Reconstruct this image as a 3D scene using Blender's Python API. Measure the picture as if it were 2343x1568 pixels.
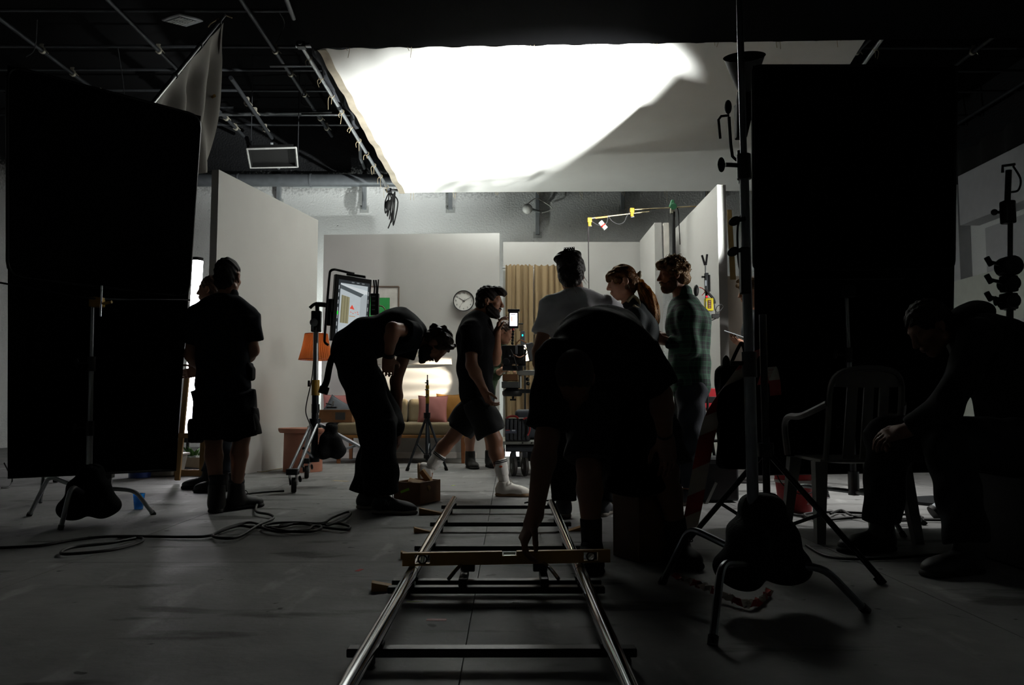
import bpy, bmesh, math, random
import numpy as np
from mathutils import Vector, Matrix, Euler
random.seed(7); RNG = np.random.default_rng(7)
for o in list(bpy.data.objects): bpy.data.objects.remove(o)
scene = bpy.context.scene
C = scene.collection
# ------------------------------------------------------------------ camera
FPX = 1850.0; CAM_H = 0.73
cam_d = bpy.data.cameras.new('camera'); cam = bpy.data.objects.new('camera', cam_d); C.objects.link(cam)
cam_d.sensor_width = 36.0; cam_d.lens = FPX / 2343.0 * 36.0; cam_d.clip_start = 0.05
cam.location = (0, 0, CAM_H)
cam.rotation_euler = (math.pi/2 + math.atan(138/FPX), 0, -math.atan(6.5/FPX))
scene.camera = cam
CM = cam.rotation_euler.to_matrix()
def P(px, py, Y):
    """world point seen at photo pixel (px, py) standing at distance Y into the room"""
    d = CM @ Vector(((px-1171.5)/FPX, (784-py)/FPX, -1.0))
    return Vector((0, 0, CAM_H)) + d*(Y/d.y)
def G(px, py, z=0.0):
    """world point on the horizontal plane z seen at the photo pixel"""
    d = CM @ Vector(((px-1171.5)/FPX, (784-py)/FPX, -1.0))
    return Vector((0, 0, CAM_H)) + d*((z-CAM_H)/d.z)
# ------------------------------------------------------------------ world and exposure
w = bpy.data.worlds.new('world'); scene.world = w; w.use_nodes = True
w.node_tree.nodes['Background'].inputs[0].default_value = (0.6, 0.7, 1, 1)
w.node_tree.nodes['Background'].inputs[1].default_value = 0.0006
vs = scene.view_settings
vs.view_transform = 'Standard'; vs.look = 'None'; vs.gamma = 1.0; vs.use_curve_mapping = False
vs.exposure = 0.4
# ------------------------------------------------------------------ lamps of the place (fixtures are built further down)
def spot(name, loc, target, power, size, blend, col, r=0.08):
    l = bpy.data.lights.new(name, 'SPOT'); l.energy = power; l.spot_size = math.radians(size); l.spot_blend = blend
    l.color = col; l.shadow_soft_size = r
    o = bpy.data.objects.new(name, l); C.objects.link(o); o.location = loc
    o.rotation_euler = (Vector(target)-Vector(loc)).to_track_quat('-Z', 'Y').to_euler()
    return o
KEY_LOC = Vector((2.72, 7.15, 1.8)); KEY_AIM = Vector((0.15, 9.95, 4.4))
spot('key_beam', KEY_LOC, KEY_AIM, 7800, 56, 0.95, (0.965, 1.0, 0.975), 0.08)
# light behind the set that washes the back wall, and the warm lamp that streaks the wall over the sofa
WASH_LOC = Vector((-2.25, 12.1, 0.95))
spot('wall_wash', WASH_LOC, (-1.6, 13.5, 2.0), 220, 165, 0.6, (0.93, 1.0, 0.95), 0.10)
WARM_LOC = P(1196, 806, 9.75); WARM_AIM = P(960, 878, 10.7)
SIDE_LOC = Vector((3.0, 6.1, 1.75)); SIDE_AIM = Vector((2.1, 7.0, 0.0))
sl_ = bpy.data.lights.new('side_lamp', 'AREA'); sl_.shape = 'RECTANGLE'; sl_.size = .42; sl_.size_y = .30; sl_.energy = 36; sl_.color = (1.0, 0.985, 0.95)
so_ = bpy.data.objects.new('side_lamp', sl_); C.objects.link(so_); so_.location = SIDE_LOC; so_.rotation_euler = (SIDE_AIM-SIDE_LOC).to_track_quat('-Z', 'Z').to_euler()
LOW_LOC = P(1170, 1031, 9.35)
spot('warm_lamp_beam', WARM_LOC + Vector((-0.08, 0.02, 0)), P(955, 884, 10.72), 420, 26, 0.45, (1.0, 0.88, 0.72), 0.012)  # beam of the warm lamp behind the camera rig, not daylight

# ------------------------------------------------------------------ helpers
def lin(h):
    h = h.lstrip('#'); r = []
    for i in (0, 2, 4):
        c = int(h[i:i+2], 16)/255
        r.append(c/12.92 if c <= .04045 else ((c+.055)/1.055)**2.4)
    return tuple(r)
MATS = {}
def M(name, col='808080', rough=.6, metal=0.0, var=.12, scale=9.0, bump=0.0, bscale=60.0, emit=0.0, trans=0.0, sheen=0.0, spec=.5):
    if name in MATS: return MATS[name]
    m = bpy.data.materials.new(name); m.use_nodes = True; nt = m.node_tree; b = nt.nodes['Principled BSDF']
    c = lin(col) if isinstance(col, str) else col
    tc = nt.nodes.new('ShaderNodeTexCoord')
    no = nt.nodes.new('ShaderNodeTexNoise'); no.inputs['Scale'].default_value = scale; no.inputs['Detail'].default_value = 4
    nt.links.new(tc.outputs['Object'], no.inputs['Vector'])
    cr = nt.nodes.new('ShaderNodeValToRGB')
    cr.color_ramp.elements[0].position = .3; cr.color_ramp.elements[1].position = .7
    cr.color_ramp.elements[0].color = tuple(x*(1-var) for x in c)+(1,); cr.color_ramp.elements[1].color = tuple(min(1, x*(1+var)) for x in c)+(1,)
    nt.links.new(no.outputs['Fac'], cr.inputs['Fac']); nt.links.new(cr.outputs['Color'], b.inputs['Base Color'])
    b.inputs['Roughness'].default_value = rough; b.inputs['Metallic'].default_value = metal
    b.inputs['Specular IOR Level'].default_value = spec
    if trans: b.inputs['Transmission Weight'].default_value = trans
    if sheen: b.inputs['Sheen Weight'].default_value = sheen
    if emit:
        nt.links.new(cr.outputs['Color'], b.inputs['Emission Color']); b.inputs['Emission Strength'].default_value = emit
    if bump:
        n2 = nt.nodes.new('ShaderNodeTexNoise'); n2.inputs['Scale'].default_value = bscale; n2.inputs['Detail'].default_value = 3
        nt.links.new(tc.outputs['Object'], n2.inputs['Vector'])
        bp = nt.nodes.new('ShaderNodeBump'); bp.inputs['Strength'].default_value = bump; bp.inputs['Distance'].default_value = .01
        nt.links.new(n2.outputs['Fac'], bp.inputs['Height']); nt.links.new(bp.outputs['Normal'], b.inputs['Normal'])
    MATS[name] = m; return m

def tag(o, label=None, cat=None, group=None, kind=None):
    if label: o['label'] = label
    if cat: o['category'] = cat
    if group: o['group'] = group
    if kind: o['kind'] = kind
    return o
def thing(name, label, cat, loc=(0, 0, 0), group=None):
    o = bpy.data.objects.new(name, None); C.objects.link(o); o.location = loc; o.empty_display_size = .1
    return tag(o, label, cat, group)
def wloc(p):
    v = Vector((0, 0, 0))
    while p is not None: v += p.location; p = p.parent
    return v
def frame(zdir, xhint=(1, 0, 0)):
    z = Vector(zdir).normalized(); x = Vector(xhint)
    x = (x - z*x.dot(z))
    if x.length < 1e-4:
        x = Vector((0, 1, 0)); x = x - z*x.dot(z)
    x.normalize(); y = z.cross(x)
    return Matrix((x, y, z)).transposed()
class MB:
    def __init__(s): s.v = []; s.f = []
    def add(s, vs, fs):
        n = len(s.v); s.v += [Vector(v) for v in vs]; s.f += [tuple(i+n for i in f) for f in fs]; return s
    def box(s, c, size, R=None):
        c = Vector(c); h = [x/2 for x in size]; vs = []
        for z in (-1, 1):
            for y in (-1, 1):
                for x in (-1, 1):
                    p = Vector((x*h[0], y*h[1], z*h[2])); vs.append(c + (R @ p if R is not None else p))
        return s.add(vs, [(0, 2, 3, 1), (4, 5, 7, 6), (0, 1, 5, 4), (2, 6, 7, 3), (0, 4, 6, 2), (1, 3, 7, 5)])
    def hexa(s, b, t):
        """solid between a bottom quad and a top quad (each four points, same turn)"""
        return s.add(list(b)+list(t), [(3, 2, 1, 0), (4, 5, 6, 7), (0, 1, 5, 4), (1, 2, 6, 5), (2, 3, 7, 6), (3, 0, 4, 7)])
    def cyl(s, a, b, r0, r1=None, n=14):
        a = Vector(a); b = Vector(b); r1 = r0 if r1 is None else r1
        R = frame(b-a); vs = []
        for c, r in ((a, r0), (b, r1)):
            for i in range(n):
                t = 2*math.pi*i/n; vs.append(c + R @ Vector((r*math.cos(t), r*math.sin(t), 0)))
        fs = [(i, (i+1) % n, n+(i+1) % n, n+i) for i in range(n)]
        fs += [tuple(range(n-1, -1, -1)), tuple(range(n, 2*n))]
        return s.add(vs, fs)
    def pipe(s, a, b, r, wall, n=18):
        """open tube with a wall"""
        a = Vector(a); b = Vector(b); R = frame(b-a); vs = []
        for c, rr in ((a, r), (b, r), (b, r-wall), (a, r-wall)):
            for i in range(n):
                t = 2*math.pi*i/n; vs.append(c + R @ Vector((rr*math.cos(t), rr*math.sin(t), 0)))
        fs = []
        for k in range(4):
            for i in range(n):
                j = (i+1) % n; k2 = (k+1) % 4
                fs.append((k*n+i, k*n+j, k2*n+j, k2*n+i))
        return s.add(vs, fs)
    def tube(s, pts, r, n=8, closed=False, radii=None):
        pts = [Vector(p) for p in pts]; m = len(pts); vs = []; prev = None
        for i, p in enumerate(pts):
            if closed: d = pts[(i+1) % m]-pts[i-1]
            else: d = pts[min(i+1, m-1)]-pts[max(i-1, 0)]
            if d.length < 1e-9: d = Vector((0, 0, 1))
            R = frame(d, prev if prev is not None else (1, 0, 0.01)); prev = R.col[0]
            rr = radii[i] if radii else r
            for k in range(n):
                t = 2*math.pi*k/n; vs.append(p + R @ Vector((rr*math.cos(t), rr*math.sin(t), 0)))
        fs = []
        for i in range(m if closed else m-1):
            j = (i+1) % m
            for k in range(n): fs.append((i*n+k, i*n+(k+1) % n, j*n+(k+1) % n, j*n+k))
        if not closed: fs += [tuple(range(n-1, -1, -1)), tuple(range((m-1)*n, m*n))]
        return s.add(vs, fs)
    def lathe(s, prof, c=(0, 0, 0), axis=(0, 0, 1), n=28, closed=False, cap=True):
        c = Vector(c); R = frame(axis); vs = []; m = len(prof)
        for r, z in prof:
            for i in range(n):
                t = 2*math.pi*i/n; vs.append(c + R @ Vector((r*math.cos(t), r*math.sin(t), z)))
        fs = []
        for k in range(m if closed else m-1):
            k2 = (k+1) % m
            for i in range(n): fs.append((k*n+i, k*n+(i+1) % n, k2*n+(i+1) % n, k2*n+i))
        if not closed and cap: fs += [tuple(range(n-1, -1, -1)), tuple(range((m-1)*n, m*n))]
        return s.add(vs, fs)
    def ell(s, c, r, R=None, n=14, m=8):
        c = Vector(c); vs = []; fs = []
        if not hasattr(r, '__len__'): r = (r, r, r)
        for j in range(m+1):
            ph = math.pi*j/m
            for i in range(n):
                t = 2*math.pi*i/n
                p = Vector((r[0]*math.sin(ph)*math.cos(t), r[1]*math.sin(ph)*math.sin(t), -r[2]*math.cos(ph)))
                vs.append(c + (R @ p if R is not None else p))
        for j in range(m):
            for i in range(n): fs.append((j*n+i, j*n+(i+1) % n, (j+1)*n+(i+1) % n, (j+1)*n+i))
        return s.add(vs, fs)
    def prism(s, poly, h, R, c):
        """2D polygon in the local xy plane of R, extruded h along its z, centred on z"""
        c = Vector(c); n = len(poly)
        vs = [c + R @ Vector((x, y, -h/2)) for x, y in poly] + [c + R @ Vector((x, y, h/2)) for x, y in poly]
        return s.add(vs, [tuple(range(n-1, -1, -1)), tuple(range(n, 2*n))] + [(i, (i+1) % n, n+(i+1) % n, n+i) for i in range(n)])
    def sheet(s, fn, nu, nv, th=0.004):
        """cloth fn(u, v) -> point, with thickness"""
        P0 = [[Vector(fn(u/nu, v/nv)) for u in range(nu+1)] for v in range(nv+1)]
        vs = []; 
        for sgn in (0, 1):
            for v in range(nv+1):
                for u in range(nu+1):
                    du = P0[v][min(u+1, nu)]-P0[v][max(u-1, 0)]; dv = P0[min(v+1, nv)][u]-P0[max(v-1, 0)][u]
                    nrm = du.cross(dv)
                    if nrm.length > 1e-12: nrm.normalize()
                    vs.append(P0[v][u] - nrm*(th*sgn))
        W = nu+1; N = W*(nv+1); fs = []
        for v in range(nv):
            for u in range(nu):
                a = v*W+u; fs.append((a, a+1, a+W+1, a+W)); fs.append((N+a+W, N+a+W+1, N+a+1, N+a))
        for u in range(nu):
            fs.append((u, N+u, N+u+1, u+1)); a = nv*W+u; fs.append((a, a+1, N+a+1, N+a))
        for v in range(nv):
            a = v*W; fs.append((a, a+W, N+a+W, N+a)); a = v*W+nu; fs.append((a, N+a, N+a+W, a+W))
        return s.add(vs, fs)
    def build(s, name, mat, parent=None, bevel=0, smooth=35, seg=2):
        me = bpy.data.meshes.new(name); off = wloc(parent)
        me.from_pydata([v-off for v in s.v], [], s.f); me.update()
        bm = bmesh.new(); bm.from_mesh(me); bmesh.ops.recalc_face_normals(bm, faces=bm.faces); bm.to_mesh(me); bm.free()
        if smooth:
            me.polygons.foreach_set('use_smooth', [True]*len(me.polygons)); me.set_sharp_from_angle(angle=math.radians(smooth))
        me.materials.append(mat)
        o = bpy.data.objects.new(name, me); C.objects.link(o); o.parent = parent
        if bevel:
            b = o.modifiers.new('bevel', 'BEVEL'); b.width = bevel; b.segments = seg; b.limit_method = 'ANGLE'; b.angle_limit = math.radians(40)
        return o
def place(o, parent, loc, rot=None):
    """copy of a part, sharing its mesh"""
    c = o.copy(); C.objects.link(c); c.parent = parent; c.location = Vector(loc)-wloc(parent)
    if rot is not None: c.rotation_euler = rot
    return c
def struct(o): o['kind'] = 'structure'; return o
def bez(pts, n=8):
    """Catmull-Rom through the points"""
    pts = [Vector(p) for p in pts]; out = []
    for i in range(len(pts)-1):
        p0 = pts[max(i-1, 0)]; p1 = pts[i]; p2 = pts[i+1]; p3 = pts[min(i+2, len(pts)-1)]
        for k in range(n):
            t = k/n
            out.append(.5*((2*p1)+(p2-p0)*t+(2*p0-5*p1+4*p2-p3)*t*t+(3*p1-p0-3*p2+p3)*t**3))
    out.append(pts[-1]); return out
def text_part(name, body, size, c, R, mat, parent, align='CENTER', ext=.0006):
    cu = bpy.data.curves.new(name, 'FONT'); cu.body = body; cu.size = size; cu.align_x = align; cu.align_y = 'CENTER'; cu.extrude = ext; cu.resolution_u = 3
    t = bpy.data.objects.new('tmp_text', cu); C.objects.link(t)
    dg = bpy.context.evaluated_depsgraph_get(); me = bpy.data.meshes.new_from_object(t.evaluated_get(dg))
    bpy.data.objects.remove(t); bpy.data.curves.remove(cu)
    me.name = name; me.materials.clear(); me.materials.append(mat)
    me.transform(R.to_4x4())
    o = bpy.data.objects.new(name, me); C.objects.link(o); o.parent = parent; o.location = Vector(c)-wloc(parent)
    return o

# ------------------------------------------------------------------ implicit surfaces (people, bags, hair): one smooth skin round many bones
def sdf_mesh(name, prims, mat, parent=None, res=.008, k=.02, noise=None, pad=.03, cut=None):
    lo = np.full(3, 1e9); hi = np.full(3, -1e9); bb = []
    for p in prims:
        t = p[0].lstrip('-')
        if t in 'cf': a, b = np.array(p[1]), np.array(p[2]); r = max(p[3], p[4])
        elif t == 't': a, b = np.array(p[1]), np.array(p[2]); r = max(max(p[4]), max(p[5]))
        else: a = b = np.array(p[1]); r = max(p[2]) if t == 'e' else float(np.linalg.norm(p[2]))
        l = np.minimum(a, b)-r; h = np.maximum(a, b)+r; bb.append((l, h))
        if not p[0].startswith('-'): lo = np.minimum(lo, l); hi = np.maximum(hi, h)
    lo -= pad; hi += pad
    n = np.ceil((hi-lo)/res).astype(int)+1
    F = np.full(n, .06, np.float32)
    ax = [lo[i]+res*np.arange(n[i]) for i in range(3)]
    for p, (l, h) in zip(prims, bb):
        t = p[0].lstrip('-'); sub = p[0].startswith('-')
        kk = k
        if isinstance(p[-1], dict): kk = p[-1].get('k', k)
        m = kk+3*res+.012
        i0 = np.maximum(np.floor((l-m-lo)/res).astype(int), 0); i1 = np.minimum(np.ceil((h+m-lo)/res).astype(int)+1, n)
        if (i1 <= i0).any(): continue
        sl = tuple(slice(i0[i], i1[i]) for i in range(3))
        X = ax[0][sl[0]][:, None, None]; Y = ax[1][sl[1]][None, :, None]; Z = ax[2][sl[2]][None, None, :]
        a = np.array(p[1], float)
        x, y, z = X-a[0], Y-a[1], Z-a[2]
        if t in ('c', 'f'):
            b = np.array(p[2], float)-a; L2 = max(b.dot(b), 1e-9); s = (x*b[0]+y*b[1]+z*b[2])/L2
            sc = np.clip(s, 0, 1)
            d = np.sqrt((x-sc*b[0])**2+(y-sc*b[1])**2+(z-sc*b[2])**2)-(p[3]+(p[4]-p[3])*sc)
            if t == 'f':
                L = math.sqrt(L2); rad = np.sqrt(np.maximum(x*x+y*y+z*z-s*s*L2, 0))-(p[3]+(p[4]-p[3])*sc)
                d = np.maximum(rad, np.maximum(-s*L, (s-1)*L))
        elif t == 't':
            b = np.array(p[2], float)-a; L2 = max(b.dot(b), 1e-9); u = np.array(p[3], float)
            bn = b/math.sqrt(L2); u = u-bn*u.dot(bn); u /= np.linalg.norm(u); v = np.cross(bn, u)
            s = np.clip((x*b[0]+y*b[1]+z*b[2])/L2, 0, 1)
            x, y, z = x-s*b[0], y-s*b[1], z-s*b[2]
            ru = p[4][0]+(p[5][0]-p[4][0])*s; rv = p[4][1]+(p[5][1]-p[4][1])*s
            pu = x*u[0]+y*u[1]+z*u[2]; pv = x*v[0]+y*v[1]+z*v[2]; pb = x*bn[0]+y*bn[1]+z*bn[2]
            q = np.sqrt((pu/ru)**2+(pv/rv)**2+(pb/rv)**2); q2 = np.sqrt((pu/ru**2)**2+(pv/rv**2)**2+(pb/rv**2)**2)
            d = q*(q-1)/np.maximum(q2, 1e-6)
        else:
            R = np.array(p[3]) if p[3] is not None else np.eye(3)
            lx = x*R[0, 0]+y*R[1, 0]+z*R[2, 0]; ly = x*R[0, 1]+y*R[1, 1]+z*R[2, 1]; lz = x*R[0, 2]+y*R[1, 2]+z*R[2, 2]
            if t == 'e':
                r = p[2]; q = np.sqrt((lx/r[0])**2+(ly/r[1])**2+(lz/r[2])**2); q2 = np.sqrt((lx/r[0]**2)**2+(ly/r[1]**2)**2+(lz/r[2]**2)**2)
                d = q*(q-1)/np.maximum(q2, 1e-6)
            else:
                hb = p[2]; rr = p[4]
                qx, qy, qz = np.abs(lx)-hb[0]+rr, np.abs(ly)-hb[1]+rr, np.abs(lz)-hb[2]+rr
                d = np.sqrt(np.maximum(qx, 0)**2+np.maximum(qy, 0)**2+np.maximum(qz, 0)**2)+np.minimum(np.maximum(qx, np.maximum(qy, qz)), 0)-rr
        d = d.astype(np.float32); f = F[sl]
        if sub:
            d = -d; hh = np.clip(.5-.5*(f-d)/kk, 0, 1) if kk > 0 else 0
            F[sl] = f+(d-f)*hh+kk*hh*(1-hh) if kk > 0 else np.maximum(f, d)
        elif kk > 0:
            hh = np.clip(.5+.5*(f-d)/kk, 0, 1); F[sl] = f+(d-f)*hh-kk*hh*(1-hh)
        else: F[sl] = np.minimum(f, d)
    if noise:
        for A, (wx, wy, wz), ph in noise:
            F += (A*np.sin(wx*ax[0]+ph)[:, None, None]*np.sin(wy*ax[1]+1.7*ph)[None, :, None]*np.sin(wz*ax[2]+.6*ph)[None, None, :]).astype(np.float32) if (wx and wy and wz) else \
                 (A*np.sin((wx*ax[0])[:, None, None]+(wy*ax[1])[None, :, None]+(wz*ax[2])[None, None, :]+ph)).astype(np.float32)
    if cut:
        for (nx, ny, nz), c in cut:
            F = np.maximum(F, ((nx*ax[0])[:, None, None]+(ny*ax[1])[None, :, None]+(nz*ax[2])[None, None, :]-c).astype(np.float32))
    F[0] = F[-1] = .05; F[:, 0] = F[:, -1] = .05; F[:, :, 0] = F[:, :, -1] = .05
    # surface nets
    S = F < 0; nc = n-1
    corner = [(i, j, q) for i in (0, 1) for j in (0, 1) for q in (0, 1)]
    cnt = np.zeros(nc, np.int8)
    for i, j, q in corner: cnt += S[i:i+nc[0], j:j+nc[1], q:q+nc[2]]
    idx = np.argwhere((cnt > 0) & (cnt < 8))
    if len(idx) == 0: raise RuntimeError('empty sdf '+name)
    vid = np.full(nc, -1, np.int32); vid[idx[:, 0], idx[:, 1], idx[:, 2]] = np.arange(len(idx))
    acc = np.zeros((len(idx), 3)); num = np.zeros(len(idx))
    for c1 in corner:
        for a_ in range(3):
            if c1[a_] == 1: continue
            c2 = list(c1); c2[a_] = 1
            f1 = F[idx[:, 0]+c1[0], idx[:, 1]+c1[1], idx[:, 2]+c1[2]]; f2 = F[idx[:, 0]+c2[0], idx[:, 1]+c2[1], idx[:, 2]+c2[2]]
            mk = (f1 < 0) != (f2 < 0)
            tt = np.where(mk, f1/np.where(mk, f1-f2, 1), 0)
            pt = np.tile(np.array(c1, float), (len(idx), 1)); pt[:, a_] += tt
            acc += pt*mk[:, None]; num += mk
    V = lo+(idx+acc/num[:, None])*res
    faces = []
    for a_ in range(3):
        b_, c_ = (a_+1) % 3, (a_+2) % 3
        sh = [slice(None)]*3; s1 = list(sh); s2 = list(sh); s1[a_] = slice(0, -1); s2[a_] = slice(1, None)
        A1, A2 = S[tuple(s1)], S[tuple(s2)]
        e = np.argwhere(A1 != A2)
        e = e[(e[:, b_] > 0) & (e[:, c_] > 0) & (e[:, b_] < nc[b_]) & (e[:, c_] < nc[c_])]
        fl = A1[e[:, 0], e[:, 1], e[:, 2]]
        def g(db, dc):
            q = e.copy(); q[:, b_] -= db; q[:, c_] -= dc; return vid[q[:, 0], q[:, 1], q[:, 2]]
        quad = np.stack([g(1, 1), g(0, 1), g(0, 0), g(1, 0)], 1)
        quad[~fl] = quad[~fl][:, ::-1]; faces.append(quad)
    Q = np.concatenate(faces).astype(np.int32)
    off = np.array(wloc(parent)); V = (V-off).astype(np.float32)
    me = bpy.data.meshes.new(name); me.vertices.add(len(V)); me.vertices.foreach_set('co', V.ravel())
    me.loops.add(len(Q)*4); me.loops.foreach_set('vertex_index', Q.ravel())
    me.polygons.add(len(Q)); me.polygons.foreach_set('loop_start', np.arange(0, len(Q)*4, 4, dtype=np.int32))
    me.polygons.foreach_set('use_smooth', np.ones(len(Q), bool))
    me.update(); me.validate(); me.materials.append(mat)
    o = bpy.data.objects.new(name, me); C.objects.link(o); o.parent = parent
    return o
# ================================================================== THE STUDIO
YB = 13.5; XL = -8.2; XR = 7.5; ZC = 5.75; YF = -3.5
def floor_mat():
    m = bpy.data.materials.new('painted_floor'); m.use_nodes = True; nt = m.node_tree; b = nt.nodes['Principled BSDF']; N = nt.nodes.new; Lk = nt.links.new
    tc = N('ShaderNodeTexCoord')
    def noise(sc, det=5, mp=(1, 1, 1)):
        mpn = N('ShaderNodeMapping'); mpn.inputs['Scale'].default_value = mp; Lk(tc.outputs['Object'], mpn.inputs['Vector'])
        n = N('ShaderNodeTexNoise'); n.inputs['Scale'].default_value = sc; n.inputs['Detail'].default_value = det; Lk(mpn.outputs[0], n.inputs['Vector']); return n
    def ramp(src, p0, p1, c0, c1):
        r = N('ShaderNodeValToRGB'); r.color_ramp.elements[0].position = p0; r.color_ramp.elements[1].position = p1
        r.color_ramp.elements[0].color = (*c0, 1); r.color_ramp.elements[1].color = (*c1, 1); Lk(src, r.inputs['Fac']); return r
    base = ramp(noise(.9).outputs['Fac'], .3, .72, (.18, .18, .18), (.25, .25, .247))
    fine = ramp(noise(7, 8).outputs['Fac'], .35, .65, (.86, .86, .86), (1, 1, 1))
    sc = ramp(noise(2.6, 9, (.5, 1.8, 1)).outputs['Fac'], .60, .66, (1, 1, 1), (.42, .41, .40))      # scuffs
    lt = ramp(noise(4.1, 7, (1.7, .5, 1)).outputs['Fac'], .60, .70, (1, 1, 1), (1.45, 1.45, 1.44))  # worn pale streaks
    sp = ramp(noise(9, 2).outputs['Fac'], .70, .73, (1, 1, 1), (.25, .25, .25))                     # spots
    def mul(a, b_):
        mx = N('ShaderNodeMix'); mx.data_type = 'RGBA'; mx.blend_type = 'MULTIPLY'; mx.inputs[0].default_value = 1
        Lk(a, mx.inputs[6]); Lk(b_, mx.inputs[7]); return mx.outputs[2]
    c = mul(mul(mul(mul(base.outputs[0], fine.outputs[0]), sc.outputs[0]), sp.outputs[0]), lt.outputs[0])
    Lk(c, b.inputs['Base Color'])
    rr = ramp(noise(2.5, 6).outputs['Fac'], .3, .7, (.55, .55, .55), (.75, .75, .75)); b.inputs['Specular IOR Level'].default_value = .16; Lk(rr.outputs[0], b.inputs['Roughness'])
    bp = N('ShaderNodeBump'); bp.inputs['Strength'].default_value = .25; bp.inputs['Distance'].default_value = .01
    Lk(noise(30, 4).outputs['Fac'], bp.inputs['Height']); Lk(bp.outputs[0], b.inputs['Normal'])
    return m
fm = floor_mat()
# the floor is laid in big painted boards: thin joints between them
fl = struct(MB().box(((XL+XR)/2, (YB+YF)/2, -.06), (XR-XL, YB-YF, .1)).build('floor', M('floor_base', '2a2a2a', .9), smooth=0))
ys = [YF, -1.1, 1.32, 3.78, 6.2, 8.62, 11.05, YB]; xs = [XL, -6.1, -3.66, -2.0, -.13, 1.6, 3.7, 5.6, XR]
for i in range(len(xs)-1):
    for j in range(len(ys)-1):
        o = MB().box(((xs[i]+xs[i+1])/2, (ys[j]+ys[j+1])/2, -.006), (xs[i+1]-xs[i]-.004, ys[j+1]-ys[j]-.004, .012)).build('floor_board', fm, fl, smooth=0)

def wall_mat():
    m = bpy.data.materials.new('rendered_wall'); m.use_nodes = True; nt = m.node_tree; b = nt.nodes['Principled BSDF']; N = nt.nodes.new; Lk = nt.links.new
    tc = N('ShaderNodeTexCoord'); sx = N('ShaderNodeSeparateXYZ'); Lk(tc.outputs['Object'], sx.inputs[0])
    def noise(sc, det):
        n = N('ShaderNodeTexNoise'); n.inputs['Scale'].default_value = sc; n.inputs['Detail'].default_value = det; Lk(tc.outputs['Object'], n.inputs['Vector']); return n.outputs['Fac']
    def math_(op, a, b_):
        n = N('ShaderNodeMath'); n.operation = op
        for i, v in enumerate((a, b_)):
            if isinstance(v, (int, float)): n.inputs[i].default_value = v
            else: Lk(v, n.inputs[i])
        return n.outputs[0]
    h = math_('ADD', sx.outputs['Z'], math_('MULTIPLY', math_('SUBTRACT', noise(1.1, 4), .5), .6))
    h = math_('ADD', h, math_('MULTIPLY', math_('SUBTRACT', noise(26, 3), .5), .55))
    r = N('ShaderNodeValToRGB'); r.color_ramp.elements[0].position = .555; r.color_ramp.elements[1].position = .61
    mr = N('ShaderNodeMapRange'); mr.inputs[1].default_value = 0; mr.inputs[2].default_value = 7.6; Lk(h, mr.inputs[0]); Lk(mr.outputs[0], r.inputs['Fac'])
    r.color_ramp.elements[0].color = (.66, .67, .66, 1); r.color_ramp.elements[1].color = (.005, .0055, .0065, 1)
    Lk(r.outputs[0], b.inputs['Base Color']); b.inputs['Roughness'].default_value = .55
    v = N('ShaderNodeTexVoronoi'); v.inputs['Scale'].default_value = 5; Lk(tc.outputs['Object'], v.inputs['Vector'])
    vr = N('ShaderNodeValToRGB'); vr.color_ramp.elements[0].position = .03; vr.color_ramp.elements[1].position = .09; vr.color_ramp.elements[0].color = (0, 0, 0, 1)
    Lk(v.outputs['Distance'], vr.inputs['Fac'])
    bp = N('ShaderNodeBump'); bp.inputs['Strength'].default_value = .55; bp.inputs['Distance'].default_value = .02
    Lk(math_('ADD', math_('MULTIPLY', noise(34, 3), .8), math_('MULTIPLY', vr.outputs[0], .5)), bp.inputs['Height']); Lk(bp.outputs[0], b.inputs['Normal'])
    return m
WM = wall_mat()
BLK = M('black_paint', '09090a', .95, spec=.08)
WHITE_FLAT = M('flat_paint', 'acaba7', .8, var=.02, scale=3)
struct(MB().box(((XL+XR)/2, YB+.1, ZC/2), (XR-XL+.4, .2, ZC)).build('wall_back', WM, smooth=0))
wr = struct(MB().box((XR+.1, (YB+YF)/2, ZC/2), (.2, YB-YF, ZC)).build('wall_right', WM, smooth=0))
struct(MB().box((XL-.1, (YB+YF)/2, ZC/2), (.2, YB-YF, ZC)).build('wall_left', WM, smooth=0))
struct(MB().box(((XL+XR)/2, YF-.1, ZC/2), (XR-XL+.4, .2, ZC)).build('wall_front', WM, smooth=0))
struct(MB().box(((XL+XR)/2, (YB+YF)/2, ZC+.1), (XR-XL+.4, YB-YF, .2)).build('ceiling', BLK, smooth=0))
# right wall: pilaster, bulkheads
gw = M('grey_wall', 'a9a9ac', .7, var=.04)
struct(MB().box((XR-.1, 13.08, 2.15), (.2, .28, 4.3)).build('trim_1', gw, bevel=.006))
struct(MB().box((XR-.06, 11.0, 3.95), (.5, 3.4, .8)).build('trim_2', gw, bevel=.006))
struct(MB().box((XR-.03, 10.7, 3.05), (.3, 3.1, .72)).build('trim_3', gw, bevel=.006))
for i, (y0, y1, h, c) in enumerate(((9.2, 13.2, 2.7, 'b7bab2'), (8.6, 11.9, 1.9, 'b0b0b0'))):
    o = MB().box((XR-.22-.12*i, (y0+y1)/2, h/2+.002), (.08, y1-y0, h)).build('scenery_flat', M('flat_spare%d' % i, c, .8, var=.04), bevel=.004)
    tag(o, ('tall pale green-grey scenery flat stored upright along the right studio wall', 'lower plain scenery flat leaning in front of the tall one on the right wall')[i], 'scenery flat')
# black roll of drape along the top of the right wall
def drape(u, v): return (XR-.25-.05*math.sin(u*40), 9.4+3.9*u, 4.75-(.42+.05*math.sin(u*9))*v)
tag(MB().sheet(drape, 60, 8, .02).build('black_drape', M('drape_black', '0a0a0b', .95), smooth=60), 'black cloth drape rolled along the top of the right studio wall', 'drape')

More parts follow.
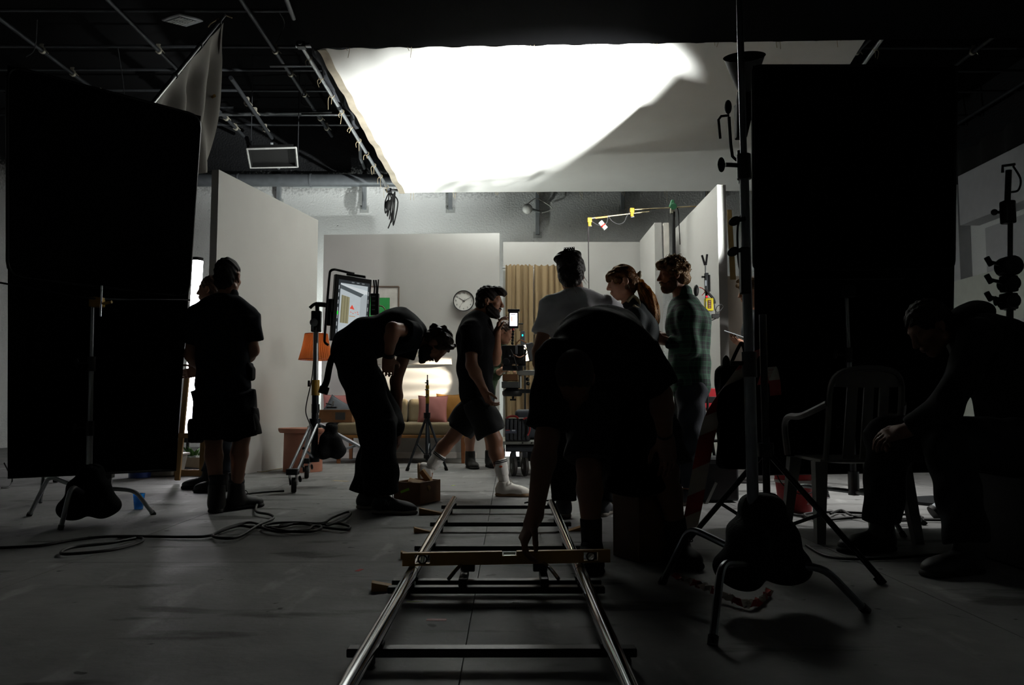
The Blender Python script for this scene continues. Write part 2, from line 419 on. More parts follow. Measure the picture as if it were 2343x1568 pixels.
# ------------------------------------------------------------------ set walls (stage flats)
def flat(name, a, b, h, th, label, mat=WHITE_FLAT, braces=True):
    """upright panel standing on the floor from a to b (front face), thickness away from the set"""
    a = Vector((a[0], a[1], 0)); b = Vector((b[0], b[1], 0)); d = (b-a).normalized(); nrm = Vector((-d.y, d.x, 0))*th
    t = thing(name, label, 'set wall', (a+b)/2)
    h0 = Vector((0, 0, .002)); H = Vector((0, 0, h))
    MB().hexa([a+h0, b+h0, b+nrm*.3+h0, a+nrm*.3+h0], [a+H, b+H, b+nrm*.3+H, a+nrm*.3+H]).build('facing', mat, t, smooth=0)
    wood = M('flat_timber', 'b09468', .75, scale=4)
    L = (b-a).length; n = max(2, int(L/.6)+1)
    for i in range(n):
        c = a+d*(.0225+(L-.045)*i/(n-1)); q = d*.0225
        m_ = mat if i in (0, n-1) else wood
        MB().hexa([c-q+nrm*.3+h0, c+q+nrm*.3+h0, c+q+nrm+h0, c-q+nrm+h0], [c-q+nrm*.3+H, c+q+nrm*.3+H, c+q+nrm+H, c-q+nrm+H]).build('upright', m_, t, smooth=0)
    for z in (.03, h-.025):
        Z0 = Vector((0, 0, z-.022)); Z1 = Vector((0, 0, z+.022)); q = d*.046
        MB().hexa([a+q+nrm*.3+Z0, b-q+nrm*.3+Z0, b-q+nrm+Z0, a+q+nrm+Z0], [a+q+nrm*.3+Z1, b-q+nrm*.3+Z1, b-q+nrm+Z1, a+q+nrm+Z1]).build('rail', wood, t, smooth=0)
    return t
FL_N = P(484, 1000, 7.75); FL_F = P(719, 1000, 9.95)
flat('set_wall', (FL_N.x, 7.75), (FL_F.x, 9.95), 3.0, .075, 'long grey-white set wall on the left, standing behind the man in shorts')
GB_L = P(733, 1000, 10.82); GB_R = P(1142, 1000, 10.70)
flat('set_wall', (GB_L.x, 10.82), (GB_R.x, 10.70), 3.0, .075, 'grey-white set wall behind the sofa, carrying the clock and the framed print')
WB_L = P(1151, 1000, 11.3); WB_R = P(1472, 1000, 11.3)
flat('set_wall', (WB_L.x, 11.3), (WB_R.x, 11.3), 3.0, .075, 'white set wall behind the beige curtain')
RR_X = P(1500, 700, 10.07).x
t = flat('set_wall', (RR_X, 11.22), (RR_X, 10.07), 3.0, .09, 'short white return wall at the right end of the curtain wall')
t = flat('set_wall', (P(1648, 800, 8.28).x, 10.55), (P(1648, 800, 8.28).x, 8.28), 3.0, .09, 'tall white set wall on the right, behind the man in the green plaid shirt')
tag(MB().box((RR_X+.15, 10.1, 2.55), (.07, .05, .9)).build('timber_batten', M('batten_white', 'c9c5bd', .8), bevel=.003), 'white-painted batten screwed to the edge of the short return wall', 'batten')
# low white step behind the grey wall foot (skirting of the sofa wall)
tag(MB().box(((GB_L.x+GB_R.x)/2, 10.73, .04), (GB_R.x-GB_L.x-.02, .03, .075)).build('skirting_board', M('skirt', 'cfcbc4', .6, var=.03), bevel=.003), 'low pale skirting board along the foot of the sofa wall', 'skirting board')
# ================================================================== OVERHEAD
STEEL = M('steel', '8d9092', .35, .9, var=.1); DSTEEL = M('dark_steel', '2c2e30', .45, .8); CHROME = M('chrome', 'c9ccd0', .16, 1.0, var=.04)
GPIPE = M('grid_pipe', '3d3f42', .5, .6); ROPE = M('rope_pale', 'b9a98a', .9); BLACKMET = M('black_metal', '0d0d0e', .42, .3); BLACKCLOTH = M('black_cloth', '050506', .97, spec=.05, bump=.2, bscale=200)
MUSLIN = M('muslin', 'e6e5e1', .9, var=.025, scale=2.2, bump=.12, bscale=12)
WEB = M('webbing', 'a79d8c', .9)
nl, nr, fr_, fl_ = P(690, 104, 8.3), P(2024, 80, 8.3), P(1769, 432, 12.6), P(890, 436, 12.6)
ov = thing('overhead_frame', 'huge overhead frame of white cloth lashed to pipes, blown out by a lamp', 'bounce frame', (nl+nr+fr_+fl_)/4)
def quad(u, v): return (nl*(1-u)+nr*u)*(1-v)+(fl_*(1-u)+fr_*u)*v
def cloth(u, v):
    p = quad(u, v)
    ins = .18*(1-2*u)*(1 if True else 0)
    edge = (abs(2*u-1))**6
    p = p + Vector((ins*edge + .006*math.sin(v*34)*edge*(1 if u < .5 else -1), 0, 0))
    sag = math.sin(math.pi*u)*math.sin(math.pi*v)
    wr = .012*math.sin(v*55+3*u)*math.exp(-u*9) + .010*math.sin(u*90)*math.exp(-v*16)
    return p + Vector((0, .03 if v < .02 else 0, -.09*sag - .03 + wr))
MB().sheet(cloth, 90, 60, .003).build('cloth', MUSLIN, ov, smooth=80)
for nm, a, b in (('frame_pipe', nl, nr), ('frame_pipe', fl_, fr_), ('frame_pipe', nl, fl_), ('frame_pipe', nr, fr_)):
    d = (b-a).normalized()*.06
    MB().cyl(a-d, b+d, .023, n=16).build(nm, M('pipe_alu', 'b4b7ba', .3, .85, var=.05), ov)
    for k in (.33, .66): MB().cyl(a+(b-a)*k-d*.6, a+(b-a)*k+d*.6, .029, n=16).build('coupling', DSTEEL, ov)
for c in (nl, nr, fr_, fl_): MB().box(c, (.09, .09, .06)).build('corner_clamp', BLACKMET, ov, bevel=.006)
def tie(c, out, n):
    m = MB(); c = Vector(c)
    m.tube([c+Vector((.031*math.cos(t), .031*math.sin(t)*abs(out.y)+.031*math.sin(t)*.3, .031*math.sin(t))) for t in [i*math.pi/5 for i in range(11)]], .003, 5)
    for s in (-1, 1):
        m.tube(bez([c, c+out*.02+Vector((s*.02, 0, -.04)), c+out*.02+Vector((s*.03*random.random(), 0, -.06-.12*random.random()))], 4), .003, 5)
    m.build('lashing', ROPE, ov)
for k in range(10):
    v = .06+.9*k/9; tie(quad(0, v), Vector((-1, 0, 0)), k); tie(quad(1, v), Vector((1, 0, 0)), k)
for k in range(9): tie(quad(.08+.84*k/8, 0), Vector((0, -1, 0)), k)
for k in range(9): tie(quad(.06+.88*k/8, 1), Vector((0, 1, 0)), k)
# webbing hem along the left edge, with stitched tabs
def hem(u, v): 
    p = Vector(cloth(.0, v)); return p+Vector((-.02+.09*u, 0, -.006))
MB().sheet(hem, 3, 70, .003).build('hem', WEB, ov, smooth=80)
# folded dark scrim bunched behind the left pipe
def bunch(u, v):
    p = quad(0, .02+.45*v); return p+Vector((.02+.16*u+.02*math.sin(v*30+u*5), 0, .05+.06*math.sin(u*7+v*9)))
tag(MB().sheet(bunch, 8, 40, .01).build('folded_scrim', M('scrim_dark', '24262b', .9), smooth=70), 'dark scrim folded along the left pipe of the overhead frame', 'cloth')
# cables coiled under the far left corner
m = MB()
for k in range(5): m.tube(bez([fl_+Vector((.01*k, -.03, -.05)), fl_+Vector((-.05+.05*k, -.05, -.2)), fl_+Vector((-.04+.03*k, -.06, -.38-.05*k)), fl_+Vector((.02+.02*k, -.05, -.2)), fl_+Vector((.1, -.03, -.03))], 6), .010, 6)
m.tube(bez([fl_+Vector((0, -.04, -.2)), fl_+Vector((.05, -.05, -.45)), fl_+Vector((.0, -.05, -.62))], 6), .010, 6)
m.ell(fl_+Vector((0, -.05, -.25)), (.05, .05, .09))
tag(m.build('cable_bundle', M('rubber', '0a0a0a', .6)), 'black cable bundle hanging from the far left corner of the overhead frame', 'cable')
# black cloth that roofs the space in front of the overhead frame
def roof(u, v): 
    x0 = -2.07; return (x0+(6.6-x0)*u, 8.24-4.2*v, 4.44+.15*u+.02*v-.03*math.sin(u*11)*math.sin(v*5))
tag(MB().sheet(roof, 40, 20, .01).build('black_overhead_cloth', BLACKCLOTH, smooth=70), 'big black cloth stretched overhead in front of the white frame', 'cloth')

# ------------------------------------------------------------------ pipe grid under the roof
gz = 5.2
grid = thing('lighting_grid', 'ceiling grid of steel pipes clamped crosswise under the dark roof', 'pipe grid', (0, 10, gz))
for X in (-5.94, -4.46, -2.98, -1.5, 0, 1.48, 2.96, 4.44, 5.92, 7.2):
    MB().cyl((X, 3, gz), (X, 13.3, gz), .027, n=12).build('pipe', GPIPE, grid)
MB().cyl(P(528, 178, 9.6), P(622, 316, 12.9), .027, n=12).build('pipe', GPIPE, grid)
MB().cyl(P(640, -40, 6.6), P(672, 42, 7.6), .022, n=12).build('pipe', GPIPE, grid)
CY = (7.4, 9.05, 10.0, 10.72, 11.45, 12.45, 12.9)
for Y in CY: MB().cyl((XL+.05, Y, gz+.055), (XR-.05, Y, gz+.055), .02, n=10).build('pipe', GPIPE, grid)
a, b = P(485, 247, 12.4), P(534, 247, 12.4); MB().cyl(a, b, .02, n=10).build('pipe', GPIPE, grid)
a, b = P(490, 263, 12.2), P(760, 257, 12.0); MB().cyl(a, b, .024, n=10).build('pipe', STEEL, grid)
a, b = P(690, 262, 11.8), P(790, 262, 11.8); MB().cyl(a, b, .02, n=10).build('pipe', STEEL, grid)
a, b = P(618, 151, 9.8), P(716, 150, 9.8); MB().cyl(a, b, .02, n=10).build('pipe', STEEL, grid)
cl0 = MB().lathe([(.028, -.02), (.040, -.02), (.040, .02), (.028, .02)], closed=True, axis=(0, 1, 0), n=14)
cl0.box((0, 0, .055), (.05, .05, .05)).cyl((.03, 0, .02), (.075, .01, -.03), .006)
cl0 = cl0.build('clamp', M('clamp_zinc', 'b3ae9f', .45, .6)); cl0.parent = grid; cl0.location = Vector((-5.94, 10.0, gz))-grid.location
for X in (-5.94, -4.46, -2.98, 2.96, 4.44, 5.92):
    for Y in CY[2:]:
        if (X, Y) != (-5.94, 10.0): place(cl0, grid, (X, Y, gz))
for q in ((565, 236, 10.9), (583, 259, 11.5), (606, 296, 12.4)): place(cl0, grid, P(*q))
# hanging wires from the grid
for i, (a, b, c_) in enumerate((((85, 45, 9), (80, 110, 9.2), (60, 130, 9.3)), ((620, 120, 10), (650, 60, 10), (640, 30, 9.5)), ((700, 190, 11), (690, 235, 11), (712, 245, 11)), ((270, 110, 10), (282, 190, 10.5), (284, 220, 10.6)))):
    tag(MB().tube(bez([P(*a), P(*b), P(*c_)], 6), .006, 5).build('hanging_wire', M('wire_dark', '1b1d20', .7)), ('thin dark wire trailing from the far left grid pipe', 'loose wire looping from the pipe beside the overhead frame', 'wire hanging close to the left pipe of the overhead frame', 'thin wire hanging in the middle of the left grid bay')[i], 'wire')
# floodlight panel under the ceiling (off)
c = P(418, 46, 9.2)
t = thing('ceiling_floodlight', 'square unlit floodlight panel fixed under the dark ceiling', 'ceiling light', c)
R = Euler((math.radians(12), 0, math.radians(-28))).to_matrix()
MB().box(c, (.30, .36, .03), R).build('housing', M('alu_pale', '9a9ca0', .4, .4), t, bevel=.012)
MB().box(c+R @ Vector((0, -.03, -.017)), (.24, .24, .006), R).build('lens_panel', M('lens_dark', '4a4d50', .3), t)
for i in range(2):
    for j in range(6): MB().box(c+R @ Vector((-.06+.12*i, -.125+.038*j, -.022)), (.10, .022, .006), R).build('led_strip', M('led_off', 'b9bbb8', .3), t)
MB().cyl(c+Vector((0, 0, .02)), (c.x, c.y, gz+.02), .012).build('hanger', GPIPE, t)
# ceiling air unit with white rim
cs = [P(565, 341, 10.5), P(677, 338, 10.5), P(681, 382, 11.35), P(573, 384, 11.35)]
cc = sum(cs, Vector())/4; t = thing('air_duct_outlet', 'black square duct outlet with a thin white rim under the ceiling', 'duct', cc)
up = Vector((0, 0, .05))
for i in range(4):
    a, b = cs[i], cs[(i+1) % 4]; inn = (cc-(a+b)/2).normalized()*.03
    MB().hexa([a, b, b+inn, a+inn], [a+up, b+up, b+inn+up, a+inn+up]).build('side', M('duct_black', '030303', .8), t, smooth=0)
    MB().cyl(a, b, .013, n=8).build('rim', M('rim_white', 'dedfdb', .5), t)
for a in cs[2:]: MB().cyl(a+up, (a.x, a.y, ZC), .006).build('hanger', GPIPE, t)
MB().hexa([p+up*.96 for p in cs], [p+up for p in cs]).build('top', M('duct_black'), t, smooth=0)
# round duct along the back wall
t = thing('air_duct', 'long round dark duct running along the top of the back wall', 'duct', (-3, 13.2, 4.42))
dm = M('duct_grey', '63676b', .45, .4)
xx = XL+.1
while xx < 3:
    MB().cyl((xx, 13.22, 4.42), (xx+1.18, 13.22, 4.42), .105, n=22).build('duct_section', dm, t)
    MB().lathe([(.106, -.02), (.114, -.012), (.114, .012), (.106, .02)], (xx, 13.22, 4.42), (1, 0, 0), 22, cap=False).build('seam_ring', dm, t)
    xx += 1.2
# wall brackets
for i, (px, y0, y1) in enumerate(((637, 398, 462), (833, 398, 478), (1030, 440, 478), (1230, 440, 535), (1425, 440, 478), (1618, 430, 470))):
    a, b = P(px, y0, 13.4), P(px, y1, 13.4)
    t = thing('wall_bracket', 'pale steel bracket on the back wall, ' + ('first from the left, by the left set wall', 'beside the right end of the strip light', 'third from the left, above the sofa wall', 'the longest one, carrying the round globe lamp', 'fifth from the left, over the thin boom pole', 'rightmost, just left of the tall right set wall')[i], 'bracket', b, 'brackets along the back wall')
    wm = M('bracket_paint', '9da0a2' if i else '7b7f82', .5)
    MB().box(((a.x), 13.45, (a.z+b.z)/2), (.065, .08, a.z-b.z)).build('channel', wm, t, bevel=.004)
    MB().box((a.x, 13.49, b.z), (.14, .015, .1)).build('foot_plate', M('bracket_plate', 'a8aaa8', .6), t, bevel=.003)
    if i < 2: MB().tube([(a.x, 13.42, a.z+.1), (a.x, 13.05, a.z+.16), (a.x, 12.98, a.z+.4)], .025, 6).build('arm', wm, t)
# strip light
a, b = P(668, 421, 13.3), P(803, 422, 13.3)
t = thing('strip_light', 'unlit double-tube strip light on the back wall under the duct', 'strip light', (a+b)/2)
MB().box((a+b)/2+Vector((0, .06, 0)), ((b-a).length, .06, .09)).build('batten_body', M('strip_body', '8f9494', .5), t, bevel=.006)
for dz in (-.028, .02): MB().cyl(a+Vector((.02, 0, dz)), b+Vector((-.02, 0, dz)), .013).build('tube', M('tube_glass', 'c9cecb', .25), t)
# globe lamp on the long bracket
c = P(1207, 478, 13.2)
t = thing('globe_wall_lamp', 'small round white globe lamp with a looped cable on the back wall', 'wall lamp', c)
MB().ell(c, .085, n=22, m=14).build('globe', M('globe_white', 'cfcfca', .35), t)
MB().cyl(c+Vector((.07, .03, 0)), c+Vector((.2, .2, 0)), .022).build('arm', M('strip_body'), t)
MB().tube(bez([c+Vector((.0, 0, .08)), c+Vector((.14, .1, .2)), c+Vector((.3, .15, .14)), c+Vector((.42, .2, .05)), c+Vector((.25, .2, -.02))], 6), .008, 6).build('cable', M('cable_white', 'c6c6c0', .6), t)
# white cloth corner on a slanting pipe (left)
pt, pb = P(514, 34, 7.3), P(338, 250, 5.75)
t = thing('white_rag', 'loose white cloth hanging from a slanting pipe above the left black flag', 'cloth', pb)
MB().cyl(pb, pt, .016).build('pole', STEEL, t)
bl_, br_ = P(330, 440, 5.75), P(462, 392, 7.0); tr_ = P(511, 50, 7.28)
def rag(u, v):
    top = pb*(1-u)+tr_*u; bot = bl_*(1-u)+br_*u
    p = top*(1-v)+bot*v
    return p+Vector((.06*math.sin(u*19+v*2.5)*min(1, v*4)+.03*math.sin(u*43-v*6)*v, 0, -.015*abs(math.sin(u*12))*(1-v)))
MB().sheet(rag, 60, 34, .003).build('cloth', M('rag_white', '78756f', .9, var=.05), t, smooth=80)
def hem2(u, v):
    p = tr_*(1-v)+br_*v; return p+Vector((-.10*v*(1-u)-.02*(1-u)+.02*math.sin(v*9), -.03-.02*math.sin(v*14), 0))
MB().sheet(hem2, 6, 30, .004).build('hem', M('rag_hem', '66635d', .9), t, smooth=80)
for k in (.3, .62, .9):
    c = pb*(1-k)+pt*k; MB().lathe([(.017, -.012), (.024, -.012), (.024, .012), (.017, .012)], c, pt-pb, 12, closed=True).build('tape_loop', M('wire_dark'), t)
MB().cyl(P(486, 222, 7.05), P(486, 222, 7.05)+Vector((.03, -.03, 0)), .014).build('eyelet', M('brass', '7a6030', .4, .8), t)
MB().tube(bez([pt, pt+Vector((.05, 0, -.02)), pt+Vector((.07, 0, -.03))], 4), .006, 5).build('tie', ROPE, t)
MB().tube(bez([pt+Vector((-.02, 0, -.02)), pt+Vector((-.12, 0, -.08)), pt+Vector((-.15, 0, -.12))], 4), .005, 5).build('tie', ROPE, t)
# ================================================================== FLAGS, STANDS, LAMPS
RUB = M('rubber', '0a0a0a', .6)
def sub_empty(name, parent, loc, label=None):
    o = bpy.data.objects.new(name, None); C.objects.link(o); o.parent = parent; o.location = Vector(loc)-wloc(parent); o.empty_display_size = .05
    return tag(o, label)
def cstand(name, label, base, top, r, legs, sleeve=.032, knobs=(), mat=STEEL, group=None):
    """turtle-base stand: column from base to top, bent legs [[p, knee, foot], ...]"""
    t = thing(name, label, 'stand', Vector((base.x, base.y, 0)), group)
    L = top-base
    segs = ((0, .34, r*1.5), (.32, .68, r*1.2), (.66, 1, r*.9))
    for i, (a, b, rr) in enumerate(segs): MB().cyl(base+L*a, base+L*b, rr, n=18).build('column', mat, t)
    for a in (.33, .67):
        c = base+L*a
        MB().cyl(c-L.normalized()*.05, c+L.normalized()*.04, r*1.9, n=18).build('collar', BLACKMET, t)
        k = MB().cyl(c, c+Vector((-.07, -.01, 0)), .008); k.ell(c+Vector((-.085, -.01, 0)), (.014, .010, .028)); k.build('knob', BLACKMET, t)
    MB().cyl(base+Vector((0, 0, -.02)), base+Vector((0, 0, .12)), sleeve, n=18).build('base_socket', mat, t)
    for lg in legs:
        p = [Vector(q) for q in lg]; d1 = (p[1]-p[0]); d2 = p[2]-p[1]
        q1 = p[1]-d1.normalized()*.06; q2 = p[1]+d2.normalized()*.06
        f = p[2]-d2.normalized()*.0
        MB().tube([p[0], q1]+[q1*(1-s)**2+p[1]*2*s*(1-s)+q2*s*s for s in (.2, .4, .6, .8)]+[q2, f], .0135, 10).build('leg', mat, t)
        MB().cyl(p[2]-d2.normalized()*.03, p[2]+Vector((0, 0, .002)), .0165).build('foot_cap', RUB, t)
    return t
def tripod(name, label, apex, r, top, feet, mat, brace=True, group=None):
    t = thing(name, label, 'stand', Vector((apex.x, apex.y, 0)), group)
    MB().cyl(Vector((apex.x, apex.y, .12)), top, r, n=16).build('column', mat, t)
    hub = Vector((apex.x, apex.y, apex.z))
    MB().cyl(hub-Vector((0, 0, .03)), hub+Vector((0, 0, .03)), r*2.1, n=18).build('hub', BLACKMET, t)
    low = Vector((apex.x, apex.y, .16)); 
    if brace: MB().cyl(low-Vector((0, 0, .02)), low+Vector((0, 0, .02)), r*1.9, n=16).build('lower_hub', BLACKMET, t)
    for f in feet:
        f = Vector(f); MB().cyl(hub+(f-hub).normalized()*.02, f+Vector((0, 0, .008)), r*.8, n=10).build('leg', mat, t)
        MB().cyl(f+Vector((0, 0, .0)), f+(hub-f).normalized()*.04, r*1.1, n=10).build('foot_cap', RUB, t)
        if brace: MB().cyl(low, hub*.5+f*.5, r*.5, n=8).build('brace', mat, t)
    return t
def sandbag(name, label, c, w, h, d, parentless=True, seed=1, mat=None, lean=0):
    """two filled pouches of a saddle bag hanging over a leg, with a handle strap"""
    t = thing(name, label, 'sandbag', Vector((c.x, c.y, max(c.z-h/2, 0))))
    mat = mat or M('sandbag_black', '070708', .9, spec=.2, bump=.3, bscale=90)
    tp = c+Vector((0, 0, h*.36)); pr = [('b', tp, (w*.17, d*.2, h*.08), None, .03)]
    for s in (-1, 1):
        lo_ = c+Vector((s*w*.22, s*d*.14, -h*.22)); md = c+Vector((s*w*.14, s*d*.08, h*.06))
        pr += [('t', tp+Vector((s*w*.06, 0, 0)), md, (0, 1, 0), (d*.26, w*.10), (d*.32, w*.15)), ('t', md, lo_, (0, 1, 0), (d*.33, w*.15), (d*.36, w*.20)), ('e', lo_+Vector((0, 0, -h*.06)), (w*.21, d*.36, h*.16), None)]
    pr.append(('b', c+Vector((0, 0, -h*.1)), (w*.28, d*.22, h*.26), None, .03))
    sdf_mesh('pouch', pr, mat, t, res=max(.008, w/42), k=.04, noise=[(.004, (0, 22, 30), seed), (.003, (26, 0, 40), seed*2.1)])
    MB().tube(bez([c+Vector((-w*.14, 0, h*.36)), c+Vector((-w*.1, -.01, h*.47)), c+Vector((w*.1, -.01, h*.47)), c+Vector((w*.14, 0, h*.36))], 5), .011, 6).build('handle', mat, t)
    return t
def flag(name, label, tl, tr, br, bl, split=None, roundc=.05):
    t = thing(name, label, 'flag', (bl+br)/2)
    cl = M('flag_cloth', '050506', .97, spec=.05, bump=.15, bscale=150)
    nrm = (tr-tl).cross(bl-tl).normalized()
    def f(u, v):
        p = (tl*(1-u)+tr*u)*(1-v)+(bl*(1-u)+br*u)*v
        return p+nrm*(.012*math.sin(u*7+v*9)*v*v)
    MB().sheet(f, 24, 40, .006).build('cloth', cl, t, smooth=80)
    s = split or 1.0
    ml, mr = tl*(1-s)+bl*s, tr*(1-s)+br*s
    rim = [tl, tr, mr, ml]; pts = []
    for i in range(4):
        a, p, b = rim[i-1], rim[i], rim[(i+1) % 4]; e1 = (a-p).normalized()*roundc; e2 = (b-p).normalized()*roundc
        for q in (0, .25, .5, .75, 1): pts.append((p+e1)*(1-q)**2+p*2*q*(1-q)+(p+e2)*q*q)
    MB().tube(pts, .011, 8, closed=True).build('wire_frame', BLACKMET, t)
    if s < 1: MB().cyl(bl, br, .008).build('hem_rod', BLACKMET, t)
    return t
# left flag and its stand
flag('black_flag', 'tall black cloth flag on the left, behind the stand with the sandbag', P(17, 150, 4.8), P(459, 266, 5.6), P(402, 1076, 5.6), P(18, 1093, 4.8), split=.52, roundc=.09)
cs_b = P(203, 1105, 4.95); cs_b.z = .2
lt = cstand('grip_stand', 'steel turtle-base stand in front of the left black flag', cs_b, P(212, 690, 4.95), .0125,
    [[cs_b+Vector((0, 0, -.03)), P(163, 1112, 4.72), G(138, 1213)], [cs_b+Vector((0, 0, 0)), P(112, 1090, 5.1), G(66, 1181)], [cs_b+Vector((0, 0, .02)), P(308, 1122, 5.15), G(352, 1178)]])
sandbag('sandbag', 'limp black sandbag over the base of the left stand', P(205, 1128, 4.95), .36, .34, .26, seed=3)
hd = P(222, 692, 4.95)
gh = sub_empty('grip_head', lt, hd, 'brass-coloured grip head')
YEL = M('yellow_paint', 'a07a1c', .55)
MB().box(hd, (.08, .05, .06)).build('jaw', YEL, gh, bevel=.006)
MB().cyl(hd+Vector((0, -.03, 0)), hd+Vector((0, .03, 0)), .032, n=20).build('disc', YEL, gh)
MB().cyl(hd+Vector((.03, 0, -.01)), hd+Vector((.10, -.02, .0)), .009).build('tee_handle', YEL, gh)
MB().cyl(hd+Vector((.035, -.02, -.09)), hd+Vector((.035, -.02, .10)), .007).build('pin', CHROME, gh)
MB().tube(bez([P(-40, 640, 4.7), P(120, 668, 4.85), P(222, 684, 4.93), P(435, 687, 5.5)], 6), .006, 8).build('grip_arm', DSTEEL, lt)
# right flag
flag('black_flag', 'tall black cloth flag on the right, behind the plastic chair', P(1722, 151, 5.0), P(2188, 151, 5.0), P(2176, 1078, 5.0), P(1728, 1086, 5.0), split=.51, roundc=.05)
tf = P(1938, 720, 4.9)
cs_b = Vector((tf.x, 4.88, .2))
rf_ = cstand('grip_stand', 'dim stand carrying the right black flag behind the plastic chair', cs_b, P(1936, 660, 4.9), .0125,
    [[cs_b, cs_b+Vector((-.26, .2, .02)), G(1790, 1168)], [cs_b, cs_b+Vector((.26, .1, .02)), G(2118, 1202)], [cs_b, cs_b+Vector((.05, -.24, .0)), cs_b+Vector((.09, -.42, -.2))]], mat=STEEL)
gh = sub_empty('grip_head', rf_, tf)
MB().box(P(1938, 668, 4.85), (.08, .06, .07)).build('jaw', DSTEEL, gh, bevel=.006)
MB().cyl(P(1830, 640, 4.93), P(2070, 637, 4.93), .007).build('arm', DSTEEL, gh)
# foreground right stand
cb = P(1727, 1300, 2.85); cb.z = .17
tg_ = cstand('tall_grip_stand', 'tall dark turtle-base stand in the right foreground, its pole rising out of the picture', cb, P(1691, -40, 2.9), .0135,
    [[cb, P(1650, 1290, 2.62), G(1630, 1478)], [cb, P(1885, 1298, 2.85), G(1985, 1402)], [cb+Vector((0, 0, .02)), P(1578, 1207, 3.12), G(1514, 1337)]], sleeve=.03, mat=M('dim_steel', '5d6064', .35, .85))
for i, (px, py) in enumerate(((1681, 506), (1678, 576))):
    c = P(px, py, 2.86); MB().ell(c, (.024, .012, .016), Euler((0, -.5, 0)).to_matrix()).cyl(c, P(1705, py-6, 2.86), .008).build('tightening_knob', BLACKMET, tg_, smooth=60)
MB().box(P(1704, 620, 2.87), (.035, .035, .17)).build('clamp_block', BLACKMET, tg_, bevel=.006)
sandbag('sandbag', 'bulky black sandbag slumped over the tall foreground stand', P(1745, 1240, 2.9), .40, .34, .28, seed=5)
m = MB().tube(bez([P(1702, 480, 2.9), P(1688, 520, 2.9), P(1690, 600, 2.9), P(1700, 640, 2.9)], 6), .004, 6)
tag(m.build('thin_cable', RUB), 'thin black cable looping beside the tall foreground pole', 'cable')
# straight-legged stand behind it
ap = P(1752, 1030, 3.6)
tripod('light_stand', 'black straight-legged stand right behind the tall foreground stand', ap, .016, P(1745, 720, 3.6), [G(2022, 1338), G(1556, 1262), G(1760, 1215)], M('black_tube', '111214', .35, .5))
# black bag hanging on it
sdf_mesh_parent = thing('hanging_bag', 'black bag hanging beside the striped tape on the right', 'bag', P(1690, 1050, 4.1))
sdf_mesh('bag_body', [('b', P(1688, 955, 4.1), (.10, .07, .26), None, .03), ('e', P(1690, 1010, 4.1), (.09, .08, .12), None)], BLACKCLOTH, sdf_mesh_parent, res=.012, noise=[(.005, (0, 40, 30), 2)])
MB().tube(bez([P(1665, 850, 4.1), P(1690, 795, 4.1), P(1700, 790, 4.1), P(1712, 850, 4.1)], 6), .009, 6).build('strap', BLACKCLOTH, sdf_mesh_parent)
# right edge stand
rb = P(2310, 1180, 4.4); rb.z = .2
RT = P(2312, 470, 4.4)
rs = cstand('grip_stand', 'black stand with stacked grip heads at the right edge of the picture', rb, RT, .015,
    [[rb, rb+Vector((-.24, .05, 0)), G(2195, 1222)], [rb, rb+Vector((.25, .08, 0)), rb+Vector((.4, .12, -.2))], [rb, rb+Vector((.03, -.25, 0)), rb+Vector((.05, -.42, -.2))]], mat=BLACKMET)
for i, (py, h, w) in enumerate(((610, .10, .11), (650, .09, .08), (690, .09, .08))):
    c = P(2308, py, 4.4); g_ = sub_empty('grip_head', rs, c)
    MB().cyl(c+Vector((0, -.05, 0)), c+Vector((0, .05, 0)), w/2, n=18).build('disc', BLACKMET, g_, bevel=.004)
    MB().box(c, (.07, .07, h)).build('jaw', BLACKMET, g_, bevel=.008)
    h_ = MB().cyl(c, c+Vector((-.11, -.02, .02)), .01); h_.box(c+Vector((-.12, -.02, .025)), (.025, .02, .055), Euler((0, -.5, 0)).to_matrix()); h_.build('tee_handle', BLACKMET, g_, bevel=.003)
c = P(2306, 486, 4.4); g_ = sub_empty('stand_top', rs, c)
MB().box(c, (.065, .06, .13)).build('body', BLACKMET, g_, bevel=.01)
MB().cyl(c+Vector((0, 0, .05)), P(2308, 390, 4.4), .016).build('pin', BLACKMET, g_)
k = MB().cyl(c, c+Vector((-.07, 0, 0)), .008); k.ell(c+Vector((-.075, 0, 0)), .018); k.build('knob', BLACKMET, g_)
MB().tube([P(2294, 395, 4.4), P(2294, 380, 4.4), P(2322, 376, 4.4)], .008).build('yoke', BLACKMET, g_)
tag(MB().tube(bez([P(2318, 380, 4.4), P(2335, 410, 4.4), P(2330, 435, 4.4), P(2312, 440, 4.4)], 7), .006, 6).build('thin_cable', RUB), 'black cable looped beside the top of the right edge stand', 'cable')
sandbag('sandbag', 'small black sandbag on the stand at the right edge', P(2318, 1160, 4.4), .26, .3, .22, seed=8)

# ------------------------------------------------------------------ unlit cone lamp above the right flag
c0 = P(1707, 205, 6.5); ct = P(1703, 128, 6.42)
t = thing('cone_lamp', 'unlit spotlight head with a wide black cone reflector pointing up', 'spotlight', P(1720, 400, 6.5))
axd = Vector((-.2, -.72, 1)).normalized(); c0 = P(1703, 130, 6.5)-axd*.26
R0 = .165
MB().lathe([(.055, -.02), (.085, .05), (.13, .16), (R0, .26), (R0+.006, .262), (R0-.006, .255), (.122, .155), (.078, .05), (.02, .0)], c0, axd, 40).build('reflector', M('reflector_black', '0a0b0c', .7, spec=.25), t)
for zr in (.08, .13, .18, .22): MB().lathe([(R0*(.42+zr*2.05), -.002), (R0*(.42+zr*2.05)-.004, -.002), (R0*(.42+zr*2.05)-.004, .002), (R0*(.42+zr*2.05), .002)], c0+axd*zr, axd, 36, closed=True).build('reflector_ridge', M('ridge_grey', '1c1e20', .5), t)
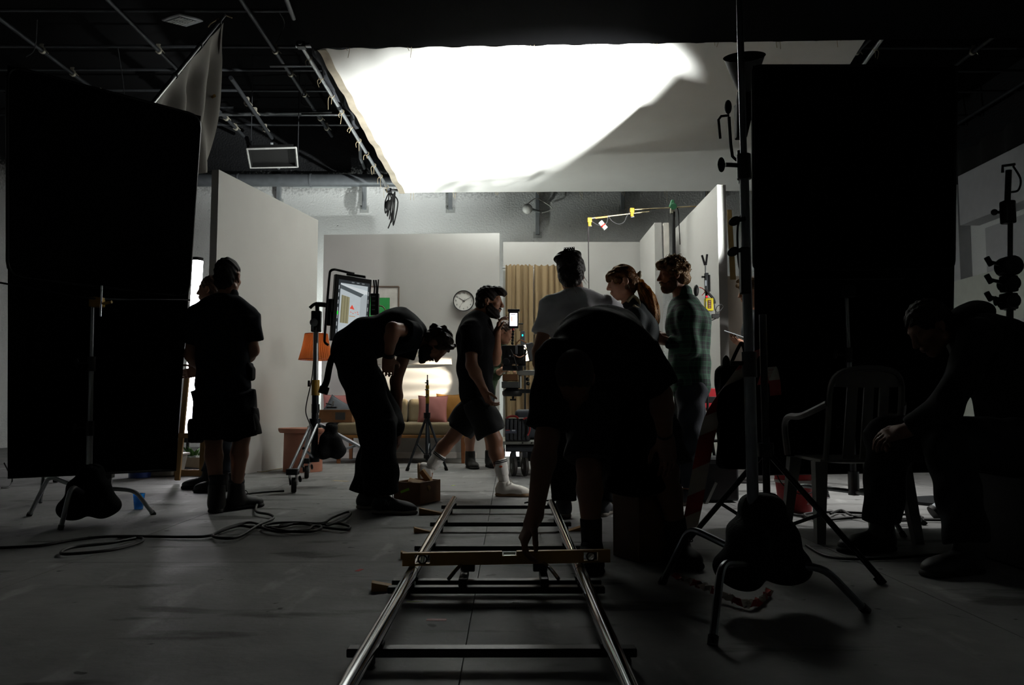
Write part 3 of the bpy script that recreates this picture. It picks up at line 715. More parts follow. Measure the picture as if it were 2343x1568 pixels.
MB().cyl(c0-axd*.02, c0-axd*.14, .06, .075, n=24).build('lamp_head', M('lamp_black', '060607', .85, spec=.08), t, bevel=.01)
LB = c0-axd*.13; LT = P(1690, 318, 6.5); MB().hexa([LB+Vector(q) for q in ((-.08, -.06, 0), (.08, -.06, 0), (.08, .06, 0), (-.08, .06, 0))], [LT+Vector(q) for q in ((-.025, -.04, 0), (.06, -.04, 0), (.06, .04, 0), (-.025, .04, 0))]).build('body', M('lamp_black', '060607', .85, spec=.08), t, bevel=.012)
MB().ell(P(1666, 245, 6.5), (.03, .03, .06)).build('tilt_knob', M('lamp_black', '060607', .85, spec=.08), t)
MB().tube([P(1668, 268, 6.5), P(1672, 330, 6.5), P(1676, 358, 6.5), P(1684, 366, 6.5), P(1705, 366, 6.5)], .013, 8).build('yoke', M('lamp_black', '060607', .85, spec=.08), t)
MB().tube([P(1668, 264, 6.5), P(1650, 266, 6.5), P(1644, 274, 6.5), P(1648, 317, 6.5)], .011, 8).build('handle', M('lamp_black', '060607', .85, spec=.08), t)
MB().cyl(P(1692, 345, 6.5), P(1696, 420, 6.5), .022).build('spigot', DSTEEL, t)
sb = P(1700, 400, 6.5)
tripod('light_stand', 'tall stand under the unlit cone lamp, hidden behind the right flag', Vector((sb.x, 6.5, .9)), .02, P(1697, 410, 6.5), [(sb.x-.1, 6.0, 0), (sb.x+.55, 6.6, 0), (sb.x-.05, 7.0, 0)], DSTEEL)
# key lamp that lights the overhead cloth (its beam is the light 'key_beam')
ad = (KEY_AIM-KEY_LOC).normalized(); kb = KEY_LOC-ad*.14
t = thing('key_lamp', 'lit spotlight behind the right flag, aimed up at the white overhead cloth', 'spotlight', KEY_LOC-Vector((0, 0, .3)))
MB().cyl(kb-ad*.3, kb, .11, n=24).build('body', BLACKMET, t, bevel=.012)
MB().lathe([(.11, -.02), (.20, .30), (.197, .30), (.107, -.02)], kb, ad, 32, closed=True).build('reflector', M('reflector_silver', 'b9bbbd', .3, .8), t)
lf = KEY_LOC+Vector((ad.x, ad.y, 0)).normalized()*.36; sd = Vector((-ad.y, ad.x, 0)).normalized()
fb = lf+Vector((0, 0, .125)); MB().hexa([fb-sd*.3+Vector((0, 0, -.3)), fb+sd*.3+Vector((0, 0, -.3)), fb+sd*.3+ad*.01+Vector((0, 0, -.3)), fb-sd*.3+ad*.01+Vector((0, 0, -.3))], [fb-sd*.3, fb+sd*.3, fb+sd*.3+ad*.01, fb-sd*.3+ad*.01]).build('added_barn_door', BLACKMET, t, smooth=0)  # unseen flap added to cut the low spill of the key beam
rd = (Vector((2.15, 8.2, 0))-Vector((KEY_LOC.x, KEY_LOC.y, 0))).normalized(); rb0 = Vector((KEY_LOC.x, KEY_LOC.y, KEY_LOC.z))+rd*.5; rs_ = Vector((rd.y, -rd.x, 0))
MB().hexa([rb0+Vector((0, 0, -.1)), rb0+rs_*.45+Vector((0, 0, -.1)), rb0+rs_*.45+rd*.01+Vector((0, 0, -.1)), rb0+rd*.01+Vector((0, 0, -.1))], [rb0+Vector((0, 0, .75)), rb0+rs_*.45+Vector((0, 0, .75)), rb0+rs_*.45+rd*.01+Vector((0, 0, .75)), rb0+rd*.01+Vector((0, 0, .75))]).build('added_barn_door', BLACKMET, t, smooth=0)  # unseen plate added to cut the key beam on the right
MB().tube([kb+Vector((-.14, 0, 0)), kb+Vector((-.14, 0, -.2)), kb+Vector((.14, 0, -.2)), kb+Vector((.14, 0, 0))], .012).build('yoke', BLACKMET, t)
tripod('light_stand', 'stand under the lit spotlight behind the right flag', Vector((kb.x, kb.y, .9)), .018, kb+Vector((0, 0, -.2)), [(kb.x-.45, kb.y-.1, 0), (kb.x+.4, kb.y-.2, 0), (kb.x+.05, kb.y+.5, 0)], DSTEEL)
# soft lamp behind the right flag that lights the right-hand clutter (its light is 'side_lamp')
sdir = (SIDE_AIM-SIDE_LOC).normalized(); Rs = frame(sdir, (0, 0, 1)); sb_ = SIDE_LOC-sdir*.05
t = thing('softbox_lamp', 'small softbox lamp hidden behind the right black flag', 'softbox', Vector((SIDE_LOC.x, SIDE_LOC.y, 0)))
MB().hexa([sb_-sdir*.22+Rs @ Vector(q) for q in ((-.06, -.08, 0), (.06, -.08, 0), (.06, .08, 0), (-.06, .08, 0))], [sb_+Rs @ Vector(q) for q in ((-.16, -.22, 0), (.16, -.22, 0), (.16, .22, 0), (-.16, .22, 0))]).build('hood', BLACKMET, t)
MB().box(sb_-sdir*.28, (.1, .12, .12), Rs).build('lamp_head', BLACKMET, t, bevel=.01)
MB().cyl(sb_-sdir*.28+Vector((0, 0, -.05)), (sb_.x-sdir.x*.28, sb_.y-sdir.y*.28, .05), .016).build('pole', DSTEEL, t)
MB().lathe([(.24, 0), (.24, .02), (.03, .05)], (sb_.x-sdir.x*.28, sb_.y-sdir.y*.28, .002)).build('base', DSTEEL, t)
# wall-wash lamp behind the set and an unseen flag added to shade the back wall
t = thing('floor_lamp_head', 'floodlight on a low stand hidden behind the sofa wall', 'floodlight', Vector((WASH_LOC.x, WASH_LOC.y, 0)))
MB().box(WASH_LOC+Vector((.0, -.14, 0)), (.36, .1, .28)).build('body', BLACKMET, t, bevel=.01)
MB().cyl(WASH_LOC+Vector((0, -.14, -.14)), (WASH_LOC.x, WASH_LOC.y-.14, .05), .018).build('pole', DSTEEL, t)
MB().lathe([(.2, 0), (.2, .02), (.03, .05)], (WASH_LOC.x, WASH_LOC.y-.14, .002)).build('base', DSTEEL, t)
wa, wb = Vector((-.1, 13.5, 3.46)), Vector((2.6, 13.5, 4.33))
qa, qb = WASH_LOC+(wa-WASH_LOC)*.42, WASH_LOC+(wb-WASH_LOC)*.42
flag('added_cutter_flag', 'unseen black flag added behind the set walls to shade the back wall', qa, qb, qb+Vector((0, 0, -1.1)), qa+Vector((0, 0, -.9)))
tripod('light_stand', 'stand for the unseen flag added behind the set walls', Vector((qa.x, qa.y+.03, .7)), .014, qa+Vector((0, .03, 0)), [(qa.x-.4, qa.y-.1, 0), (qa.x+.4, qa.y-.1, 0), (qa.x, qa.y+.4, 0)], DSTEEL)
# soft lamp behind the camera rig
t = thing('warm_lamp', 'glowing warm lamp panel behind the cinema camera', 'lamp', Vector((WARM_LOC.x, WARM_LOC.y, 0)))
R = frame((WARM_AIM-WARM_LOC)+Vector((0, -1.6, 0)), (0, 0, 1))
MB().box(WARM_LOC+Vector((.03, .1, 0)), (.22, .34, .1), R).build('housing', BLACKMET, t, bevel=.008)
MB().box(WARM_LOC+Vector((.03, .1, 0))+R @ Vector((0, 0, .055)), (.19, .31, .012), R).build('diffuser', M('lamp_warm_glow', (1, .82, .55), .5, emit=9.0, var=0), t)
tripod('light_stand', 'thin stand under the warm lamp panel behind the camera', Vector((WARM_LOC.x+.03, WARM_LOC.y+.12, .6)), .012, WARM_LOC+Vector((.03, .12, -.05)), [(WARM_LOC.x-.3, WARM_LOC.y+.2, 0), (WARM_LOC.x+.35, WARM_LOC.y+.2, 0), (WARM_LOC.x, WARM_LOC.y+.5, 0)], DSTEEL)
# bright LED tube beside the left set wall
a, b = P(453, 597, 8.9), P(430, 1000, 8.9)
t = thing('led_tube_light', 'glowing white tube light standing between the left flag and the set wall', 'tube light', Vector((b.x, b.y, 0)))
MB().cyl(a, b, .055, n=24).build('tube', M('tube_glow', (1, .97, 1), .5, emit=18.0, var=0), t)
MB().cyl(a, a+Vector((.002, 0, .035)), .058, n=24).build('end_cap', BLACKMET, t)
MB().cyl(b, b+Vector((-.002, 0, -.06)), .058, n=24).build('end_cap', BLACKMET, t)
MB().cyl(b+Vector((0, 0, -.05)), (b.x, b.y, .02), .016).build('pole', DSTEEL, t)
MB().lathe([(.25, 0), (.25, .02), (.03, .05)], (b.x, b.y, .002)).build('base', DSTEEL, t)
# ================================================================== DOLLY TRACK AND FLOOR PROPS
XLr, XRr = -.365, .27
WOOD = M('wedge_wood', '9a7442', .7, scale=14); DWOOD = M('box_wood', '6b4523', .7, scale=10, bump=.15, bscale=30)
tr = thing('dolly_track', 'camera dolly track of two shiny steel rails on dark sleepers', 'track', (0, 3, 0))
RAIL = M('rail_steel', 'cfd0d2', .13, 1.0, var=.02)
for X, ye in ((XLr, 5.40), (XRr, 5.22)):
    for y0, y1 in ((.9, 3.095), (3.105, ye)):
        MB().pipe((X, y0, .095), (X, y1, .095), .0215, .004, n=22).build('rail', RAIL, tr)
        MB().box((X, (y0+y1)/2, .066), (.012, y1-y0-.01, .02)).build('rail_web', DSTEEL, tr)
    MB().cyl((X, 3.03, .095), (X, 3.17, .095), .017).build('joint_pin', DSTEEL, tr)
for Y in (1.3, 2.30, 3.045, 3.16, 3.90, 4.66, 5.42):
    MB().box(((XLr+XRr)/2, Y, .043), (.80, .045, .024)).build('sleeper', M('sleeper_black', '141415', .38, .4), tr, bevel=.004)
    for X in (XLr, XRr): MB().box((X, Y, .061), (.035, .045, .014)).build('chair_plate', DSTEEL, tr, bevel=.002)
for X, s in ((-.17, 1), (.13, -1)):
    m = MB().box((X, 3.10, .075), (.03, .2, .03)); m.box((X+.01*s, 3.19, .105), (.055, .035, .05)); m.build('joint_clamp', BLACKMET, tr, bevel=.004)
    MB().tube(bez([(X+.01*s, 3.18, .12), (X-.02*s, 3.08, .115), (X-.05*s, 3.0, .09)], 5), .007, 8).build('clamp_lever', CHROME, tr)
for X, Y in ((-.41, 5.42), (.08, 5.42)):
    pass
m = MB().tube([(.10, 5.40, .07), (.16, 5.39, .085), (.34, 5.39, .09)], .006, 8); m.box((.36, 5.39, .095), (.09, .03, .03)); m.build('latch_lever', BLACKMET, tr, bevel=.002)
for Y in (2.3, 3.16, 3.9, 4.66, 5.42):
    for X in (-.40, .31): MB().box((X, Y, .0155), (.05, .06, .029)).build('foot_pad', RUB, tr, bevel=.002)
# wedges under the sleeper ends
def wedge(a, b, w, h, label):
    """a = thick end on the floor, b = thin end"""
    a = Vector((a[0], a[1], 0)); b = Vector((b[0], b[1], 0)); n = (b-a).normalized(); s = Vector((-n.y, n.x, 0))*w/2; Z = Vector((0, 0, 1))
    m = MB().hexa([a-s+Z*.001, b-s+Z*.001, b+s+Z*.001, a+s+Z*.001], [a-s+Z*h, b-s+Z*.004, b+s+Z*.004, a+s+Z*h])
    return tag(m.build('wooden_wedge', WOOD, bevel=.003), label, 'wedge', 'wooden wedges levelling the track')
wedge((-.59, 5.36), (-.41, 5.38), .055, .045, 'wooden wedge under the farthest sleeper on the left, beside the wooden box')
wedge((-.535, 4.62), (-.44, 4.64), .05, .032, 'wooden wedge under the left end of the second farthest sleeper')
wedge((-.51, 3.87), (-.42, 3.88), .05, .034, 'wooden wedge under the left end of the sleeper beyond the spirit level')
wedge((-.535, 3.21), (-.38, 3.23), .05, .036, 'wooden wedge just in front of the spirit level, left end of the sleeper')
wedge((.43, 4.70), (.335, 4.68), .05, .03, 'wooden wedge under the right end of the second farthest sleeper')
# spirit level
lv = thing('spirit_level', 'long yellow spirit level lying across both rails under the man\'s hand', 'spirit level', (0, 3.12, .117))
LV = M('level_yellow', '8f6a28', .45, .2); a = Vector((-.402, 3.10, .142)); b = Vector((.388, 3.17, .142))
R = frame((b-a), (0, 0, 1)); d = (b-a).normalized(); up = Vector((0, 0, 1)); nn = d.cross(up).normalized()
def bar(t0, t1, z0, z1, w=.024):
    p, q = a+(b-a)*t0, a+(b-a)*t1; m = MB(); s = nn*w/2
    return m.hexa([p-s+up*z0, q-s+up*z0, q+s+up*z0, p+s+up*z0], [p-s+up*z1, q-s+up*z1, q+s+up*z1, p+s+up*z1])
def level_body():
    m = MB()
    pieces = [(0, .06, -.024, .024), (.06, .13, -.024, -.016), (.06, .13, .016, .024), (.13, .475, -.024, .024), (.475, .545, -.024, .008), (.545, .87, -.024, .024), (.87, .94, -.024, -.016), (.87, .94, .016, .024), (.94, 1, -.024, .024)]
    for q in pieces: m.v, m.f = (lambda z: (m.v+z.v, m.f+[tuple(i+len(m.v) for i in f) for f in z.f]))(bar(*q))
    return m
level_body().build('body', LV, lv, bevel=.001)
for t_, ang in ((.095, 1.35), (.905, .8)):
    c = a+(b-a)*t_; MB().lathe([(.013, -.011), (.019, -.011), (.019, .011), (.013, .011)], c, nn, 20, closed=True).build('vial_ring', BLACKMET, lv)
    dv = d*math.cos(ang)+up*math.sin(ang); MB().cyl(c-dv*.015, c+dv*.015, .008).build('vial', M('vial_glass', 'dfe6d8', .15, trans=.5), lv)
c = a+(b-a)*.51+up*.014; MB().cyl(c-d*.022, c+d*.022, .007).build('vial', M('vial_glass'), lv)
# open wooden box with wedges
def wbox(name, label, c, w, dpt, h, rot, mat, th=.014, openb=True, cat='box'):
    t = thing(name, label, cat, (c.x, c.y, 0)); R = Euler((0, 0, rot)).to_matrix(); c = Vector((c.x, c.y, 0))
    def pc(nm, o, s, mt=mat): MB().box(c+R @ Vector(o), s, R).build(nm, mt, t, bevel=.0025)
    pc('bottom_board', (0, 0, th/2+.002), (w, dpt, th))
    pc('side_board', (0, -dpt/2+th/2, h/2+th/2), (w, th, h-th)); pc('side_board', (0, dpt/2-th/2, h/2+th/2), (w, th, h-th))
    pc('end_board', (-w/2+th/2, 0, h/2+th/2), (th, dpt-2*th, h-th)); pc('end_board', (w/2-th/2, 0, h/2+th/2), (th, dpt-2*th, h-th))
    if not openb: pc('top_board', (0, 0, h-th/2+.001), (w+.002, dpt+.002, th))
    return t, R, c
bc = G(955, 1150); wb_, R, c = wbox('wooden_box', 'open brown wooden box with a green tape strip, behind the bent man\'s shoe', bc, .22, .30, .16, -.42, DWOOD)
MB().box(c+R @ Vector((-.015, -.152, .1)), (.075, .002, .018), R @ Euler((0, -.35, 0)).to_matrix()).build('tape', M('tape_green', '8fd21e', .5), wb_)
for i, (q, r_) in enumerate((((-.02, .06, .13), (.5, .2, .3)), ((.04, .09, .16), (.2, .9, .4)), ((.03, -.03, .10), (.3, -.2, .1)))):
    tag(MB().box(c+R @ Vector(q), (.17, .05, .035), R @ Euler(r_).to_matrix()).build('wood_block', WOOD, bevel=.003), ('flat wooden block lying in the open wooden box', 'wooden block sticking up out of the open wooden box', 'wooden block deep inside the open wooden box')[i], 'wood block')
# tall box by the bent man's leg with black bag on it
bx = G(1478, 1288); wbox('apple_box', 'dark brown wooden box standing on end beside the bent man with the level', Vector((bx.x+.01, bx.y+.12, 0)), .20, .22, .30, .45, M('apple_wood', '4a3018', .75, scale=8), openb=False)
t = thing('equipment_bag', 'black soft bag on top of the upright wooden box', 'bag', (bx.x, bx.y+.12, .302))
cbag = P(1468, 1045, 3.78)
sdf_mesh('bag_body', [('b', cbag, (.16, .12, .165), np.array(Euler((0, .06, .3)).to_matrix()), .05), ('e', cbag+Vector((-.05, -.02, -.10)), (.11, .12, .08), None), ('e', cbag+Vector((.06, 0, .12)), (.09, .09, .08), None)], BLACKCLOTH, t, res=.011, k=.05, noise=[(.004, (0, 30, 40), 4), (.003, (36, 0, 20), 2)])
MB().tube(bez([cbag+Vector((-.1, -.1, .14)), cbag+Vector((-.06, -.12, .24)), cbag+Vector((.06, -.12, .24)), cbag+Vector((.1, -.1, .14))], 6), .012, 6).build('handle', BLACKCLOTH, t)
# cables on the floor
def cable(name, label, pix, r=.009, z=.009, mat=RUB, n=8):
    pts = [G(x, y, z+.0006*i) if not isinstance(y, tuple) else None for i, (x, y) in enumerate(pix)]
    return tag(MB().tube(bez(pts, n), r, 7).build(name, mat), label, 'cable')
cable('floor_cable', 'long black cable snaking over the floor from the left edge to the monitor stand', [(-60, 1256), (80, 1250), (170, 1236), (260, 1228), (420, 1229), (480, 1226), (520, 1208), (570, 1196), (610, 1206), (660, 1216), (715, 1216), (735, 1205), (690, 1196), (640, 1206), (580, 1207), (545, 1204), (490, 1222), (500, 1231), (545, 1229), (590, 1203), (625, 1187), (618, 1178), (588, 1172), (586, 1160), (590, 1146), (570, 1140), (560, 1132), (600, 1127), (650, 1124)], .008)
cable('floor_cable', 'black cable loop lying on the floor right of the long cable', [(640, 1203), (690, 1199), (740, 1207), (790, 1212), (800, 1205), (770, 1198), (720, 1203), (700, 1213), (640, 1217), (600, 1207), (625, 1198), (680, 1196), (735, 1198), (760, 1185), (795, 1172), (802, 1178), (780, 1193), (745, 1203)], .008, z=.016)
cable('floor_cable', 'black cable end looped at the far left on the floor', [(270, 1229), (320, 1231), (322, 1240), (260, 1258), (160, 1268), (140, 1264), (170, 1252), (250, 1243), (310, 1232)], .008, z=.012)
cable('floor_cable', 'dark cable curving from the foreground sandbag to the seated person', [(1845, 1248), (1890, 1272), (1960, 1280), (2060, 1276), (2140, 1270), (2190, 1272)], .007)
cable('floor_cable', 'tangle of black cables in front of the red bucket', [(1780, 1168), (1830, 1180), (1900, 1186), (1960, 1182), (1990, 1176), (1900, 1172), (1840, 1178), (1880, 1190), (1960, 1184), (2100, 1189), (2160, 1190)], .009, z=.01)
cable('floor_cable', 'second black cable under the chair on the right', [(2050, 1178), (2090, 1178), (2110, 1186), (2060, 1192), (2000, 1188), (1950, 1180), (1925, 1168), (1900, 1176)], .008, z=.02)
cable('floor_cable', 'thin pale cord along the foot of the left set wall', [(560, 1078), (600, 1080), (625, 1075), (645, 1072)], .004, .004, M('cord_pale', '8a7a5a', .8))
# floor tape and scraps
def tape(px0, py0, px1, py1, w, col, label):
    a, b = G(px0, py0), G(px1, py1); d = (b-a).normalized(); s = Vector((-d.y, d.x, 0))*w/2; Z = Vector((0, 0, .0015))
    h = Z*.3
    tag(MB().hexa([a-s+h, b-s+h, b+s+h, a+s+h], [a-s+Z, b-s+Z, b+s+Z, a+s+Z]).build('floor_tape', M('tape_'+col, col, .6), smooth=0), label, 'tape')
tape(976, 1419, 1022, 1419, .025, '7e1c18', 'red tape strip on the floor between the rails')
tape(816, 1308, 828, 1303, .02, 'a02018', 'small red scrap of tape on the floor left of the track')
tape(930, 1378, 968, 1377, .008, '6d7a2c', 'faint yellow-green tape mark between the rails')
tape(1034, 1112, 1040, 1111, .02, 'a8c22a', 'yellow-green tape scrap on the floor behind the track')
tape(762, 1100, 797, 1102, .05, '9a8a68', 'beige tape strip on the floor beside the bent man')
tape(1174, 1378, 1190, 1379, .02, '161616', 'short black mark between the rails')
tape(1088, 1392, 1180, 1391, .006, '242424', 'thin dark mark across the floor between the rails')
tape(1325, 1216, 1340, 1216, .02, '5e1814', 'red tape mark beyond the spirit level')
# plastic cup
cp = G(317, 1166)
t = thing('plastic_cup', 'translucent blue plastic cup standing on the floor near the left stand', 'cup', cp)
MB().lathe([(.026, .002), (.028, .003), (.039, .105), (.041, .108), (.0385, .107), (.026, .006), (.001, .005)], cp, n=26, cap=False).build('cup_wall', M('blue_plastic', '3aa7e8', .2, trans=.75), t)
# crumpled barrier tape on the floor
RED = M('tape_red', 'a3201a', .35); PALE = M('tape_pale', 'b7aea2', .4)
def ribbon(pts, w, side, name, label, mat0, mat1, n=10, segs=None):
    t = thing(name, label, 'barrier tape', pts[0])
    pts = bez(pts, n); k = 0; step = segs or 6
    while k < len(pts)-1:
        q = pts[k:k+step+1]
        m = MB(); vs = []; fs = []
        for i, p in enumerate(q):
            sv = side(k+i) if callable(side) else side
            vs += [p-sv*w/2, p+sv*w/2, p+sv*w/2+Vector((0, .0012, 0)), p-sv*w/2+Vector((0, .0012, 0))]
        for i in range(len(q)-1):
            b_ = 4*i
            for f in ((0, 1, 5, 4), (1, 2, 6, 5), (2, 3, 7, 6), (3, 0, 4, 7)): fs.append(tuple(b_+x for x in f))
        fs += [(3, 2, 1, 0), tuple(4*(len(q)-1)+x for x in (0, 1, 2, 3))]
        m.add(vs, fs).build('red_band' if (k//step) % 2 == 0 else 'pale_band', mat0 if (k//step) % 2 == 0 else mat1, t, smooth=60); k += step
    return t
ribbon([P(1735, 800, 3.9), P(1690, 858, 4.0), P(1640, 930, 4.1), P(1620, 990, 4.1), P(1600, 1090, 4.15), P(1588, 1160, 4.15), P(1576, 1216, 4.15)], .10, lambda i: Vector((.93, .1, .36)), 'barrier_tape', 'red and white barrier tape hanging in a slanting band right of centre', RED, PALE, n=8, segs=6)
ribbon([P(1745, 880, 3.6), P(1762, 840, 3.6), P(1772, 870, 3.6), P(1775, 905, 3.6)], .05, Vector((1, 0, .1)), 'barrier_tape', 'short red and white tape loop hanging on the dark stand at right', RED, PALE, n=6, segs=6)
random.seed(5)
def crumple(i): 
    return Vector((math.cos(i*1.9)*.7, math.sin(i*1.3)*.5, abs(math.sin(i*2.3)))).normalized()
ribbon([G(1545, 1318, .02), G(1575, 1330, .03), G(1610, 1342, .02), G(1650, 1358, .03), G(1690, 1378, .02), G(1720, 1382, .02), G(1745, 1370, .015), G(1760, 1352, .015)], .035, crumple, 'crumpled_tape', 'crumpled red and clear tape lying on the floor under the foreground stand', RED, PALE, n=8, segs=5)
# ================================================================== THE LIVING-ROOM SET
FAB = M('sofa_fabric', '776a50', .9, bump=.3, bscale=220, var=.06, sheen=.2); OAK = M('oak', '7d5424', .5, scale=5)
def soft(name, c, half, rnd, mat, parent, R=None, res=.016, noise=None):
    return sdf_mesh(name, [('b', c, half, np.array(R) if R is not None else None, rnd)], mat, parent, res=res, k=0, noise=noise)
sx0, sx1, sy0, sy1 = -2.08, -.53, 9.78, 10.66
so = thing('sofa', 'beige two-seat sofa with a light wood frame against the grey set wall', 'sofa', ((sx0+sx1)/2, (sy0+sy1)/2, 0))
mx = (sx0+sx1)/2; my = (sy0+sy1)/2; wx = sx1-sx0
for s in (-1, 1):
    soft('seat_cushion', (mx+s*wx*.25, my-.02, .415), (wx*.249, .41, .075), .035, FAB, so)
    soft('back_cushion', (mx+s*wx*.25, 10.53, .62), (wx*.248, .09, .16), .05, FAB, so, Euler((-.16, 0, 0)).to_matrix())
for y in (sy0+.03, sy1-.05): MB().box((mx, y, .325), (wx, .045, .035)).build('frame_rail', OAK, so, bevel=.004)
for x in (sx0+.025, sx1-.025):
    MB().box((x, my, .325), (.045, sy1-sy0-.1, .035)).build('frame_rail', OAK, so, bevel=.004)
    for y in (sy0+.05, sy1-.07): MB().hexa([(x-.02, y-.02, .002), (x+.02, y-.02, .002), (x+.02, y+.02, .002), (x-.02, y+.02, .002)], [(x-.028, y-.028, .31), (x+.028, y-.028, .31), (x+.028, y+.028, .31), (x-.028, y+.028, .31)]).build('leg', M('leg_wood', '7a4a26', .5, scale=5), so, bevel=.003)
def cushion(name, label, c, w, th, R, mat, seed):
    """square pillow with pinched corners and piping"""
    R = Euler(R).to_matrix(); m = MB(); n = 16; c = Vector(c)
    def surf(s):
        def f(u, v):
            a, b = 2*u-1, 2*v-1; k = (1-a*a)*(1-b*b)
            pin = 1-.10*(1-a*a*1)*abs(b)**3*0-.09*(1-abs(a)**2)*(abs(b)**4)-0
            x = a*w/2*(1-.10*(1-b*b)*abs(a)**3); y = b*w/2*(1-.10*(1-a*a)*abs(b)**3)
            z = s*th/2*(k**.45)+.004*math.sin(9*a+seed)*math.sin(7*b+seed)*k
            return c+R @ Vector((x, y, z))
        return f
    vs = []; fs = []
    for s in (1, -1):
        off = len(vs); f = surf(s)
        for v in range(n+1):
            for u in range(n+1): vs.append(f(u/n, v/n))
        for v in range(n):
            for u in range(n):
                q = off+v*(n+1)+u; fc = (q, q+1, q+n+2, q+n+1); fs.append(fc if s > 0 else fc[::-1])
    t = thing(name, label, 'cushion', c-Vector((0, 0, w*.45)))
    m.add(vs, fs).build('pillow', mat, t, smooth=80)
    g = surf(0); rim = [g(i/10, 0) for i in range(10)]+[g(1, i/10) for i in range(10)]+[g(1-i/10, 1) for i in range(10)]+[g(0, 1-i/10) for i in range(10)]
    MB().tube(rim, .006, 6, closed=True).build('piping', mat, t)
PINK = M('pink_fabric', '8e5a56', .9, var=.06); MUST = M('mustard_fabric', '80571c', .9, var=.06); GREYF = M('grey_fabric', '54585e', .9)
cushion('throw_cushion', 'dusty pink square cushion leaning on its corner at the right of the sofa', P(990, 938, 10.12), .37, .14, (1.25, .0, .0), PINK, 1)
cushion('throw_cushion', 'mustard yellow cushion behind the pink one at the right end of the sofa', P(1030, 935, 10.34), .38, .13, (1.35, 0, -.15), MUST, 2)
cushion('throw_cushion', 'dusty pink cushion at the left end of the sofa', P(772, 935, 10.36), .37, .13, (1.3, 0, .1), PINK, 3)
cushion('throw_cushion', 'grey cushion tilted at the left end of the sofa behind the wooden box', P(770, 944, 10.12), .34, .12, (1.2, .5, .0), GREYF, 4)
# wooden box with a clamp on the sofa's left end
bx_ = P(772, 960, 9.95); t = thing('apple_box', 'brown wooden box on the left end of the sofa behind the monitor stand', 'box', (bx_.x, 9.95, .492))
for o_, s_ in (((0, -.11, .07), (.40, .018, .14)), ((0, .11, .07), (.40, .018, .14)), ((-.19, 0, .07), (.018, .2, .14)), ((.19, 0, .07), (.018, .2, .14)), ((0, 0, .146), (.402, .242, .012))):
    MB().box(Vector((bx_.x, 9.95, .493))+Vector(o_), s_).build('board', DWOOD, t, bevel=.002)
MB().box((bx_.x+.06, 9.826, .57), (.12, .003, .09)).build('tape_patch', M('tape_grey', '2e2f30', .6), t)
cl_ = Vector((bx_.x-.06, 9.9, .652)); t = thing('spring_clamp', 'dark metal spigot clamp lying on the wooden box on the sofa', 'clamp', cl_)
MB().box(cl_+Vector((0, 0, .02)), (.12, .06, .02)).build('plate', DSTEEL, t, bevel=.003)
MB().cyl(cl_+Vector((0, 0, .03)), cl_+Vector((.02, 0, .10)), .012).build('spigot', STEEL, t)
MB().cyl(cl_+Vector((.02, 0, .05)), cl_+Vector((-.07, -.01, .07)), .008).build('handle', DSTEEL, t)
# round terracotta table
tx, ty = P(694, 1000, 8.72).x, 8.72
TERRA = M('terracotta', '9a6450', .6, var=.05)
t = thing('round_side_table', 'round terracotta side table with a drum base, left of the sofa', 'side table', (tx, ty, 0))
MB().lathe([(.205, .002), (.2, .41)], (tx, ty, 0), n=48).build('drum_base', TERRA, t)
MB().lathe([(.2, .412), (.245, .413), (.258, .432), (.262, .455), (.258, .462), (0.01, .463)], (tx, ty, 0), n=48).build('table_top', TERRA, t)
# table lamp with pleated orange shade
lx, ly = P(722, 800, 8.72).x, 8.74
t = thing('table_lamp', 'table lamp with a glowing pleated orange shade on the terracotta table', 'lamp', (lx, ly, .464))
MB().lathe([(.075, .464), (.075, .478), (.02, .5), (.013, .6), (.012, 1.16)], (lx, ly, 0), n=24).build('stem', M('brass', '7a6030', .4, .8), t)
def shade_mat():
    m = bpy.data.materials.new('shade_fabric'); m.use_nodes = True; nt = m.node_tree; nt.nodes.remove(nt.nodes['Principled BSDF'])
    d = nt.nodes.new('ShaderNodeBsdfDiffuse'); tr_ = nt.nodes.new('ShaderNodeBsdfTranslucent'); mx_ = nt.nodes.new('ShaderNodeMixShader'); mx_.inputs[0].default_value = .55
    wv = nt.nodes.new('ShaderNodeTexNoise'); wv.inputs['Scale'].default_value = 40; cr = nt.nodes.new('ShaderNodeValToRGB')
    cr.color_ramp.elements[0].color = (.42, .13, .05, 1); cr.color_ramp.elements[1].color = (.62, .25, .09, 1)
    nt.links.new(wv.outputs['Fac'], cr.inputs['Fac'])
    for s in (d, tr_): nt.links.new(cr.outputs[0], s.inputs['Color'])
    nt.links.new(d.outputs[0], mx_.inputs[1]); nt.links.new(tr_.outputs[0], mx_.inputs[2]); nt.links.new(mx_.outputs[0], nt.nodes['Material Output'].inputs['Surface']); return m
m = MB(); n = 84; vs = []
prof = [(.118, 1.475), (.13, 1.40), (.15, 1.30), (.18, 1.195)]
for r, z in prof:
    for i in range(n):
        a_ = 2*math.pi*i/n; rr = r+(.0055 if i % 2 else -.0055); vs.append((lx+rr*math.cos(a_), ly+rr*math.sin(a_), z+(.006*math.sin(a_*3) if z < 1.2 else 0)))
m.add(vs, [(k*n+i, k*n+(i+1) % n, (k+1)*n+(i+1) % n, (k+1)*n+i) for k in range(3) for i in range(n)])
m.build('shade', shade_mat(), t, smooth=0)
for r, z in ((.118, 1.475), (.18, 1.195)): MB().tube([(lx+r*math.cos(q*.2094), ly+r*math.sin(q*.2094), z) for q in range(30)], .004, 6, closed=True).build('shade_ring', M('trim_orange', '8a2e10', .7), t)
MB().ell((lx, ly, 1.33), .035).build('bulb', M('bulb_glow', (1, .6, .25), .4, emit=7.0, var=0), t)
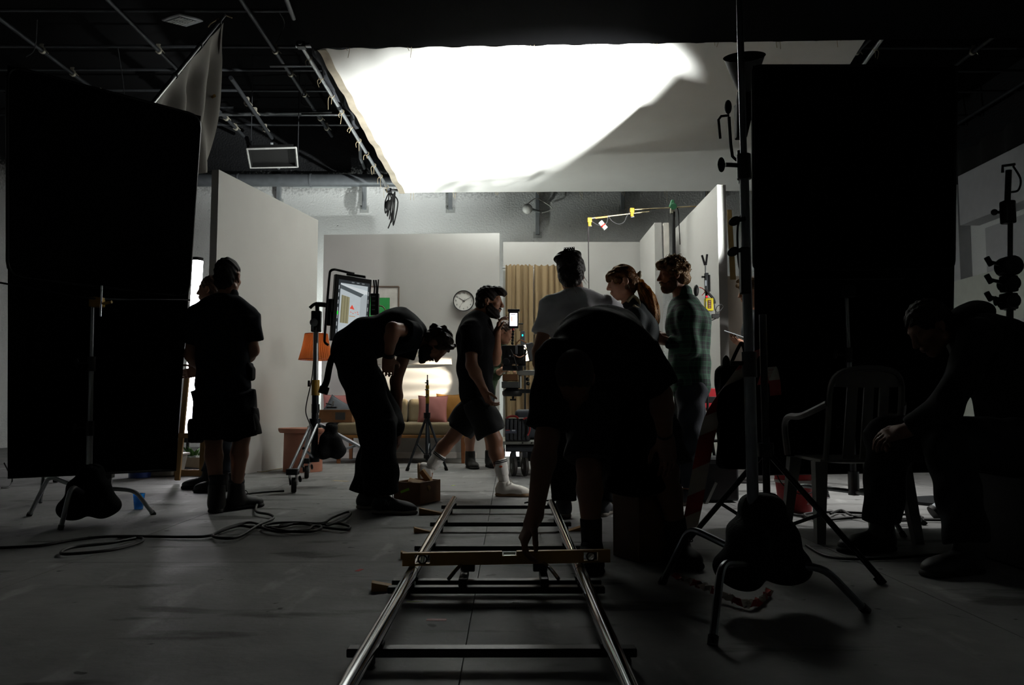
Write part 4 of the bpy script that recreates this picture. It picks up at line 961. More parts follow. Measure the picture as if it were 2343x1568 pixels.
# wall shelf and books
t = thing('wall_shelf', 'thick pale wall shelf on the grey set wall above the sofa', 'shelf', (-1.5, 10.6, 1.23))
MB().box((-1.5, 10.59, 1.28), (1.5, .2, .1)).build('shelf_box', M('shelf_paint', 'b3aea7', .7, var=.03), t, bevel=.003)
for i, (px, w_, h_, col, lab) in enumerate(((905, .03, .20, '5a2e22', 'brown book on the wall shelf'), (922, .025, .18, '6e6a62', 'grey book on the wall shelf'), (934, .035, .16, '2f8a4a', 'green book on the wall shelf'), (943, .03, .15, 'c0642a', 'orange book on the wall shelf'), (955, .04, .17, '2b2b30', 'black book on the wall shelf'))):
    c = P(px, 800, 10.6); b_ = thing('book', lab, 'book', (c.x, 10.58, 1.331), 'books on the wall shelf')
    MB().box((c.x, 10.58, 1.332+.5*h_*.35), (w_, .13, h_*.35)).build('cover', M('book_'+col, col, .6), b_, bevel=.002)
    MB().box((c.x, 10.578, 1.332+.5*h_*.35), (w_*.8, .131, h_*.33)).build('pages', M('pages', 'd5cdb8', .8), b_)
# framed print
c = P(870, 714, 10.72); t = thing('framed_print', 'framed print with a plain green sheet on the grey set wall behind the monitor', 'picture', c)
FW, FH = .49, .68
for o_, s_ in (((0, 0, FH/2), (FW, .02, .018)), ((0, 0, -FH/2), (FW, .02, .018)), ((-FW/2, 0, 0), (.018, .02, FH)), ((FW/2, 0, 0), (.018, .02, FH))):
    MB().box(c+Vector(o_), s_).build('frame_bar', M('frame_wood', '6b5a4e', .5), t, bevel=.002)
MB().box(c+Vector((0, .004, 0)), (FW-.01, .008, FH-.01)).build('mount', M('mount_white', 'c9c6c0', .8), t)
MB().box(c+Vector((-.02, -.002, -.01)), (.29, .006, .40)).build('green_sheet', M('print_green', '2f9a4c', .7, var=.04), t)
# clock
c = P(1061, 689, 10.68); t = thing('wall_clock', 'round white wall clock with black rim reading ten past ten', 'clock', c)
MB().lathe([(.130, .0), (.138, .0), (.141, -.03), (.136, -.034), (.129, -.03)], c, (0, 1, 0), 48, closed=True).build('rim', BLACKMET, t)
MB().lathe([(.0, 0), (.133, 0), (.133, -.012), (.0, -.012)], c, (0, 1, 0), 48, cap=False).build('face', M('clock_face', 'cdccc6', .5, var=.01), t)
RX = Matrix(((1, 0, 0), (0, 0, -1), (0, 1, 0)))
INK = M('ink_black', '101014', .6)
for k in range(1, 13):
    a_ = math.radians(90-30*k); text_part('numeral', str(k), .034, c+Vector((.104*math.cos(a_), -.0135, .104*math.sin(a_))), RX, INK, t)
def hand(ang, L, w_, back=.02, y=-.017):
    a_ = math.radians(90-ang); d = Vector((math.cos(a_), 0, math.sin(a_))); MB().box(c+Vector((0, y, 0))+d*(L-back)/2, (w_, .002, L+back), frame(d, (0, 1, 0)) @ Euler((0, 0, math.pi/2)).to_matrix()).build('clock_hand', INK, t, smooth=0)
hand(303, .075, .006); hand(64, .10, .005, y=-.02); hand(212, .095, .002, .04, y=-.023)
MB().cyl(c+Vector((0, -.012, 0)), c+Vector((0, -.026, 0)), .006).build('hub', INK, t)
# curtain
CUR = M('curtain_cloth', '8f7a5a', .9, var=.02, scale=3, bump=.2, bscale=160)
c0, c1 = P(1156, 607, 11.2), P(1318, 607, 11.2)
t = thing('curtain', 'beige pleated curtain hanging on the white set wall', 'curtain', ((c0.x+c1.x)/2, 11.2, .02))
def cur(x0, x1, ph):
    def f(u, v):
        x = x0+(x1-x0)*u; A = .018+.025*v**.5
        return (x+.008*math.sin(u*40+ph), 11.2+A*math.sin(u*(x1-x0)*62+ph+.7*math.sin(u*9+ph))+.008*math.sin(u*55), c0.z-(c0.z-.03)*v+(.012*math.sin(u*44) if v == 0 else 0))
    return f
xm = P(1219, 607, 11.2).x
MB().sheet(cur(c0.x, xm, .4), 90, 24, .003).build('curtain_panel', CUR, t, smooth=80)
MB().sheet(cur(xm+.015, c1.x, 2.2), 110, 24, .003).build('curtain_panel', CUR, t, smooth=80)
MB().cyl((c0.x-.04, 11.24, c0.z-.03), (c1.x+.04, 11.24, c0.z-.03), .01).build('rod', STEEL, t)

# ================================================================== MONITOR ON ROLLER STAND
my_ = 7.2
TL, TR, BL = P(768, 627, 7.12), P(851, 640, 7.30), P(757, 779, 7.12)
U = TR-TL; V_ = BL-TL; BR = TR+V_; nf = U.cross(V_).normalized()
if nf.y > 0: nf = -nf
t = thing('monitor', 'tall director\'s monitor turned upright, showing the set with the curtain', 'monitor', (TL+BR)/2)
MB().hexa([TL, TR, BR, BL], [p-nf*.05 for p in (TL, TR, BR, BL)]).build('housing', BLACKMET, t, bevel=.005)
def S(u, v, h=.002): return TL+U*u+V_*v+nf*h
def panel(name, poly, h, col, emit, th=.0012):
    n_ = len(poly); m_ = MB(); m_.add([S(u, v, h) for u, v in poly]+[S(u, v, h-th) for u, v in poly], [tuple(range(n_)), tuple(range(2*n_-1, n_-1, -1))]+[(i, i+n_, (i+1) % n_+n_, (i+1) % n_) for i in range(n_)])
    return m_.build(name, M('screen_'+col, col, .3, emit=emit, var=.03, scale=20), t, smooth=0)
E = .55
rect = lambda a, b, c_, d: [(a, b), (c_, b), (c_, d), (a, d)]
panel('screen', rect(.10, .07, .95, .95), .0015, '3a4044', .35)
panel('picture_area', rect(.155, .12, .90, .93), .003, 'b9c2c6', E)
panel('picture_ceiling', [(.155, .13), (.90, .19), (.90, .27), (.86, .26), (.155, .14)], .0042, 'd3dadd', E)
panel('picture_shadow', [(.155, .145), (.80, .25), (.72, .30), (.155, .205)], .0045, '5b6468', .4)
panel('picture_wall', [(.72, .30), (.86, .24), (.90, .26), (.90, .80), (.72, .72)], .0044, 'a9b1b5', E)
for i in range(6): panel('picture_curtain', rect(.20+.037*i, .30+.004*i, .235+.037*i, .72), .0047, ('8d8766', 'a39d7a')[i % 2], .4)
panel('picture_triangle', [(.50, .43), (.57, .50), (.44, .49)], .0047, 'd84a3a', .6)
for i, (u, v) in enumerate(((.46, .53), (.52, .545), (.58, .53), (.64, .52), (.66, .55))): panel('picture_marks', [(u, v), (u+.03, v+.01), (u+.035, v+.022), (u+.005, v+.015)], .0047, 'd0705c', .5)
panel('picture_marks', rect(.44, .60, .60, .608), .0047, 'c08a4a', .45)
panel('status_bar', rect(.105, .55, .135, .60), .003, '2fd03a', .8)
for i in range(7): panel('status_text', rect(.11, .16+.11*i, .125, .22+.11*i), .003, 'c8ccd0', .5)
for i in range(6): panel('status_text', rect(.925, .20+.12*i, .938, .26+.12*i), .003, 'b8bcc0', .5)
for i in range(3): panel('status_text', rect(.45+.14*i, .082, .52+.14*i, .098), .003, '8a9094', .4)
hp = [P(810, 626, 7.18), P(798, 624, 7.15), P(772, 618, 7.12), P(764, 617, 7.1), P(757, 620, 7.1), P(754, 630, 7.1), P(749, 690, 7.1), P(743, 770, 7.1), P(744, 784, 7.1), P(752, 790, 7.1)]
MB().tube(bez(hp, 4), .011, 8).build('yoke', BLACKMET, t)
MB().box(P(815, 631, 7.2), (.17, .04, .02), Euler((0, .15, 0)).to_matrix()).build('top_bracket', BLACKMET, t, bevel=.003)
for a_ in ((756, 700, 7.14), (753, 730, 7.14)): MB().box(P(*a_), (.04, .05, .12)).build('side_bracket', BLACKMET, t, bevel=.004)
c = P(858, 697, 7.34); v_ = thing('video_receiver', 'small black wireless receiver with antennas on the right side of the monitor', 'receiver', c-Vector((0, 0, .1)))
MB().box(c, (.075, .05, .20)).build('body', BLACKMET, v_, bevel=.005)
for px in (856, 861): MB().tube([P(px, 673, 7.34), P(px+1, 660, 7.34), P(px-1, 641, 7.34)], .008, 8).build('antenna', RUB, v_)
MB().cyl(P(864, 673, 7.34), P(866, 640, 7.34), .006).build('antenna', RUB, v_)
for j in range(4): MB().box(c+Vector((-.01, -.026, .07-.04*j)), (.03, .003, .012)).build('label_plate', M('label_grey', '4a4c4e', .6), v_)
MB().tube(bez([P(866, 700, 7.34), P(876, 702, 7.32), P(882, 712, 7.3), P(880, 726, 7.3)], 5), .005, 6).build('cable', M('cable_orange', '7a4a28', .6), v_)
# its stand
sx_ = P(722, 900, my_).x; hubz = P(722, 966, my_).z
ms = thing('roller_stand', 'heavy wheeled stand carrying the upright monitor', 'stand', (sx_, my_, 0))
MB().cyl((sx_, my_, .22), P(722, 880, my_), .030, n=20).build('column', DSTEEL, ms)
MB().cyl(P(722, 905, my_), P(723, 735, my_), .0235, n=20).build('column', STEEL, ms)
MB().cyl(P(722, 905, my_), P(722, 870, my_), .036, n=20).build('collar', M('yellow_paint'), ms)
MB().cyl(P(722, 945, my_), P(722, 925, my_), .036, n=20).build('collar', BLACKMET, ms)
k = MB().cyl(P(722, 878, my_), P(710, 878, my_), .007); k.box(P(707, 878, my_), (.02, .02, .055)); k.build('knob', BLACKMET, ms, bevel=.003)
MB().box(P(724, 736, my_), (.085, .06, .19)).build('grip_head', DSTEEL, ms, bevel=.008)
MB().cyl(P(718, 738, my_-.04), P(718, 738, my_+.04), .036, n=20).build('grip_disc', STEEL, ms)
MB().tube([P(716, 745, my_-.03), P(716, 756, my_-.03), P(722, 757, my_-.03)], .006, 8).build('safety_ring', STEEL, ms)
MB().cyl(P(726, 722, my_), P(726, 694, my_), .018, n=16).build('spigot', BLACKMET, ms)
MB().tube([P(724, 697, my_), P(735, 697, my_), P(752, 699, 7.16)], .022, 10).build('mount_arm', BLACKMET, ms)
MB().tube(bez([P(726, 694, my_), P(717, 698, my_), P(709, 705, my_)], 4), .015, 8, radii=None).build('mount_handle', BLACKMET, ms)
hub = Vector((sx_, my_, hubz)); MB().cyl(hub-Vector((0, 0, .05)), hub+Vector((0, 0, .03)), .05, n=20).build('hub', DSTEEL, ms)
low = Vector((sx_, my_, .24)); MB().cyl(low-Vector((0, 0, .03)), low+Vector((0, 0, .03)), .045, n=20).build('lower_hub', DSTEEL, ms)
CR = M('leg_alu', '9da0a4', .3, .85)
for k_, (fx, fy) in enumerate((tuple(G(669, 1128).xy), (sx_+.62, my_+.35), (sx_-.25, my_+.70))):
    f = Vector((fx, fy, .17)); e = Vector((-(fy-my_), fx-sx_, 0)).normalized()*.035
    for s in (-1, 1): MB().cyl(hub+e*s*.8, f+e*s, .0135, n=8).build('leg', CR, ms)
    MB().box(f, (.09, .09, .05)).build('caster_block', DSTEEL, ms, bevel=.005)
    MB().cyl(low, hub*.45+f*.55, .012).build('brace', CR, ms)
    w_ = Vector((fx+.01, fy, .062)); MB().lathe([(.02, -.02), (.055, -.02), (.061, -.012), (.061, .012), (.055, .02), (.02, .02)], w_, (1, .3, 0), 24).build('wheel', RUB, ms)
    for s in (-1, 1): MB().hexa([w_+Vector((s*.026, -.02, 0)), w_+Vector((s*.03, -.02, 0)), w_+Vector((s*.03, .02, 0)), w_+Vector((s*.026, .02, 0))], [f+Vector((s*.026, -.03, -.02)), f+Vector((s*.03, -.03, -.02)), f+Vector((s*.03, .03, -.02)), f+Vector((s*.026, .03, -.02))]).build('fork', STEEL, ms)
    MB().lathe([(.02, -.006), (.026, -.006), (.026, .006), (.02, .006)], w_+Vector((.05, 0, .05)), (1, 0, .2), 16, closed=True).build('brake_ring', RUB, ms)
sandbag('sandbag', 'black sandbag hanging from the monitor stand', P(757, 1012, my_), .28, .34, .2, seed=11)
tag(MB().tube(bez([P(723, 750, 7.1), P(718, 820, 7.1), P(713, 870, 7.1), P(702, 920, 7.1), P(700, 945, 7.1), P(708, 968, 7.1), P(714, 985, 7.1), P(700, 1030, 7.0), P(690, 1070, 6.9)], 6), .005, 6).build('monitor_cable', RUB), 'thin black cable running down the monitor stand', 'cable')
# small tripod with yellow tape
ta = P(977, 951, 8.65); tt_ = tripod('small_light_stand', 'small black light stand with yellow tape bands in front of the sofa', Vector((ta.x, 8.65, ta.z)), .017, P(978, 895, 8.65), [G(931, 1078), G(1022, 1077), Vector((ta.x+.02, 9.0, 0))], M('stand_grey', '2e3338', .4, .5))
MB().cyl(P(978, 895, 8.65), P(978, 870, 8.65), .012).build('column', DSTEEL, tt_); MB().cyl(P(978, 870, 8.65), P(978, 858, 8.65), .007).build('spigot', CHROME, tt_)
for y0, y1 in ((924, 905), (903, 893), (890, 882)): MB().cyl(P(978, y0, 8.65), P(978, y1, 8.65), .019).build('tape_band', M('tape_yellow', 'b08a14', .6), tt_)
for y in (876, 892, 908): MB().cyl(P(978, y, 8.63), P(973, y, 8.6), .006).build('wing_screw', BLACKMET, tt_)

# ================================================================== CINEMA CAMERA ON DOLLY
cy_ = 8.1
cr = thing('cinema_camera', 'black cinema camera rig with a lit phone-sized screen on top', 'camera', P(1180, 920, cy_))
def cb_(name, x0, y0, x1, y1, d, mat=BLACKMET, Y=cy_, bev=.004, par=None):
    a, b = P(x0, y0, Y), P(x1, y1, Y); return MB().box((a+b)/2, (abs(b.x-a.x), d, abs(a.z-b.z))).build(name, mat, par or cr, bevel=bev)
cb_('camera_body', 1149, 792, 1199, 834, .20); cb_('battery', 1186, 800, 1203, 838, .12, Y=8.2); cb_('side_panel', 1178, 793, 1184, 812, .21, M('label_grey'))
cb_('blue_edge', 1147, 794, 1149, 808, .19, M('edge_blue', '24406e', .4))
cb_('lens_block', 1152, 815, 1172, 848, .16); cb_('base_plate', 1150, 838, 1196, 848, .22, DSTEEL)
MB().cyl(P(1158, 828, cy_-.04), P(1158, 828, cy_-.13), .035, n=20).build('lens_ring', DSTEEL, cr, bevel=.003)
for k in range(3): cb_('connector', 1164+7*k, 814, 1168+7*k, 818, .22, STEEL)
cb_('wooden_plate', 1150, 857, 1185, 872, .22, M('plate_wood', '5a3a1c', .6)); cb_('cheese_plate', 1183, 848, 1224, 859, .10, M('plate_alu', '8b8d88', .4, .7))
MB().cyl(P(1190, 852, cy_), P(1190, 889, cy_), .016).build('post', M('plate_alu'), cr)
cb_('tilt_head', 1148, 874, 1187, 888, .18, M('head_grey', '4d504e', .5, .4)); MB().lathe([(.09, 0), (.1, .02), (.1, .05), (.07, .07), (.05, .09)], P(1172, 890, cy_)+Vector((0, 0, -.075)), (0, 0, 1), 26).build('pan_bowl', BLACKMET, cr)
MB().cyl(P(1174, 904, cy_), P(1174, 914, cy_), .011).build('tie_down', BLACKMET, cr); MB().cyl(P(1167, 915, cy_), P(1181, 915, cy_), .009).build('tie_down_handle', BLACKMET, cr)
cb_('offset_arm', 1178, 891, 1250, 900, .08, M('arm_dark', '1f2224', .45, .5))
for x, y in ((1207, 868), (1208, 878)): MB().ell(P(x, y, cy_), .02).build('lock_knob', BLACKMET, cr)
cb_('transmitter', 1191, 758, 1201, 790, .05, M('tx_grey', '6c7276', .5)); cb_('status_light', 1194, 766, 1197, 770, .054, M('teal_glow', '1fd0c8', .4, emit=2.0), bev=0)
for x in (1190, 1194): MB().cyl(P(x, 758, cy_), P(x, 741, cy_), .004).build('antenna', BLACKMET, cr)
cb_('antenna_bar', 1187, 740, 1197, 743, .02)
for i, (a, b, c_) in enumerate((((1195, 790), (1204, 800), (1200, 815)), ((1180, 790), (1190, 778), (1204, 785)), ((1175, 812), (1188, 818), (1202, 812)), ((1186, 830), (1196, 822), (1206, 808)), ((1168, 800), (1176, 818), (1184, 846)))):
    MB().tube(bez([P(*a, 7.98), P(*b, 7.95), P(*c_, 7.98)], 5), .006, 6).build('loose_cable', (RUB, M('cable_orange'), M('cable_orange'), RUB, RUB)[i], cr)
m = MB(); 
for i in range(5): m.ell(P(1174-.4*i, 758+7*i, cy_), (.014, .014, .016))
m.build('magic_arm', BLACKMET, cr); MB().cyl(P(1174, 758, cy_), P(1174, 752, cy_), .012).build('arm_joint', M('red_anod', '8a1420', .35, .6), cr)
cb_('screen_housing', 1163.5, 710, 1186.5, 752, .03, BLACKMET); cb_('screen_hood', 1161.5, 708, 1189, 714, .05, BLACKMET)
def ph(name, x0, y0, x1, y1, dy, mat): 
    a, b = P(x0, y0, cy_-.016-dy), P(x1, y1, cy_-.016-dy); MB().box((a+b)/2, (b.x-a.x, .002, a.z-b.z)).build(name, mat, cr, smooth=0)
ph('screen', 1166.5, 717, 1183.5, 746, 0, M('phone_glow', 'f4eef8', .3, emit=2.6, var=.02)); ph('picture_shadow', 1168, 718.5, 1180, 720, .003, M('phone_dark', '5a5560', .3, emit=.5)); ph('picture_curtain', 1169, 724, 1172.5, 736, .003, M('phone_tan', 'c0a89c', .3, emit=1.2)); ph('picture_mark', 1175, 728, 1176, 730, .003, M('phone_red', 'c05a5a', .3, emit=1.0))
# unseen slatted board added in front of the warm lamp to streak its light
SL = WARM_LOC+Vector((-.08, .02, 0)); SD = (P(955, 884, 10.72)-SL).normalized(); gb = thing('added_gobo', 'small unseen slatted board added to streak the warm lamp behind the camera', 'gobo', SL+SD*.3-Vector((0, 0, .1)))
RS = frame(SD, (0, 0, 1)) @ Euler((0, 0, .30)).to_matrix()
for k in range(5): MB().box(SL+SD*.3+RS @ Vector((-.052+.026*k, 0, 0)), (.004+.002*(k % 3), .16, .002), RS).build('slat', BLACKMET, gb, smooth=0)
for s_ in (-1, 1): MB().box(SL+SD*.3+RS @ Vector((0, s_*.08, 0)), (.14, .006, .004), RS).build('frame_bar', BLACKMET, gb, smooth=0)
MB().cyl(SL+SD*.3+RS @ Vector((0, .08, 0)), SL+Vector((.03, .06, -.06)), .004).build('arm', BLACKMET, gb)
# dolly
dl = thing('camera_dolly', 'black camera dolly with paired wheels under the cinema camera', 'dolly', P(1195, 1080, cy_))
pf = P(1200, 1013, cy_); DM = M('dolly_grey', '33363a', .5, .4)
MB().box((pf.x+.06, cy_+.45, pf.z), (.62, 1.05, .03)).build('platform', M('plate_alu'), dl, bevel=.003)
MB().box((pf.x+.06, cy_+.45, pf.z-.06), (.5, .95, .06)).build('chassis', DM, dl, bevel=.006)
for k in range(3): MB().cyl((pf.x-.02+.09*k, cy_-.085, pf.z), (pf.x-.02+.09*k, cy_-.07, pf.z), .008).build('bolt', BLACKMET, dl)
MB().box((P(1220, 1030, cy_).x, cy_+.5, .3), (.12, .16, .36)).build('column_base', DM, dl, bevel=.01)
MB().cyl((P(1252, 1000, cy_).x, cy_+.35, pf.z), P(1252, 896, cy_)+Vector((0, .35, 0)), .05, n=20).build('center_column', BLACKMET, dl)
MB().cyl(P(1250, 896, cy_), P(1252, 896, cy_+.35), .03).build('column_arm', BLACKMET, dl)
for wx_, wy_ in ((1175, 8.12), (1201, 8.12), (1175, 9.0), (1201, 9.0), (1262, 8.12), (1290, 8.12)):
    c = P(wx_, 1060, 8.12); c = Vector((c.x, wy_, .1))
    MB().lathe([(.03, -.016), (.085, -.02), (.098, -.012), (.098, .012), (.085, .02), (.03, .016)], c, (1, .25, 0), 30).build('wheel', M('wheel_grey', '2e2b28', .6), dl)
    MB().lathe([(.0, -.022), (.03, -.022), (.03, .022), (.0, .022)], c, (1, .25, 0), 18, cap=False).build('hub_cap', STEEL, dl)
    MB().box(c+Vector((0, 0, .115)), (.05, .1, .06)).build('wheel_fork', DM, dl, bevel=.006)
bc_ = thing('ribbed_case', 'ribbed black battery case with red handles on the dolly', 'case', P(1183, 1009, cy_))
cb_('case_body', 1156, 957, 1212, 1008, .22, M('case_black', '17191c', .5), Y=8.12, par=bc_)
for k in range(6): cb_('rib', 1157+9.2*k, 959, 1163+9.2*k, 1006, .235, M('case_rib', '23272b', .5), Y=8.12, par=bc_)
cb_('label', 1156, 983, 1182, 991, .24, M('label_blue', '3a3f4c', .5), Y=8.12, bev=.001, par=bc_); cb_('label_mark', 1171, 983, 1179, 986, .243, M('mark_pale', 'a8b0b8', .5), Y=8.12, bev=.0, par=bc_)
cb_('label_mark', 1157, 983, 1166, 985, .243, M('mark_red', '8a2a30', .5), Y=8.12, bev=.0, par=bc_)
MB().tube(bez([P(1158, 957, 8.0), P(1168, 953, 8.0), P(1180, 953, 8.0), P(1186, 958, 8.0)], 5), .01, 6).build('handle', M('handle_red', '7a1216', .6), bc_)
MB().tube(bez([P(1197, 960, 7.98), P(1206, 957, 7.98), P(1211, 970, 7.98), P(1212, 985, 7.98), P(1207, 997, 7.98)], 5), .008, 6).build('handle', M('handle_red'), bc_)
t = dl
soft('seat_pad', P(1222, 970, 8.55), (.20, .16, .15), .04, M('seat_grey', '2a2f35', .8), t)
# bright low lamp panel under the dolly
t = thing('low_lamp', 'small bright lamp panel on the floor behind the dolly wheels', 'lamp', Vector((LOW_LOC.x, LOW_LOC.y, 0)))
MB().box(LOW_LOC+Vector((.05, .03, -.02)), (.10, .16, .2)).build('housing', BLACKMET, t, bevel=.006)
MB().box(LOW_LOC+Vector((.01, -.055, 0)), (.16, .01, .13)).build('diffuser', M('lamp_cool_glow', (1, .97, .95), .5, emit=1.6, var=0), t)
MB().box((LOW_LOC.x+.05, LOW_LOC.y+.03, .035), (.12, .18, .07)).build('foot', DSTEEL, t, bevel=.004)

# ================================================================== BOOM, TRANSMITTER, RIGHT-HAND CLUTTER
by = 9.6
bs = thing('boom_stand', 'black stand with a green clamp holding thin rods above the set', 'stand', Vector((P(1541, 600, by).x, by, 0)))
MB().cyl((P(1541, 600, by).x, by, .02), P(1541, 485, by), .022, n=14).build('column', BLACKMET, bs)
MB().lathe([(.11, 0), (.11, .03), (.03, .05)], (P(1541, 600, by).x, by, .002)).build('base', DSTEEL, bs)
GRN = M('clamp_green', '2f6a48', .5)
m = MB().cyl(P(1541, 472, by-.05), P(1541, 472, by+.05), .04); m.box(P(1537, 467, by), (.04, .06, .09), Euler((0, .3, 0)).to_matrix()); m.build('green_clamp', GRN, bs, bevel=.004)
MB().box(P(1538, 483, by), (.05, .04, .06)).build('clamp_jaw', M('clamp_zinc'), bs, bevel=.004)
ROD = M('rod_pale', 'a89a78', .4, .5); YL2 = M('yellow_clamp', 'a07610', .5)
MB().cyl(P(1452, 480, by), P(1596, 472, by), .007).build('rod', ROD, bs)
MB().cyl(P(1350, 500, by), P(1486, 484, by), .006).build('rod', ROD, bs); MB().cyl(P(1362, 499, by), P(1390, 496, by), .009).build('rod_grip', M('rod_orange', 'b5742a', .6), bs)
for x, y in ((1349, 504), (1446, 482)):
    m = MB().box(P(x, y, by), (.05, .05, .055)); m.box(P(x, y+9, by), (.035, .035, .045)); m.build('yellow_clamp', YL2, bs, bevel=.004)
    MB().cyl(P(x-3, y+15, by), P(x+5, y+14, by), .009).build('wing_nut', CHROME, bs)
hc = thing('boom_cable', 'black cable looping along the thin boom rod with a drop line', 'cable', P(1347, 560, by))
MB().tube(bez([P(1354, 507, by), P(1368, 515, by), P(1378, 516, by), P(1388, 510, by), P(1392, 496, by), P(1400, 506, by), P(1415, 513, by), P(1428, 508, by), P(1436, 492, by), P(1450, 481, by), P(1480, 480, by), P(1520, 475, by)], 5), .006, 6).build('loop', RUB, hc)
MB().tube([P(1346, 512, by), P(1346.5, 580, by), P(1347.5, 660, by), P(1348, 760, by)], .005, 6).build('drop_line', M('wire_red', '20161a', .8), hc)
MB().tube(bez([P(1548, 472, by), P(1552, 485, by), P(1554, 520, by), P(1556, 560, by)], 5), .006, 6).build('tail', RUB, hc)
c = P(1379, 515, by); t = thing('plug_pot', 'small white and red plastic plug hanging on the boom cable', 'plug', c)
dd = Vector((.5, 0, -.6)).normalized(); MB().cyl(c-dd*.05, c+dd*.0, .03, n=16).build('body', M('plug_white', 'd0cfc8', .4), t, bevel=.004); MB().cyl(c, c+dd*.02, .031, n=16).build('band', M('plug_red', 'b02018', .4), t); MB().cyl(c+dd*.02, c+dd*.06, .029, n=16).build('cup', M('plug_clear', 'cfd3d0', .2, trans=.4), t)
# wireless transmitter tower
wy = 7.3
w_ = thing('wireless_rig', 'stand with two V antennas, a black transmitter and a yellow battery', 'transmitter', Vector((P(1616, 800, wy).x, wy, 0)))
MB().cyl((P(1616, 800, wy).x, wy, .02), P(1616, 640, wy), .012).build('pole', BLACKMET, w_); MB().lathe([(.22, 0), (.22, .015), (.02, .03)], (P(1616, 800, wy).x, wy, .002)).build('base', DSTEEL, w_)
for a, b in (((1613, 607), (1606, 584)), ((1615, 607), (1618, 582))):
    d0, d1 = P(*a, wy), P(*b, wy); MB().box((d0+d1)/2, (.018, .012, (d1-d0).length), frame(d1-d0)).build('antenna', BLACKMET, w_, bevel=.002)
MB().cyl(P(1614, 607, wy), P(1614.5, 628, wy), .006).build('antenna_mast', STEEL, w_)
a, b = P(1612, 625, wy), P(1621, 670, wy); MB().box((a+b)/2, (b.x-a.x, .04, a.z-b.z)).build('transmitter_body', M('tx_dark', '34383a', .45, .3), w_, bevel=.004)
a, b = P(1620, 630, wy), P(1624.5, 668, wy); MB().box((a+b)/2, (b.x-a.x, .05, a.z-b.z)).build('heat_sink', BLACKMET, w_, bevel=.002)
MB().box(P(1609, 634, wy), (.03, .02, .015)).build('lever', BLACKMET, w_); MB().box(P(1615, 648, wy-.022), (.015, .003, .05)).build('label', M('mark_pale'), w_)
MB().tube(bez([P(1614, 662, wy-.03), P(1622, 672, wy-.03), P(1632, 684, wy-.03), P(1635, 695, wy-.03)], 5), .012, 6).build('cable', RUB, w_)
MB().tube(bez([P(1600, 658, wy), P(1607, 660, wy), P(1613, 667, wy), P(1606, 676, wy)], 5), .004, 6).build('cable', M('wire_bright_red', '9a2018', .5), w_)
MB().ell(P(1617, 679, wy-.02), .009).build('warning_light', M('red_glow', 'ff2030', .4, emit=1.2), w_)
MB().tube(bez([P(1634, 695, wy), P(1637, 712, wy), P(1645, 714, wy), P(1654, 703, wy), P(1650, 697, wy), P(1640, 703, wy), P(1637, 718, wy)], 6), .004, 6).build('cable', RUB, w_)
m = MB(); m.box(P(1636, 724, wy), (.06, .04, .04)); m.box(P(1642, 721, wy), (.03, .03, .03)); m.tube(bez([P(1646, 724, wy), P(1632, 732, wy), P(1618, 736, wy)], 4), .005, 6); m.build('plug_cluster', RUB, w_, bevel=.003)
MB().ell(P(1593, 665, wy), (.025, .03, .055)).build('headphone_cup', RUB, w_)
yb = thing('yellow_battery', 'yellow battery box with a dark red label hanging on the transmitter stand', 'battery', P(1621, 712, wy-.03))
a, b = P(1612, 683, wy-.05), P(1631, 712, wy-.05); MB().box((a+b)/2, (b.x-a.x, .06, a.z-b.z)).build('box', M('battery_yellow', 'd6c414', .4), yb, bevel=.006)
a, b = P(1619.5, 687, wy-.081), P(1627.5, 706, wy-.081); MB().box((a+b)/2, (b.x-a.x, .002, a.z-b.z)).build('label', M('label_maroon', '5a2018', .5), yb)
for k in range(4): MB().box((a+b)/2+Vector((.004*(-1)**k*.3, -.002, .025-.017*k)), (.018, .001, .008)).build('label_letter', M('label_tan', 'b09060', .5), yb)
a, b = P(1615, 690, wy-.081), P(1617, 702, wy-.081); MB().box((a+b)/2, (b.x-a.x, .002, a.z-b.z)).build('side_label', M('mark_pale'), yb)
# hanging tag strip and gaffer rolls below the transmitter
t = thing('paper_tags', 'strip of printed paper tags hanging under the yellow battery', 'paper', P(1620, 826, wy))
for k, col in enumerate(('c9cfd4', '8a3a30', '4a7a4a', 'cfc4b8', 'a04a40')):
    MB().box(P(1619+k % 2, 772+12*k, wy-.02), (.035, .004, .05), Euler((0, .2*(-1)**k, 0)).to_matrix()).build('tag', M('tag_'+col, col, .6), t)
# crate with red tool boxes, rolling case
ry = 7.5
rt = thing('red_tool_rack', 'red plastic rack with yellow and black latches behind the striped tape', 'tool rack', P(1612, 940, ry))
for x0, y0, x1, y1 in ((1611, 889, 1634, 914), (1600, 889, 1608, 914), (1599, 918, 1612, 934), (1614, 918, 1632, 940)):
    a, b = P(x0, y0, ry), P(x1, y1, ry); MB().box((a+b)/2, (b.x-a.x, .16, a.z-b.z)).build('red_bin', M('bin_red', 'a01420', .4), rt, bevel=.006)
a, b = P(1597, 908, ry-.01), P(1634, 922, ry-.01); MB().box((a+b)/2, (b.x-a.x, .15, a.z-b.z)).build('black_frame', BLACKMET, rt, bevel=.003)
a, b = P(1600, 913, ry-.09), P(1614, 917, ry-.09); MB().box((a+b)/2, (b.x-a.x, .01, a.z-b.z)).build('yellow_latch', M('tape_yellow'), rt)
a, b = P(1599, 936, ry+.02), P(1634, 1036, ry+.02)
for x in (a.x+.015, b.x-.015): MB().box((x, ry+.03, (a.z+b.z)/2), (.02, .03, a.z-b.z)).build('upright', BLACKMET, rt)
ck = thing('rolling_case', 'black rolling equipment case with a pull-out handle on the right', 'case', G(1645, 1152))
a, b = P(1598, 1046, 6.0), P(1690, 1148, 6.0)
MB().box(((a.x+b.x)/2, 6.12, (a.z+.012)/2+.0), (b.x-a.x, .28, a.z-.014)).build('shell', M('case_black'), ck, bevel=.015)
